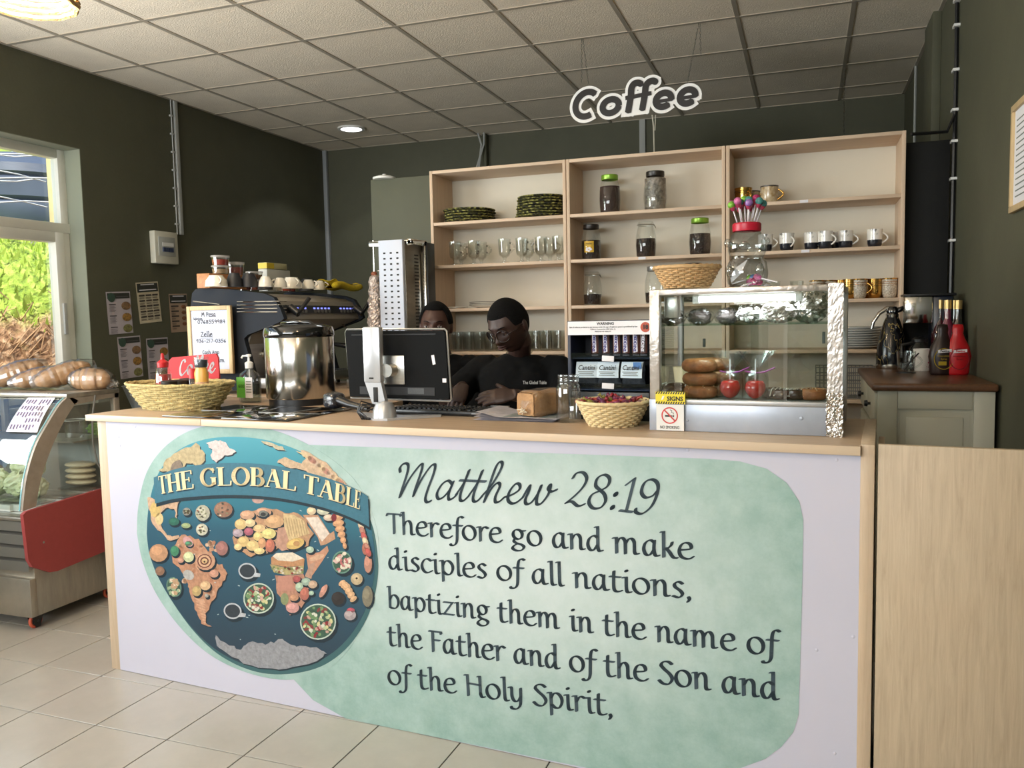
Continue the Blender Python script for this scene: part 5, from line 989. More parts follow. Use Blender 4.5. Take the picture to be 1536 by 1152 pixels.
BARM = M('brown_bar_wrapper', (96, 58, 48), .3, var=(50, .3)); BARW = M('white_print', (232, 228, 236), .5); BARB = M('blue_print', (54, 50, 130), .5); BARG = M('foil_end', (176, 168, 160), .3, .7)
def bar(px, label, dark=False):
    a, _ = UV(px, 540, v0 + .05); t = cthing('chocolate_bar', label, 'chocolate bar', a, v0 + .05, CZ + .225, 0, 'chocolate bars standing in the navy rack')
    bm_ = MB(); bm_.grid(9, 12, lambda u, v: (.0135 * math.cos(2 * PI * u), .006 * math.sin(2 * PI * u), .006 + .108 * v)); obj('wrapper', bm_, BARM, t, True)
    ends = MB().box(-.012, .012, -.001, .001, 0, .008).box(-.012, .012, -.001, .001, .11, .12); obj('crimped_end', ends, BARG, t)
    obj('print_panel', MB().prism([(-.006, .012), (.008, .016), (.006, .082), (-.008, .078)], .0004, (0, -.0068, 0)), M('dark_wrap', (50, 26, 24), .4) if dark else BARW, t)
    text('bar_text', 'SNICKERS', .013, BARW if dark else BARB, t, (0, -.0074, .047), rot=(PI / 2, -PI / 2 + .06, 0), width=.062, bold=.0006); obj('nut_print', MB().ell((0, -.0066, .096), .008, .0008, .007, 10, 6), M('caramel_print', (206, 150, 90), .5), t)
    return t
for i, px in enumerate((892.5, 909, 925, 939, 954, 965.5)): bar(px, ['chocolate bar, leftmost in the navy rack', 'chocolate bar, second from the left in the navy rack', 'chocolate bar, third from the left in the navy rack', 'chocolate bar, fourth from the left in the navy rack', 'chocolate bar, fifth from the left in the navy rack', 'chocolate bar with all dark wrapper, rightmost in the rack'][i], i == 5)
for i, px in enumerate((882, 914, 950)):
    a, _ = UV(px, 560, v0 + .04); t = cthing('snack_bag', ['snack bag with white label, left on the rack middle shelf', 'snack bag with white label, in the middle of the rack shelf', 'snack bag with blue and white label, right on the rack shelf'][i], 'snack bag', a, v0 + .04, CZ + .113, [.1, 0, -.1][i], 'snack bags on the navy rack')
    sb = MB(); sb.grid(14, 12, lambda u, v: (.043 * math.cos(2 * PI * u) * (1 + .05 * math.sin(v * 12)), (.002 + .02 * math.sin(PI * min(1, v * 1.05)) ** .7) * math.sin(2 * PI * u), .002 + .092 * v)); obj('bag', sb, M('dark_snack_film', (60, 66, 72), .2, var=(30, .6), bump=(30, .6)), t, True)
    lb_ = MB(); lb_.grid(8, 5, lambda u, v: (-.04 + .08 * u, -.0235 * math.sin(PI * (.42 + .5 * v)) * math.sin(PI * (.25 + .5 * u)) ** .5 - .002, .036 + .056 * v)); obj('paper_label', lb_, M('label_pale_blue', (206, 222, 232), .6), t, True)
    if i == 2: obj('blue_corner', MB().box(.01, .04, -.027, -.0255, .07, .092), M('corner_blue', (60, 110, 170), .5), t)
    text('label_text', 'Cantini', .024, TX, t, (0, -.029, .072), width=.062, shear=.3, bold=.0003); lp = MB(); [lp.box(-.03 + .004 * (k % 2), .028 - .005 * (k % 2), -.0285, -.028, .044 + .006 * k, .0465 + .006 * k) for k in range(3)]; obj('small_print', lp, M('grey_print', (1, 1, 1)), t)['kind'] = 'stuff'
for px, py, lb in ((912, 538, 'crumpled white price tag on the rack upper shelf lip'), (912, 579, 'crumpled white price tag on the rack lower shelf lip')): a, z_ = UV(px, py, v0 - .004); tag(obj('price_tag', MB().bbox(-.022, .022, -.002, 0, -.01, .01, .001), PAPER, loc=CW(a, v0 - .0035, z_), rot=(0, .05, TH)), lb, 'label')
# ------------------------------------------------------------ PASTRY DISPLAY CASE
u0, u1, v0, v1, zt = 2.286, 2.857, .145, .56, .447; W_ = u1 - u0; D_ = v1 - v0
t = cthing('pastry_case', 'lit glass pastry display case with foil taped steel frame', 'display case', u0, v0)
ALU = M('dull_aluminium', (186, 186, 186), .42, .7, var=(10, .1)); TAPE = M('silver_tape', (200, 192, 184), .3, .8, var=(14, .12), bump=(30, .35)); BP = M('blue_grey_panel', (174, 182, 196), .35, .3, var=(5, .12))
b_ = MB(); b_.bbox(0, .032, 0, .03, .1, zt, .002); obj('corner_post', b_, TAPE, t); obj('post_foot', MB().bbox(-.002, .03, 0, .03, .0, .1, .002), BP, t)
b_ = MB(); b_.bbox(W_ - .038, W_, -.002, .03, 0, zt + .004, .002); obj('corner_post', b_, TAPE, t)
b_ = MB(); b_.bbox(0, .02, D_ - .02, D_, 0, zt, .002); obj('corner_post', b_, ALU, t); b_ = MB(); b_.bbox(W_ - .02, W_, D_ - .02, D_, 0, zt, .002); obj('corner_post', b_, ALU, t)
b_ = MB(); b_.bbox(.03, W_ - .036, 0, .025, zt - .018, zt, .002); b_.bbox(0, .02, .03, D_ - .02, zt - .018, zt, .002).bbox(W_ - .02, W_, .03, D_ - .02, zt - .018, zt, .002).bbox(.02, W_ - .02, D_ - .02, D_, zt - .018, zt, .002); obj('top_rail', b_, TAPE, t)
obj('top_glass', MB().box(.01, W_ - .01, .02, D_ - .01, zt - .004, zt), GLASS, t)
rng = random.Random(2); fm = MB(); fm.grid(14, 26, lambda u, v: (W_ - .042 + .046 * u + rng.uniform(-.0015, .0015), -.006 - rng.uniform(0, .005), .0 + .13 * v)); obj('crumpled_foil', fm, FOIL, t, False)
fm = MB(); fm.grid(10, 40, lambda u, v: (W_ - .040 + .042 * u, -.0035 - rng.uniform(0, .0006), .13 + .318 * v)); obj('foil_strip', fm, TAPE, t, False)
obj('base_panel', MB().bbox(.03, W_ - .036, .001, .012, .0, .086, .003), BP, t); obj('base_rail', MB().bbox(.03, W_ - .036, -.001, .02, .086, .1, .002), ALU, t)
dn = MB(); dn.ell((.12, .0, .034), .004, .002, .004, 8, 6); dn.ell((.46, .0, .052), .006, .002, .006, 8, 6); obj('dent', dn, BP, t)
obj('display_floor', MB().box(.02, W_ - .02, .012, D_, .09, .098), ALU, t)
obj('front_glass', MB().box(.03, W_ - .036, .008, .011, .1, zt - .018), glass('case_glass', (246, 249, 248), .07, .005, .5), t); obj('side_glass', MB().box(.008, .011, .03, D_ - .02, .1, zt - .018), GLASS, t); obj('side_glass', MB().box(W_ - .011, W_ - .008, .03, D_ - .02, .1, zt - .018), GLASS, t); obj('sliding_door', MB().box(.02, W_ * .55, D_ - .01, D_ - .007, .1, zt - .018), GLASS, t); obj('sliding_door', MB().box(W_ * .45, W_ - .02, D_ - .016, D_ - .013, .1, zt - .018), GLASS, t)
hh = MB(); hh.bbox(.09, .1, D_ - .02, D_ - .012, .25, .28, .002).bbox(W_ - .08, W_ - .07, D_ - .02, D_ - .012, .26, .3, .002); obj('door_grip', hh, M('grey_grip', (110, 112, 110), .4), t)
obj('glass_shelf', MB().box(.022, W_ - .022, .05, D_ - .03, .331, .336), glass('green_edge_glass', (222, 238, 232), .1, .02, .5), t)
obj('tube_fitting', MB().bbox(.13, .45, .06, .09, zt - .026, zt - .006, .003), WHITE, t); b_ = MB(); b_.cyl((.145, .065, zt - .034), (.435, .065, zt - .034), .0095, 14); obj('light_tube', b_, M('lit_tube', (250, 253, 255), .4, em=9), t)
obj('tube_cap', MB().bbox(.125, .145, .055, .08, zt - .046, zt - .02, .002).bbox(.435, .455, .055, .08, zt - .046, zt - .02, .002), WHITE, t); obj('ballast_box', MB().bbox(.035, .08, .05, .09, zt - .09, zt - .02, .003), STEEL, t)
ft_ = MB(); [ft_.cyl((x, y, -.0), (x, y, .0), .01) for x, y in ()]; l = bpy.data.lights.new('case_tube_light', 'AREA'); l.shape = 'RECTANGLE'; l.size = .28; l.size_y = .02; l.energy = 2.2; l.color = (.93, .98, 1); lo = bpy.data.objects.new('case_tube_light', l); COL.objects.link(lo); lo.location = CW(u0 + .29, v0 + .07, CZ + zt - .048); lo.rotation_euler = (0, 0, TH)
def CI(px, py, v): a, z_ = UV(px, py, v); return a, z_
FLZ, SHZ = CZ + .099, CZ + .337
# upper shelf cakes
cake = MB(); cr_ = random.Random(4); cake.ell((0, 0, .021), .040, .032, .023, 18, 10, lambda q: q * (1 + cr_.uniform(-.16, .16))); cfm = MB(); cfm.ell((0, 0, .022), .046, .037, .027, 22, 14, lambda q: q * (1 + cr_.uniform(-.17, .17)))
for i, px in enumerate((1006, 1048, 1089)):
    a, _ = CI(px, 490, v0 + .12); t = cthing('wrapped_cake', ['dark cake in cling film, leftmost on the case upper shelf', 'dark cake in cling film, middle of the case upper shelf', 'dark cake in cling film, nearest the foil parcels'][i], 'cake', a, v0 + .14, SHZ, i * .8, 'cling wrapped cakes on the upper case shelf')
    obj('cake', cake, M('dark_chocolate_cake', (44, 34, 32), .6, bump=(60, 1)), t, True); obj('film', cfm, CLING, t, False)
def crumple(mb, c, rx, ry, rz, sd, amp=.16):
    r_ = random.Random(sd); return mb.ell(c, rx, ry, rz, 22, 14, lambda q: q * (1 + r_.uniform(-amp, amp)))
for i, (px, rx, rz, dv, lb) in enumerate(((1128, .05, .028, .14, 'crumpled kitchen foil parcel left of the wrapped flatbread'), (1168, .055, .03, .08, 'low foil parcel in front of the wrapped flatbread'), (1215, .055, .05, .14, 'tall crumpled foil parcel at the right of the upper shelf'))):
    a, _ = CI(px, 485, v0 + dv); o = obj('foil_parcel', crumple(MB(), (0, 0, rz), rx, .05, rz, i), FOIL, None, False, loc=CW(a, v0 + dv, SHZ), rot=(0, 0, TH)); tag(o, lb, 'foil parcel', 'foil parcels on the upper case shelf')
a, _ = CI(1174, 470, v0 + .2); tag(obj('flatbread_pack', MB().bbox(-.06, .06, -.04, .04, 0, .014, .004).bbox(-.058, .06, -.04, .04, .015, .028, .004), M('pale_flatbread', (196, 176, 132), .6, var=(40, .3)), loc=CW(a, v0 + .24, SHZ + .03), rot=(0, -.08, TH)), 'pale flatbread pack resting among the foil parcels', 'bread')
# doughnuts
def torus(mb, c, R0, r0, n=26, m=12, sq=.8, wob=0):
    return mb.tube([(c[0] + R0 * math.cos(2 * PI * k / n), c[1] + R0 * math.sin(2 * PI * k / n), c[2]) for k in range(n)], r0, m, closed=True)
def donut(label, px, dv, z, R0, r0, base, ice, spk, grp, rx=0):
    a, _ = CI(px, 580, v0 + dv); t = cthing('doughnut', label, 'doughnut', a, v0 + dv, z, 0, grp); obj('dough', torus(MB(), (0, 0, r0), R0, r0), base, t, True)
    if ice: obj('icing', torus(MB(), (0, 0, r0 + r0 * .28), R0, r0 * .82), ice, t, True)
    if spk:
        s_ = MB(); r_ = random.Random(int(px)); 
        for k in range(46): an = r_.uniform(0, 6.28); ph = r_.uniform(.2, 2.9); rr = R0 + r0 * .9 * math.cos(ph); s_.ell((rr * math.cos(an), rr * math.sin(an), r0 * 1.28 + r0 * .82 * math.sin(ph)), .0022, .0022, .0014, 6, 4)
        obj('topping', s_, spk, t)['kind'] = 'stuff'
    return t
DGH = M('fried_dough', (146, 88, 50), .6, var=(26, .5), bump=(60, .5)); CHO = M('chocolate_icing', (60, 36, 28), .25, coat=.3); NUT = M('nut_crumb', (214, 182, 140), .7); CARA = M('caramel_icing', (150, 92, 50), .35, var=(30, .3))
g_ = 'doughnuts in the tall left pile'
donut('caramel doughnut with nuts at the bottom of the front pile', 1050, .09, FLZ, .036, .020, DGH, CARA, NUT, g_)
donut('golden doughnut in the middle of the front pile', 1050, .09, FLZ + .041, .036, .0205, DGH, None, None, g_)
donut('golden glazed doughnut on top of the front pile', 1049, .09, FLZ + .083, .036, .0205, DGH, M('golden_glaze', (158, 98, 56), .35, var=(30, .4)), None, g_)
donut('nut covered doughnut at the bottom of the rear pile', 1078, .17, FLZ, .035, .02, DGH, CARA, NUT, g_); donut('brown doughnut in the middle of the rear pile', 1077, .17, FLZ + .041, .035, .02, DGH, CARA, None, g_); donut('nut covered doughnut on top of the rear pile', 1073, .18, FLZ + .082, .035, .02, DGH, CARA, NUT, g_)
for i, (px, lb) in enumerate(((1158, 'plain chocolate doughnut right behind the toffee apples'), (1174, 'chocolate doughnut with white drizzle in the front row'), (1195, 'chocolate doughnut with white and pink drizzle beside the plain one'))):
    t = donut(lb, px, .1 + .03 * (i == 0), FLZ, .026, .015, CHO, CHO, None, 'drizzled doughnuts at the right')
    if i:
        dz = MB()
        for k in range(7): x = -.034 + .0115 * k; dz.tube([(x, -.036, .012), (x + .003, -.022, .031), (x + .005, 0, .034), (x + .008, .024, .03)], .0016, 4)
        obj('white_drizzle', dz, M('white_icing', (236, 228, 216), .4), t)
donut('golden plain doughnut at the right end of the case', 1220, .1, FLZ, .029, .0165, DGH, M('golden_glaze', (1, 1, 1)), NUT, 'drizzled doughnuts at the right')
a, _ = CI(1010, 580, .2); t = cthing('chocolate_slab', 'striped chocolate cake slab partly hidden by the yellow sign', 'cake', a, v0 + .1, FLZ); obj('cake_body', MB().ell((0, 0, .018), .06, .05, .03, 18, 10), CHO, t, True); dz = MB(); [dz.tube([(-.05 + .016 * k, -.045, .01), (-.045 + .016 * k, -.02, .042), (-.04 + .016 * k, .03, .044)], .0025, 5) for k in range(7)]; obj('icing_stripe', dz, M('grey_icing', (196, 194, 186), .4), t)
a, _ = CI(1012, 560, .3); tag(obj('pastry_cups', MB().lathe([(.03, 0), (.042, .09), (.04, .09), (.028, .004), (.001, .004)], 24, cap=False, shape=lambda x: 1 + .04 * math.cos(x * 12)), M('baking_paper', (222, 206, 170), .8), loc=CW(a + .015, v0 + .25, FLZ), rot=(0, 0, TH)), 'stack of pale paper baking cups behind the chocolate slab', 'paper cups')
# toffee apples in bags
for i, (px, lb) in enumerate(((1095, 'red toffee apple in a clear bag beside the doughnut pile'), (1133, 'red toffee apple in a clear bag, right of its twin'))):
    a, _ = CI(px, 580, v0 + .08); t = cthing('toffee_apple', lb, 'toffee apple', a, v0 + .08, FLZ, 0, 'bagged toffee apples'); obj('apple', MB().ell((0, 0, .034), .033, .033, .034, 20, 12, lambda q: Vector((q.x * (1 - .12 * (q.z < 0) * abs(q.z)), q.y, q.z * (1 - .2 * (q.z > .8))))), M('red_toffee', (196, 34, 30), .12, coat=1), t, True)
    bag = MB(); r_ = random.Random(i + 3); bag.grid(24, 18, lambda u, v: ((.040 if v < .5 else .040 - .03 * min(1, (v - .5) / .12) + (.045 * max(0, v - .62) / .38)) * math.cos(2 * PI * u) * (1 + .16 * math.sin(u * 50) * (v > .5) + r_.uniform(-.03, .03)), (.038 if v < .5 else .038 - .028 * min(1, (v - .5) / .12) + (.03 * max(0, v - .62) / .38)) * math.sin(2 * PI * u), .15 * v)); obj('clear_bag', bag, CLING, t, 30)
    obj('stick', MB().cyl((0, 0, .05), (0, 0, .125), .0025, 6), PAPER, t); rb = MB(); rb.tube([(-.03, -.012, .088), (0, -.014, .082), (.03, -.012, .086), (.06, -.01, .1)], .0025, 5); obj('purple_ribbon', rb, M('purple_ribbon', (150, 60, 140), .4), t)
# case front signs
a, z_ = UV(985, 647, v0); t = cthing('no_smoking_sign', 'white no smoking notice below yellow SIGNS header on the case', 'sign', a + .002, v0 - .009, CZ); sw_ = .088
obj('notice_card', MB().box(0, sw_, -.002, 0, .002, .085), M('laminated_white', (228, 228, 226), .25, bump=(20, .2)), t); obj('header_card', MB().box(-.002, sw_ + .004, -.003, 0, .087, .125), M('signal_yellow', (232, 212, 46), .5), t)
hz = MB(); 
for zb in (.087, .118):
    for k in range(12): hz.add([(-.002 + .0078 * k, -.0034, zb), (.002 + .0078 * k, -.0034, zb), (.0052 + .0078 * k, -.0034, zb + .007), (.0012 + .0078 * k, -.0034, zb + .007)], [(0, 1, 2, 3)])
obj('hazard_stripe', hz, TX, t)['kind'] = 'stuff'; text('header_text', 'SIGNS', .019, TX, t, (.06, -.0036, .103), bold=.0006); text('notice_text', 'NO SMOKING', .0135, TX, t, (.043, -.0026, .012), width=.06); obj('hang_tag', MB().prism([(.016, .1), (.022, .1), (.027, .112), (.021, .112)], .001, (0, -.0042, 0)), WHITE, t)
rg_ = MB(); n_ = 32; rg_.add([(.043 + r_ * math.cos(2 * PI * k / n_), -.0026, .05 + r_ * math.sin(2 * PI * k / n_)) for r_ in (.0265, .0225) for k in range(n_)], [(k, (k + 1) % n_, n_ + (k + 1) % n_, n_ + k) for k in range(n_)]); rg_.prism([(.043 - .0185, .05 + .0155), (.043 - .0155, .05 + .0185), (.043 + .0185, .05 - .0155), (.043 + .0155, .05 - .0185)], .0002, (0, -.003, 0)); obj('prohibition_ring', rg_, M('sign_red_print', (200, 60, 60), .5), t)['kind'] = 'stuff'
cg = MB(); cg.prism([(.028, .046), (.05, .046), (.05, .051), (.028, .051)], .0002, (0, -.0027, 0)); cg.prism([(.052, .046), (.057, .046), (.057, .051), (.052, .051)], .0002, (0, -.0027, 0)); cg.tube([(.054, -.0027, .054), (.056, -.0027, .058), (.048, -.0027, .060), (.05, -.0027, .066), (.044, -.0027, .068)], .0009, 4); obj('cigarette_symbol', cg, TX, t)['kind'] = 'stuff'
# ------------------------------------------------------------ LOLLIPOP JAR
a, _ = UV(1120, 400, .30); t = cthing('lollipop_jar', 'clear bear shaped plastic jar with red lid holding lollipops upright', 'jar', a, .30, 1.553)
obj('jar_body', MB().lathe([(.001, .001), (.05, 0), (.06, .01), (.064, .04), (.06, .075), (.05, .088), (.052, .096), (.06, .115), (.06, .14), (.05, .162), (.04, .172), (.039, .178)], 30, cap=False, shape=lambda x: 1 + .03 * math.cos(x * 3) + .012 * math.cos(x * 8)), glass('jar_plastic', (1, 1, 1)), t, 60)
for c_, r_ in (((-.058, 0, .14), (.014, .012, .014)), ((.058, 0, .14), (.014, .012, .014)), ((0, -.058, .125), (.018, .014, .014)), ((-.045, -.04, .05), (.014, .014, .022)), ((.045, -.04, .05), (.014, .014, .022))): obj('moulded_bump', MB().ell(c_, *r_, 12, 8), glass('jar_plastic', (1, 1, 1)), t, 60)
obj('red_lid', MB().lathe([(.043, .174), (.044, .178), (.044, .196), (.041, .2), (.001, .2)], 36, cap=False, shape=lambda x: 1 + .012 * math.cos(x * 36)), M('crimson_lid', (186, 26, 52), .35), t, 30)
obj('folded_leaflet', MB().prism([(-.045, .012), (-.015, .04), (.006, .085), (-.03, .06), (-.048, .03)], .001, (0, -.02, 0)), PAPER, t)
LOLC = [('pink', (206, 110, 160)), ('blue', (86, 130, 190)), ('magenta', (186, 50, 110)), ('green', (120, 180, 60)), ('violet', (150, 110, 180)), ('teal', (80, 150, 150))]
lpm = []
for n_, c in LOLC:
    hd_ = MB().ell((0, 0, 0), .0125, .0125, .0125, 12, 8).mesh('candy', M('lolly_%s' % n_, c, .22, var=(70, .5)), True); lpm.append(hd_)
sk_ = MB().cyl((0, 0, -.062), (0, 0, -.01), .0022, 6).mesh('stick', PAPER, True); tf_ = MB().lathe([(.004, -.02), (.011, -.008)], 8, cap=False).mesh('wrapper_twist', M('berry_wrap', (176, 60, 90), .3), True)
rnd = random.Random(9); k = 0
for ring, n_, tilt in ((.030, 9, .32), (.017, 6, .18), (.004, 2, .05)):
    for q in range(n_):
        an = 2 * PI * q / n_ + ring * 50; r_ = ring; base = Vector((r_ * math.cos(an), r_ * math.sin(an), .2)); d = Vector((math.cos(an) * math.sin(tilt), math.sin(an) * math.sin(tilt), math.cos(tilt))); L_ = .064 + rnd.uniform(-.008, .006) + (.008 if ring < .02 else 0)
        wp = CW(a, .30, 1.553) + Matrix.Rotation(TH, 3, 'Z') @ (base + d * L_); c = rnd.randrange(6)
        lt = thing('lollipop', '%s wrapped lollipop standing in the red lid of the bear jar' % LOLC[c][0], 'lollipop', wp, 0, '%s lollipops in the bear jar' % LOLC[c][0]); lt.rotation_euler = (Matrix.Rotation(TH, 3, 'Z') @ d).to_track_quat('Z', 'Y').to_euler()
        obj('candy', lpm[c], None, lt); obj('stick', sk_, None, lt); obj('wrapper_twist', tf_, None, lt); k += 1
for q in range(9):
    p = CW(a + rnd.uniform(-.0, .04), .30 + rnd.uniform(-.035, .03), 1.553 + .014 + .012 * (q // 5)); c = (2, 0, 2, 5, 2, 0, 3, 2, 1)[q]; lt = thing('lollipop', '%s wrapped lollipop lying at the bottom of the bear jar' % LOLC[c][0], 'lollipop', p, rnd.uniform(0, 6), '%s loose lollipops in the jar' % LOLC[c][0]); lt.rotation_euler.x = 1.3; obj('candy', lpm[c], None, lt); obj('stick', sk_, None, lt)
# ------------------------------------------------------------ BACK COUNTER ARM, ESPRESSO MACHINE
t = thing('back_counter', 'lower side counter under the espresso machine and kebab grill', 'counter', (-3.04, 3.50, 0))
obj('worktop', MB().bbox(0, .92, 0, .98, CZ - .03, CZ, .003), BEECHX, t); obj('carcass', MB().box(.01, .90, .02, .96, 0, CZ - .03), BEECH, t)
MX, MY = -3.0, 3.56
t = thing('espresso_machine', 'large grey two group espresso machine with dark ribbed side panel', 'espresso machine', (MX, MY, CZ))
SLATE = M('slate_panel', (42, 46, 53), .7, spec=.15, var=(2, .08)); GREYM = M('machine_grey', (150, 143, 132), .38, .25, var=(4, .08)); DKM = M('machine_dark', (34, 34, 36), .4)
def mp(px, py): a = AY(px, py, MY); return (a.x - MX, a.z - CZ)
prof = [mp(*p) for p in ((288, 440), (293, 434), (305, 432), (345, 434), (395, 440), (410, 446), (420, 462), (426, 478), (418, 484), (372, 502), (366, 508), (372, 530), (382, 566), (384, 596))] ; prof += [(prof[-1][0], .02), (.0, .02)] + [mp(*p) for p in ((286, 590), (281, 530), (284, 480))]
ML = .82
obj('side_panel', MB().prism(prof, .03, (0, 0, 0)), SLATE, t, 25)
obj('side_panel', MB().prism(prof, .03, (0, ML - .03, 0)), SLATE, t, 25)
nose = [mp(*p) for p in ((297, 436), (345, 438), (395, 444), (408, 450), (420, 478), (372, 500), (366, 520))]; rear = [(nose[-1][0], .33), (nose[-1][0], .06), (.03, .06), (.03, .45)]
obj('body_shell', MB().prism([(x, z - .004) for x, z in nose] + rear, ML - .06, (0, .03, 0)), GREYM, t, 25)
xt = mp(410, 446); xb = mp(421, 478)
f0 = Vector((xt[0], 0, xt[1])); f1 = Vector((xb[0], 0, xb[1]))
def fp(s, y, d=.003): p = f0 + (f1 - f0) * s; return (p.x + d, y, p.z + d * .5)
b_ = MB()
def fquad(s0, s1, y0, y1, d): b_.add([fp(s0, y0, d), fp(s0, y1, d), fp(s1, y1, d), fp(s1, y0, d)], [(0, 1, 2, 3)])
fquad(.38, .75, .05, ML - .05, .003); obj('control_strip', b_, DKM, t)
km_ = MB().bbox(-.002, .003, -.011, .011, -.009, .009, .002, 1).mesh('button', M('button_grey', (110, 108, 104), .4), False); kl = M('button_glow', (120, 130, 240), .4, em=1.6); kk = 0
for y0, n_ in ((.17, 3), (.33, 5), (.60, 5)):
    for q in range(n_):
        p = fp(.66, y0 + q * .036, .004); obj('button', km_, None, t, loc=p)
        p = fp(.52, y0 + q * .036, .004); m_ = MB().box(-.001, .002, -.008, .008, -.004, .004).mesh('button_light', kl); obj('button_light', m_, None, t, loc=p); kk += 1
rb_ = MB()
for k in range(4):
    a0, a1 = mp(356, 453 + 5 * k), mp(418, 452 + 5.3 * k); rb_.tube([(a0[0], -.002, a0[1]), (a1[0] - .03, -.003, a1[1]), (a1[0], .004, a1[1]), (a1[0] + .01, .05, a1[1])], .003, 6)
obj('chrome_rib', rb_, STEELP, t)['kind'] = 'stuff'
a0, a1 = mp(290, 452), mp(330, 457); obj('side_highlight_trim', MB().tube([(a0[0], -.002, a0[1]), (a1[0], -.002, a1[1])], .004, 6), STEELP, t)
bx = nose[-1][0]
obj('splash_back', MB().box(bx, bx + .006, .03, ML - .03, .06, .34), STEEL, t); obj('drip_tray', MB().bbox(.03, bx + .16, .03, ML - .03, .03, .085, .006), STEEL, t); tg = MB(); [tg.box(bx + .01, bx + .15, .05 + .03 * k, .062 + .03 * k, .085, .089) for k in range(24)]; obj('drip_grate', tg, DKM, t)['kind'] = 'stuff'
for y in (.02, ML - .06):
    for x in (.06, bx): obj('foot', MB().lathe([(.02, -.0), (.022, .03)], 16, c=(x, y + .02, 0)), BLACK, t)
for y in (.32, .58):
    g = MB(); g.lathe([(.036, -.075), (.036, -.01), (.045, .0), (.045, .05)], 20, c=(bx + .075, y, .30)); gr = obj('group_head', g, STEELP, t)
    h = MB(); h.tube([(bx + .10, y, .245), (bx + .16, y + .01, .24), (bx + .25, y + .03, .225)], [.012, .011, .015], 10); obj('portafilter_handle', h, BLACK, gr); s_ = MB(); s_.tube([(bx + .075, y, .23), (bx + .075, y - .012, .205), (bx + .075, y - .014, .19)], .007, 6); obj('spout', s_, STEELP, gr)
    fc = MB(); fc.prism([(-.05, 0), (.05, 0), (.03, -.09), (-.03, -.09)], .004, (bx + .115, y, .37), (0, 1, 0), (.25, 0, 1), (1, 0, 0)); obj('group_cover', fc, STEELP, t)
for y in (.10, ML - .07):
    l_ = MB(); p = fp(.5, y, .01); l_.tube([p, (p[0] + .05, p[1], p[2] - .035)], .02, 8); l_.tube([(p[0] + .045, p[1] - .005, p[2] - .04), (p[0] + .07, p[1] + .07, p[2] + .045)], .011, 8); obj('steam_lever', l_, BLACK, t, 60)
    w_ = MB(); w_.tube([(bx + .12, y, .36), (bx + .17, y, .32), (bx + .19, y, .2), (bx + .2, y, .12)], .005, 8); obj('steam_wand', w_, STEELP, t, 60)
gd = MB(); gd.cyl((bx + .004, .17, .2), (bx + .02, .17, .2), .035, 24); obj('pressure_gauge', gd, STEELP, t)
# cups on the machine
TOPZ = CZ + .553
def cup(name, label, px, X, r, h, mat, hd=0, group='cups on the espresso machine', flip=False, z=TOPZ, hb=True):
    p = AX(px, 434, X); t = thing(name, label, 'cup', (X, p.y, z), hd, group)
    pr = [(.001, 0), (r * .6, 0), (r * .62, .004), (r * .92, h * .45), (r, h), (r - .004, h), (r * .86, h * .45), (r * .5, .01), (.001, .008)]
    if flip: pr = [(r_, h - z_) for r_, z_ in pr]
    obj('bowl', MB().lathe(pr, 24, cap=False), mat, t, 50)
    if hb: m_ = MB(); handle(m_, r * .86, h * .25, h * .85, r * .55, .0042); obj('handle', m_, mat, t, 60)
    return t
BCUP = M('matt_black_ceramic', (34, 36, 42), .5)
cup('cappuccino_cup', 'large white upturned cup at the left end of the machine top', 325, -2.78, .056, .056, CERAM, -.6, flip=True)
cup('black_cup', 'tall black cup beside the large upturned white cup', 352, -2.74, .040, .070, BCUP, 2.5, flip=True); cup('black_cup', 'second tall black cup, near the middle of the machine panel', 374, -2.70, .044, .070, BCUP, 2.4, flip=True); cup('black_cup', 'black cup half hidden behind the small white cups', 398, -2.86, .042, .070, BCUP, 0, flip=True)
cup('espresso_cup', 'small white cup, leftmost of the small ones on the machine', 399, -2.62, .037, .052, CERAM, 2.6, flip=True); cup('espresso_cup', 'small white cup with its handle turned left on the machine', 421, -2.62, .034, .050, CERAM, -2.2, flip=True); cup('cappuccino_cup', 'big white upturned cup with a large handle, middle of the machine', 438, -2.66, .056, .060, CERAM, -.5, flip=True)
cup('black_cup', 'black cup with black handle behind the right white cups', 460, -2.84, .046, .075, BCUP, -.2, flip=True); cup('espresso_cup', 'small white cup next to the big handled cup', 463, -2.62, .038, .050, CERAM, .2, flip=True); cup('espresso_cup', 'last small white cup beside the yellow cloth', 480, -2.66, .036, .052, CERAM, .2, flip=True)
p0 = AX(487, 434, -2.62); p1 = AX(535, 438, -2.60); t = thing('yellow_cloth', 'folded yellow cloth at the right end of the espresso machine', 'cloth', (-2.62, p0.y, TOPZ), 0)
cl = MB(); L_ = (p1.y - p0.y) * .93
for k in range(3): cl.grid(30, 8, lambda u, v, k=k: (-.05 + .11 * v + .01 * math.sin(u * 6), L_ * u, .006 + .012 * k + .012 * math.sin(u * 5.5 + k) ** 2 + .02 * math.exp(-((u - .06) / .08) ** 2) * (k == 2) + .006 * math.sin(v * 7 + u * 9)))
cl.tube([(.06, L_ * u_ / 12, .02 + .010 * math.sin(u_ * .55)) for u_ in range(13)], [.014] + [.019] * 11 + [.017], 10)
cl.tube([(-.045, L_ * u_ / 12, .02 + .008 * math.sin(u_ * .6 + 1)) for u_ in range(13)], .015, 10)
o = obj('folded_cloth', cl, M('yellow_microfibre', (206, 180, 36), .95, var=(60, .2), bump=(300, .5)), t, True)
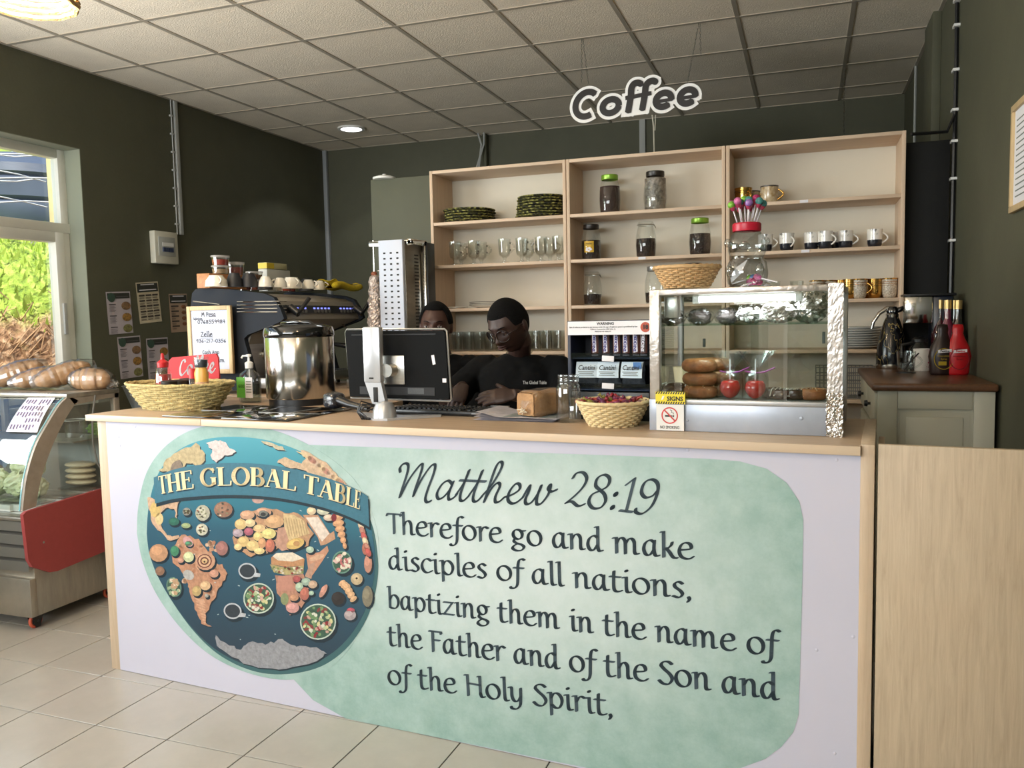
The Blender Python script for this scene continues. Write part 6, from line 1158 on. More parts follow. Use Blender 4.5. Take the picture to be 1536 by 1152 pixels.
# wooden crate and spice tubs behind
p = AX(305, 430, -2.93); q_ = AX(350, 430, -2.93)
tag(obj('wooden_tray', MB().bbox(-.04, .04, 0, q_.y - p.y + .06, 0, .075, .003), wood('orange_pine', (186, 128, 76), (150, 96, 52), 'Y'), loc=(-2.93, p.y, TOPZ)), 'orange wooden block at the back of the machine under the spice tubs', 'wooden block')
TUBL = glass('tub_plastic', (232, 230, 226), .12, .1, .5)
def tub(px, X, z, r, h, c, lb):
    p = AX(px, 425, X); t = thing('spice_tub', lb, 'tub', (X, p.y, z), 0, 'small food tubs behind the cups')
    obj('tub_wall', MB().lathe([(.001, 0), (r * .88, 0), (r, h * .86)], 24, cap=False), TUBL, t, 50); obj('spice', MB().lathe([(.001, .003), (r * .85, .003), (r * .93, h * .6), (.001, h * .62)], 24, cap=False), M('spice_%d_%d' % c[:2], c, .8, var=(50, .3)), t, 50); obj('lid', MB().lathe([(r * 1.03, h * .84), (r * 1.05, h * .9), (r * 1.05, h), (.001, h)], 24, cap=False), M('frosted_lid', (186, 182, 176), .3, alpha=.6), t, 40)
tub(332, -2.93, TOPZ + .076, .046, .045, (170, 150, 120), 'clear tub of pale spice, lower left of the tub stack'); tub(332, -2.93, TOPZ + .122, .046, .052, (166, 56, 44), 'clear tub of red spice stacked at the left end'); tub(354, -2.93, TOPZ + .076, .046, .07, (140, 62, 52), 'tall clear tub with red label, second from left'); 
tub(382, -2.96, TOPZ, .046, .06, (150, 70, 50), 'brown spice tub under another, middle of the row'); tub(382, -2.96, TOPZ + .061, .046, .045, (120, 84, 60), 'brown tub on top, middle of the row'); tub(418, -2.96, TOPZ, .040, .065, (214, 206, 190), 'pale tub right of the boxes behind the big cup'); tub(427, -2.93, TOPZ, .034, .066, (206, 74, 36), 'orange spice tub right of the pale tub'); tub(436, -2.95, TOPZ, .03, .05, (170, 60, 50), 'small red tub at the right end of the tubs'); tub(366, -2.99, TOPZ, .034, .08, (120, 50, 44), 'dark red tub squeezed behind the black cups')
p = AX(408, 410, -2.99); t_ = tag(obj('tea_box', MB().bbox(-.03, .03, -.09, .11, 0, .036, .002), M('pale_green_box', (190, 188, 150), .6), loc=(-2.99, p.y, TOPZ + .13)), 'pale and yellow carton on top behind the cups', 'box'); obj('yellow_end', MB().box(.0302, .031, -.09, -.02, .002, .034), M('yellow_carton', (206, 182, 50), .5), t_); obj('front_end', MB().box(-.03, .03, -.0905, -.0901, .002, .034), M('yellow_carton', (1, 1, 1)), t_)
tag(obj('white_box', MB().bbox(-.03, .03, -.1, .13, 0, .128, .002), M('pale_grey_box', (190, 192, 188), .6), loc=(-2.99, p.y + .01, TOPZ)), 'pale grey carton under the yellow ended box behind the cups', 'box')
# ------------------------------------------------------------ FRAMED NOTE
Yn = MY - .045; c0, c1, c2, c3 = [AY(*p, Yn) for p in ((288, 460), (354, 459), (352, 565), (286, 560))]
t = thing('framed_note', 'light wood frame with a handwritten payment note leaning on the machine', 'picture frame', (c3.x, Yn, c3.z), 0)
fw, fh = (c1 - c0).length, (c0 - c3).length; OAK = wood('light_oak_frame', (212, 186, 142), (190, 162, 118), 'Z', 20)
for a in ((0, .022, 0, fh), (fw - .022, fw, 0, fh), (.022, fw - .022, 0, .022), (.022, fw - .022, fh - .022, fh)): obj('frame_rail', MB().bbox(a[0], a[1], -.009, .009, a[2], a[3], .002), OAK, t)
obj('note_paper', MB().box(.02, fw - .02, -.002, .004, .02, fh - .02), M('lined_white_paper', (196, 202, 220), .8), t)
PEN = M('dark_pen', (20, 22, 40), .6)
G.update({'0': (1, [arc(.45, .7, .36, .7, 90, 450)]), '1': (.6, [['L', (.3, 1.4), (.3, 0)]]), '2': (1, [[(.1, 1.1), (.4, 1.4), (.8, 1.1), (.1, 0)], ['L', (.1, 0), (.85, .05)]]), '3': (1, [[(.1, 1.3), (.5, 1.4), (.7, 1.0), (.3, .75), (.75, .5), (.6, 0), (.1, .1)]]), '4': (1, [['L', (.3, 1.4), (.1, .6), (.8, .6)], ['L', (.65, 1.4), (.65, 0)]]), '5': (1, [['L', (.8, 1.4), (.2, 1.4), (.2, .8)], [(.2, .8), (.6, .9), (.8, .4), (.4, 0), (.1, .1)]]), '6': (1, [[(.7, 1.4), (.25, .9), (.15, .3), (.5, 0), (.75, .35), (.5, .65), (.2, .4)]]), '7': (1, [['L', (.1, 1.4), (.8, 1.4), (.4, 0)]]), '8': (1, [[(.45, .72), (.15, 1.05), (.45, 1.4), (.75, 1.05), (.45, .72), (.12, .35), (.45, 0), (.8, .35), (.45, .72)]]), '9': (1, [[(.75, 1.0), (.45, .7), (.15, 1.0), (.45, 1.4), (.75, 1.1), (.7, .4), (.6, 0)]]), '-': (.8, [['L', (.1, .6), (.7, .6)]]), 'P': (1, [['L', (.2, 1.5), (.2, 0)], [(.2, 1.4), (.8, 1.3), (.75, .8), (.2, .7)]]), 'M': (1.4, [['L', (.1, 0), (.25, 1.5), (.6, .5), (1.0, 1.5), (1.15, 0)]]), 'Z': (1.1, [['L', (.1, 1.5), (.9, 1.5), (.1, 0), (1, 0)]]), 'C': (1.1, [[(.9, 1.3), (.5, 1.5), (.15, .9), (.3, .1), (.9, .15)]]), 'A': (1.2, [['L', (.05, 0), (.55, 1.5), (1, 0)], ['L', (.2, .55), (.85, .55)]]), 'N': (1.2, [['L', (.15, 0), (.15, 1.5), (.95, 0), (.95, 1.5)]])})
nm = MB(); npl = lambda a, b_, d: (a, -.0028, b_)
for s_, x0, x1, z_, xh_ in (('M Pesa', .085, .17, .845, .014), ('Safaricom', .035, .09, .80, .007), ('0768559984', .06, .225, .74, .013), ('Zelle', .075, .145, .55, .015), ('936-217-0356', .045, .225, .46, .012), ('Cash App', .08, .18, .29, .012), ('AnnaNasim', .06, .21, .17, .013)): write_line(nm, s_, (x0 * fw / .26, z_ * fh), (x1 * fw / .26, z_ * fh), xh_, npl, wd=.27, thin=.2, ang=30)
nm.box(.075, .155, -.003, -.0025, fh * .525, fh * .525 + .0015).box(.085, .185, -.003, -.0025, fh * .265, fh * .265 + .0015); obj('handwriting', nm, PEN, t)['kind'] = 'stuff'
# ------------------------------------------------------------ KEBAB GRILL
gy = 4.1; A = lambda px, py: AY(px, py, gy); x0, x1 = A(567, 362).x, A(603, 362).x; zt_ = A(585, 360).z; gd_ = .34
t = thing('kebab_grill', 'tall vertical kebab grill with perforated white burner column', 'grill', (x0, gy, CZ)); H_ = zt_ - CZ; W_ = x1 - x0
WP = M('white_blue_enamel', (206, 214, 230), .35)
obj('burner_column', MB().bbox(0, W_, 0, .03, .05, H_, .003), WP, t)
hl = MB(); n_ = 20
for r_ in range(n_):
    for c in range(3): hl.bbox(W_ * (.2 + .27 * c), W_ * (.2 + .27 * c) + .014, -.001, .001, H_ - .075 - r_ * .03, H_ - .066 - r_ * .03, .001, 1)
obj('burner_hole', hl, BLACKM, t)['kind'] = 'stuff'
obj('steel_housing', MB().bbox(0.004, W_ + .002, .03, gd_, .05, H_ - .004, .003), M('dark_steel', (128, 122, 112), .3, .9, var=(6, .15), stretch=(1, 1, 6)), t)
vs = MB(); [vs.box(W_ + .001, W_ + .004, .14, .19, H_ - .08 - .019 * k, H_ - .073 - .019 * k) for k in range(30)]; [vs.box(W_ + .001, W_ + .004, .27, .285, H_ - .08 - .019 * k, H_ - .073 - .019 * k) for k in range(30)]; obj('vent_slot', vs, BLACKM, t)['kind'] = 'stuff'
obj('rear_post', MB().bbox(W_ + .004, W_ + .03, gd_ - .12, gd_ - .08, .05, H_ + .01, .002), STEELP, t); obj('rear_shield', MB().bbox(W_ + .03, W_ + .036, gd_ - .1, gd_, .05, H_ - .0, .001), DKM, t)
xb_ = A(546, 366).x - x0; ab = MB(); ab.bbox(xb_, W_ + .03, .05, .075, H_ - .028, H_ + .002, .003); ab.bbox(W_ + .005, W_ + .03, .05, gd_ - .08, H_ - .022, H_ + .008, .003); obj('top_arm', ab, STEELP, t)
obj('gas_knob', MB().cyl((-.012, .012, H_ - .165), (0, .012, H_ - .165), .006, 10).cyl((-.012, .012, H_ - .32), (0, .012, H_ - .32), .006, 10).cyl((-.012, .012, H_ - .48), (0, .012, H_ - .48), .006, 10), STEELP, t)
obj('base_tray', MB().bbox(-.16, W_ + .04, -.12, gd_, 0, .05, .006), STEEL, t)
xs_ = A(553, 400).x - x0; zs_ = A(553, 410).z - CZ; ze_ = A(553, 500).z - CZ
obj('skewer_rod', MB().cyl((xs_, .06, .05), (xs_, .06, H_ + .01), .005, 10), STEELP, t)
t2 = thing('kebab_meat', 'foil wrapped cone of kebab meat on the vertical skewer', 'kebab', (x0 + xs_, gy + .06, CZ + ze_ - .18)); r2 = random.Random(6)
mc = MB(); hh_ = zs_ - ze_ + .18; mc.grid(34, 60, lambda u, v: ((.060 - .032 * v + .004 * math.sin(v * 60 + u * 6.28)) * (1 + r2.uniform(-.09, .09)) * (1 if v < .97 else .5) * math.cos(2 * PI * u), (.060 - .032 * v) * (1 + r2.uniform(-.09, .09)) * (1 if v < .97 else .5) * math.sin(2 * PI * u), hh_ * v)); obj('foil_wrap', mc, M('pinkish_foil', (228, 212, 202), .32, .6, var=(20, .3), bump=(60, .8)), t2, False); obj('meat_top', MB().ell((0, 0, hh_), .018, .018, .014), M('cooked_meat', (150, 86, 60), .6), t2)
# ------------------------------------------------------------ POSTERS ON THE LEFT WALL
def poster(name, label, quad, kind):
    P = [AX(*p, XL + .003) for p in quad]; o = P[3]; w_ = (P[2] - P[3]).length; h_ = (P[0] - P[3]).length
    t = thing(name, label, 'poster', (XL + .002, P[3].y, P[3].z)); ang = math.atan2(P[2].z - P[3].z, P[2].y - P[3].y); t.rotation_euler = (ang, 0, 0)
    def bx_(y0, y1, z0, z1, d=.002): return (d - .001, d, y0 * w_, y1 * w_, z0 * h_, z1 * h_)
    c = MB(); c.grid(6, 10, lambda u, v: (.0008 + .004 * (v - .5) ** 2, w_ * u, h_ * v)); obj('poster_sheet', c, {'menu': M('poster_lilac', (186, 178, 184), .6), 'board': M('poster_cream', (196, 186, 160), .6), 'brown': M('poster_tan', (170, 146, 124), .6)}[kind], t, True)
    D = M('poster_dark', (54, 56, 50), .6); T_ = M('poster_text', (96, 90, 92), .7)
    hdm = MB(); hdm.box(*bx_(.04, .96, .84 if kind == 'menu' else .76, .97, .0035)); obj('header_block', hdm, D, t)
    if kind == 'menu':
        b1 = MB(); b1.cyl((.0025, w_ * .2, h_ * .87), (.0045, w_ * .2, h_ * .87), w_ * .15, 20); obj('round_emblem', b1, M('poster_green', (60, 82, 70), .6), t)
        for k in range(3): f_ = MB(); f_.ell((.003, w_ * .78, h_ * (.66 - .27 * k)), .0015, w_ * .2, h_ * .1, 14, 8); obj('food_picture', f_, M('poster_food_%d' % (k + len(label) % 3), [(196, 160, 90), (160, 120, 84), (190, 140, 60), (150, 150, 90), (190, 170, 130)][k + len(label) % 3], .6, var=(70, .5), col2=(90, 80, 60)), t)
        l_ = MB()
        for k in range(3):
            l_.box(*bx_(.08, .36, .69 - .27 * k, .715 - .27 * k, .0035)); [l_.box(*bx_(.08, .3 + .05 * (q % 2), .60 - .27 * k - .03 * q + .05, .607 - .27 * k - .03 * q + .05, .0035)) for q in range(5)]
        l_.box(*bx_(.4, .9, .88, .895, .0045)); obj('text_line', l_, T_, t)['kind'] = 'stuff'
    else:
        l_ = MB(); 
        for k in range(5):
            for c_ in range(3 if kind == 'board' else 1): l_.box(*bx_(.08 + .3 * c_, .08 + .3 * c_ + (.25 if kind == 'board' else .4), .66 - .13 * k, .70 - .13 * k, .0035)); [l_.box(*bx_(.08 + .3 * c_, .3 + .3 * c_, .60 - .13 * k + .02 * q, .608 - .13 * k + .02 * q, .0035)) for q in range(2)]
        obj('text_line', l_, M('poster_text_dark', (70, 62, 54), .7), t)['kind'] = 'stuff'
        if kind == 'brown':
            for k in range(4): f_ = MB(); f_.ell((.003, w_ * .76, h_ * (.66 - .15 * k)), .0015, w_ * .13, h_ * .05, 12, 8); obj('food_picture', f_, M('poster_food_brown', (140, 90, 60), .6, var=(60, .5)), t)
        e_ = MB(); e_.box(*bx_(.2, .8, .93, .95, .0045)).box(*bx_(.12, .88, .8, .82, .0045)); obj('title_line', e_, PAPER, t)
poster('menu_poster', 'lilac food menu poster nearest the window, upper row', [(160, 438), (195, 437), (200, 499), (164, 502)], 'menu')
poster('price_poster', 'cream price list poster, highest on the left wall', [(206, 424), (239, 422), (243, 482), (210, 486)], 'board')
poster('price_poster', 'brown menu poster half hidden by the espresso machine', [(255, 441), (285, 440), (284, 497), (257, 499)], 'brown')
poster('menu_poster', 'lilac food menu poster in the lower row, left one', [(176, 506), (211, 503), (215, 564), (181, 569)], 'menu')
poster('menu_poster', 'lilac food menu poster in the lower row behind the squeeze bottle', [(218, 508), (252, 505), (255, 566), (223, 570)], 'menu')
# metal basin on a stool behind the counter end
p = AY(222, 600, 3.75); t = thing('metal_basin', 'grey enamel basin behind the left end of the counter', 'basin', (p.x, 3.75, 1.0)); EN = M('grey_enamel', (170, 174, 180), .35, .3); obj('bowl', MB().lathe([(.001, 0), (.085, 0), (.13, .125), (.135, .127), (.127, .124), (.082, .006), (.001, .005)], 32, cap=False), EN, t, 40); hb_ = MB(); hb_.tube([(.01, -.122, .09), (.03, -.155, .085), (.06, -.15, .085), (.075, -.105, .09)], .006, 6); obj('handle', hb_, EN, t)
tag(obj('storage_drum', MB().lathe([(.001, 0), (.1, 0), (.11, .02), (.11, .96), (.105, .99), (.001, .998)], 28, cap=False), M('drum_grey', (96, 98, 96), .5), loc=(p.x, 3.75, 0)), 'grey drum standing under the enamel basin', 'drum')
# ------------------------------------------------------------ REFRIGERATED DISPLAY
FX = -3.5; FW = .84
t = thing('cold_display', 'stainless refrigerated display cabinet with curved glass and red side panel', 'refrigerated case', (FX - FW, 2.88, 0))
def fq(px, py): a = AX(px, py, FX); return (a.y - 2.88, a.z)
out_ = [fq(*p) for p in ((34, 767), (40, 717), (54, 669), (73, 634), (90, 607), (104, 594))]; inn = [fq(*p) for p in ((54, 760), (62, 717), (77, 673), (94, 636), (110, 610), (118, 601))]
SS = M('worn_stainless', (176, 170, 158), .34, .8, var=(3, .25), stretch=(1, 6, 1)); yb = fq(178, 580)[0]; ztop = out_[-1][1] + .012
def yz(mb, pts, x0, x1): return mb.prism(pts, x1 - x0, (x0, 0, 0), (0, 1, 0), (0, 0, 1), (1, 0, 0))
for xx in (FW - .02, 0): b_ = MB(); yz(b_, crom(out_, 4) + crom(inn, 4)[::-1], xx, xx + .02); obj('curved_side_frame', b_, M('aged_frame', (160, 150, 138), .5, .3, var=(8, .2)), t, 30)
b_ = MB(); cv = crom(out_, 5); 
for a, c in zip(cv, cv[1:]): b_.add([(.02, a[0] + .004, a[1]), (FW - .02, a[0] + .004, a[1]), (FW - .02, c[0] + .004, c[1]), (.02, c[0] + .004, c[1])], [(0, 1, 2, 3)])
obj('curved_front_glass', b_, glass('fridge_glass', (238, 246, 242), .1, .02, .5), t, True)
eg = MB(); eg.tube([(FW - .02, a, b2) for a, b2 in cv], .005, 6); obj('glass_edge_strip', eg, M('cyan_glass_edge', (120, 178, 190), .2, coat=1), t)
obj('top_slab', MB().bbox(0, FW + .004, out_[-1][0] - .02, yb, ztop - .022, ztop, .003), SS, t)
b_ = MB(); yz(b_, [(out_[-1][0], ztop - .022), (out_[-1][0] + .03, ztop - .06), (yb - .08, ztop - .045), (yb, ztop - .05), (yb, ztop - .022)], FW - .016, FW); obj('upper_side_rail', b_, M('aged_frame', (1, 1, 1)), t)
obj('rear_post', MB().bbox(FW - .03, FW, yb - .035, yb, .5, ztop - .022, .003), M('aged_frame', (1, 1, 1)), t); obj('rear_post', MB().bbox(0, .03, yb - .035, yb, .5, ztop - .022, .003), M('aged_frame', (1, 1, 1)), t)
obj('side_glass', MB().box(FW - .012, FW - .009, .1, yb - .035, .56, ztop - .05), GLASS, t)
obj('rear_door', MB().box(.03, FW - .03, yb - .01, yb - .005, .62, ztop - .03), GLASS, t)
rp_ = [fq(*p) for p in ((30, 772), (35, 767), (158, 730))]; rp2 = [fq(*p) for p in ((164, 820), (82, 856), (70, 858), (44, 850), (38, 840))]; y1_ = rp_[-1][0]
sl_ = (rp_[2][1] - rp_[1][1]) / (rp_[2][0] - rp_[1][0]); rz_ = rp_[1][1]
b_ = MB(); yz(b_, [rp_[0], rp_[1], (yb, rp_[1][1] + sl_ * (yb - rp_[1][0])), (yb, rp2[0][1]), rp2[1], rp2[2], rp2[3], rp2[4]], FW, FW + .02); obj('red_side_panel', b_, M('maroon_red_panel', (150, 62, 62), .5, var=(30, .06)), t, 30)
obj('panel_screw', MB().ell((FW + .02, fq(61, 813)[0], fq(61, 813)[1]), .003, .006, .006, 10, 6), STEEL, t)
zb_ = fq(55, 925)[1]; obj('lower_cabinet', MB().bbox(.01, FW, .03, yb, zb_, .50, .004), SS, t); obj('base_skirt', MB().bbox(0, FW + .001, 0, .04, zb_ - .0, zb_ + .19, .005), SS, t)
for k in range(4): b_ = MB(); z_ = .30 + .065 * k; yz(b_, [(.0, z_), (.035, z_ + .01), (.035, z_ + .06), (.005, z_ + .045)], .01, FW - .001); obj('front_louvre', b_, M('dark_stainless', (176, 174, 168), .32, .85), t, 20)
obj('front_ledge', MB().bbox(.0, FW, -.005, .06, .545, .565, .006), SS, t); obj('inner_floor', MB().box(.02, FW - .02, .05, yb - .01, .555, .565), M('pale_tray', (206, 208, 204), .4), t)
obj('inner_shelf', MB().box(.02, FW - .02, .32, yb - .03, .875, .882), SS, t); obj('inner_back', MB().box(.02, FW - .02, yb - .06, yb - .055, .565, .86), M('inner_grey', (150, 154, 150), .5), t)
cb_ = MB(); cb_.tube([(FW + .004, fq(142, 592)[0], fq(142, 592)[1]), (FW + .006, fq(137, 625)[0], fq(137, 625)[1]), (FW + .006, fq(138, 665)[0], fq(138, 665)[1]), (FW + .006, fq(145, 695)[0], fq(145, 695)[1]), (FW + .008, fq(158, 716)[0], fq(158, 716)[1])], .005, 8); obj('cable', cb_, M('grey_cable_dark', (110, 110, 106), .5), t, 60)
for x, y in ((FW - .05, .06), (FW - .05, yb - .1), (.06, .06), (.06, yb - .1)):
    c = MB(); c.bbox(x - .028, x + .028, y - .03, y + .03, zb_ - .012, zb_, .002); cw_ = obj('caster', c, BLACK, t); c2_ = MB(); c2_.prism([(-.03, 0), (.03, 0), (.012, -.055), (-.012, -.055)], .004, (x - .018, y, zb_ - .01), (0, 1, 0), (0, 0, 1), (1, 0, 0)).prism([(-.03, 0), (.03, 0), (.012, -.055), (-.012, -.055)], .004, (x + .014, y, zb_ - .01), (0, 1, 0), (0, 0, 1), (1, 0, 0)); obj('fork', c2_, BLACK, cw_); c3_ = MB(); rr_ = .037; c3_.tube([(x, y + (rr_ - .008) * math.cos(q * PI / 14), rr_ + (rr_ - .008) * math.sin(q * PI / 14)) for q in range(28)], .0085, 8, closed=True); obj('orange_tyre', c3_, M('orange_tyre', (206, 96, 70), .4), cw_, True); c4_ = MB(); c4_.cyl((x - .01, y, rr_), (x + .01, y, rr_), rr_ - .014, 20).cyl((x - .02, y, rr_), (x + .02, y, rr_), .006, 10); obj('wheel_hub', c4_, M('hub_dark', (60, 62, 64), .4), cw_)
# menu sheet taped on the curved glass
tz = [a for a in cv]; cidx = lambda z: min(cv, key=lambda a: abs(a[1] - z))
def on_glass(px, py):
    best = None
    for a in crom(out_, 30):
        P = AY(px, py, 2.88 + a[0] - .002)
        if best is None or abs(P.z - a[1]) < best[0]: best = (abs(P.z - a[1]), P)
    return best[1]
q = [on_glass(*p) for p in ((43, 597), (84, 597), (57, 649), (10, 648))]; ms = MB()
ms.grid(6, 8, lambda u, v: tuple((q[0] * (1 - u) + q[1] * u) * (1 - v) + (q[3] * (1 - u) + q[2] * u) * v - Vector((0, .004 + .012 * v * (1 - v) * 4, -.002)))); t3 = thing('menu_sheet', 'printed price sheet taped to the curved fridge glass', 'menu', (0, 0, 0)); obj('sheet', ms, M('laminated_sheet', (214, 208, 222), .3), t3, True); ml = MB(); r2 = random.Random(4)
for k in range(9):
    u_ = .08 + .1 * k
    for m_ in range(5):
        if r2.random() < .85: v0_, v1_ = .06 + .18 * m_, .06 + .18 * m_ + r2.uniform(.08, .16); ml.add([tuple((q[0] * (1 - a) + q[1] * a) * (1 - b2) + (q[3] * (1 - a) + q[2] * a) * b2 - Vector((0, .0065 + .012 * b2 * (1 - b2) * 4, -.003))) for a, b2 in ((u_, v0_), (u_ + .035, v0_), (u_ + .035, v1_), (u_, v1_))], [(0, 1, 2, 3)])
obj('text_line', ml, M('purple_print', (104, 88, 120), .6), t3)['kind'] = 'stuff'
# contents
LET = M('lettuce', (228, 230, 208), .6, var=(14, .3), col2=(190, 200, 150), bump=(20, .6))
for i, (x, y, z, s_, lb) in enumerate(((-3.70, 3.10, .66, .07, 'pale lettuce head at the front right inside the cold display'), (-3.80, 3.12, .67, .08, 'pale lettuce head in the middle of the cold display'), (-3.93, 3.08, .68, .08, 'pale lettuce head further left in the cold display'), (-3.86, 3.22, .74, .08, 'pale lettuce head stacked at the back of the cold display'))):
    o = obj('lettuce', crumple(MB(), (0, 0, 0), s_, s_, s_ * .8, i + 20, .14), LET, None, False, loc=(x, y, z)); tag(o, lb, 'lettuce', 'lettuces in the cold display')
for i, (x, y, w_, lb) in enumerate(((-3.63, 3.02, .11, 'white food tray with clear film at the front of the cold display'), (-3.63, 3.17, .12, 'clear lidded food tray in the middle of the cold display'), (-3.87, 3.0, .2, 'long white food tray under the lettuce heads'), (-3.62, 3.35, .13, 'clear food tray at the back of the cold display'))):
    t4 = thing('food_tray', lb, 'tray', (x, y, .567)); obj('tray_base', MB().bbox(-w_, w_, -.06, .06, 0, .035, .008), M('pale_tray', (1, 1, 1)), t4); obj('clear_lid', MB().bbox(-w_, w_, -.062, .062, .036, .05, .006), CLEARP, t4)
for k in range(4): tag(obj('flatbread_bag', MB().ell((0, 0, 0), .09, .06, .016, 18, 8), M('pale_flatbread_bag', (206, 190, 160), .4, var=(12, .2)), loc=(-3.66, 3.36, .64 + .031 * k)), 'bagged flatbread in the pile inside the cold display, %s' % ['bottom one', 'second from bottom', 'second from top', 'top one'][k], 'flatbread', 'bagged flatbreads in the cold display')
t4 = thing('clear_tub', 'clear lidless tub on the upper shelf of the cold display', 'tub', (-3.66, 3.34, .884)); obj('tub', MB().lathe([(.001, 0), (.045, 0), (.055, .09)], 24, cap=False), CLEARP, t4); obj('tub_rim', MB().lathe([(.054, .088), (.058, .09), (.058, .094), (.054, .094)], 24, cap=False), WHITE, t4)
tag(obj('herb_bunch', crumple(MB(), (0, 0, .03), .08, .05, .035, 40, .3), M('herb_green', (140, 170, 90), .7), None, False, loc=(-3.60, 3.46, .885)), 'small bunch of green leaves on the cold display upper shelf', 'herbs')
# loaves on top
LOAF = M('crusty_loaf', (200, 152, 104), .6, var=(10, .3), bump=(50, .4))
def loaf(label, x, y, L, r, rz, tilt=0):
    t = thing('wrapped_loaf', label, 'bread', (x, y, ztop + .002), rz, 'wrapped loaves on the cold display'); t.rotation_euler.y = -tilt; t.location.z += L * .5 * math.sin(tilt) * .9; lf = MB(); n_ = 20
    lf.tube([(-L / 2 + L * k / n_, .006 * math.sin(k), r * .8) for k in range(n_ + 1)], [r * max(.25, math.sin(PI * (k + .6) / (n_ + 1.2)) ** .45) * (1 + .05 * math.sin(k * 2.2)) for k in range(n_ + 1)], 16); obj('loaf', lf, LOAF, t, True)
    bg = MB(); r3 = random.Random(int(x * 100)); bg.tube([(-L * .62 + L * 1.24 * k / n_, 0, r * .82) for k in range(n_ + 1)], [r * 1.13 * max(.3, math.sin(PI * (k + .8) / (n_ + 1.6)) ** .5) * (1 + r3.uniform(-.05, .06)) for k in range(n_ + 1)], 18); obj('clear_bag', bg, glass('loaf_film', (236, 236, 236), .14, .22, .5), t, False)
loaf('round ended brown loaf in film at the right corner of the cold display', -3.60, 3.41, .20, .062, .30); loaf('long brown loaf in film, second from the right on the cold display', -3.785, 3.42, .27, .056, .95, .30); loaf('brown loaf in film, third from the right on the cold display', -3.95, 3.40, .24, .050, .85, .2); loaf('brown loaf in film at the left edge of the photo', -4.12, 3.42, .26, .060, .9, .3)
p = AY(142, 560, 3.50); t = thing('blender_jug', 'grey see-through jug lying behind the wrapped loaves', 'jug', (p.x, 3.50, ztop)); obj('jug_wall', MB().bbox(-.06, .06, -.04, .04, 0, .09, .01), glass('smoky_plastic', (150, 152, 150), .14, .1, .5), t); jh = MB(); jh.tube([(.06, 0, .075), (.095, 0, .07), (.095, 0, .03), (.06, 0, .02)], .007, 8); obj('handle', jh, BLACK, t)
p = AY(161, 566, 3.45); tag(obj('foil_scrap', crumple(MB(), (0, 0, .022), .045, .03, .026, 50, .3), FOIL, None, False, loc=(p.x, 3.47, ztop)), 'crumpled scrap of foil at the right end of the cold display', 'foil')
# ------------------------------------------------------------ SIDEBOARD AND COFFEE THINGS
BZ = 1.185; bx0, bx1, by0, by1 = .262, .672, 3.52, 4.46
t = thing('sideboard', 'grey painted sideboard with brown wooden top against the right wall', 'sideboard', (bx0, by0, 0)); W_, D_ = bx1 - bx0, by1 - by0
PG = M('pale_grey_paint', (178, 176, 158), .5, var=(3, .04)); BT = wood('dark_oak_top', (110, 76, 52), (84, 56, 38), 'Y', 18, .3)
obj('carcass', MB().box(.01, W_, .008, D_, .06, BZ - .03), PG, t); obj('wooden_top', MB().bbox(-.018, W_ + .008, -.02, D_ + .01, BZ - .03, BZ, .01, 3), BT, t)
zz = BZ - .03
for a in ((0, .075, .06, zz), (W_ - .075, W_, .06, zz)): obj('side_stile', MB().bbox(a[0] + .004, a[1], 0, .008, a[2], a[3], .002), PG, t)
obj('side_rail', MB().bbox(.076, W_ - .076, 0, .008, zz - .07, zz, .002), PG, t); obj('side_rail', MB().bbox(.076, W_ - .076, 0, .008, .06, .15, .002), PG, t); b_ = MB(); b_.prism([(.085, .16), (W_ - .085, .16), (W_ - .085, zz - .08), (.085, zz - .08)], .004, (0, .004, 0)); b_.bbox(.105, W_ - .105, -.004, .006, .18, zz - .1, .006, 2); obj('raised_side_panel', b_, PG, t)
for j, z_ in enumerate((zz - .135, zz - .29)):
    for k in range(2):
        dr = obj('drawer', MB().bbox(-.006, .01, .02 + .44 * k, .44 + .44 * k, z_, z_ + .125, .004), PG, t); kn = MB(); kn.tube([(-.006, .23 + .44 * k, z_ + .062), (-.016, .23 + .44 * k, z_ + .062), (-.018, .23 + .44 * k, z_ + .062), (-.03, .23 + .44 * k, z_ + .062)], [.006, .006, .014, .012], 14); obj('knob', kn, BLACK, dr)
for k in range(2):
    dr = obj('door', MB().bbox(-.006, .01, .02 + .44 * k, .44 + .44 * k, .08, zz - .30, .004), PG, t); obj('knob', MB().ell((-.018, .40 - .32 * 0 + .1 * k, .62), .012, .012, .012), BLACK, dr)
obj('plinth', MB().box(.02, W_, .02, D_, 0, .06), PG, t)
def bz(px, py): return AZ(px, py, BZ)
def fit(t, px, py, h):
    k = (AY(px, py, t.location.y).z - BZ) / h; t.scale = (k, k, k)
MBLK = bpy.data.materials.new('black_gold_marble'); MBLK.use_nodes = True; nt = MBLK.node_tree; b = nt.nodes['Principled BSDF']; b.inputs['Roughness'].default_value = .15; tc = nt.nodes.new('ShaderNodeTexCoord'); n = nt.nodes.new('ShaderNodeTexNoise'); n.inputs['Scale'].default_value = 9; n.inputs['Detail'].default_value = 3; n.inputs['Distortion'].default_value = 1.6; nt.links.new(tc.outputs['Object'], n.inputs[0]); rp = nt.nodes.new('ShaderNodeValToRGB'); e = rp.color_ramp.elements; e[0].position = .492; e[0].color = (0, 0, 0, 1); e[1].position = .508; e[1].color = (0, 0, 0, 1); k = e.new(.5); k.color = (1, 1, 1, 1); nt.links.new(n.outputs[0], rp.inputs[0]); mx = nt.nodes.new('ShaderNodeMix'); mx.data_type = 'RGBA'; mx.inputs[6].default_value = lin((20, 21, 26)); mx.inputs[7].default_value = lin((206, 180, 110)); nt.links.new(rp.outputs[0], mx.inputs[0]); nt.links.new(mx.outputs[2], b.inputs['Base Color'])
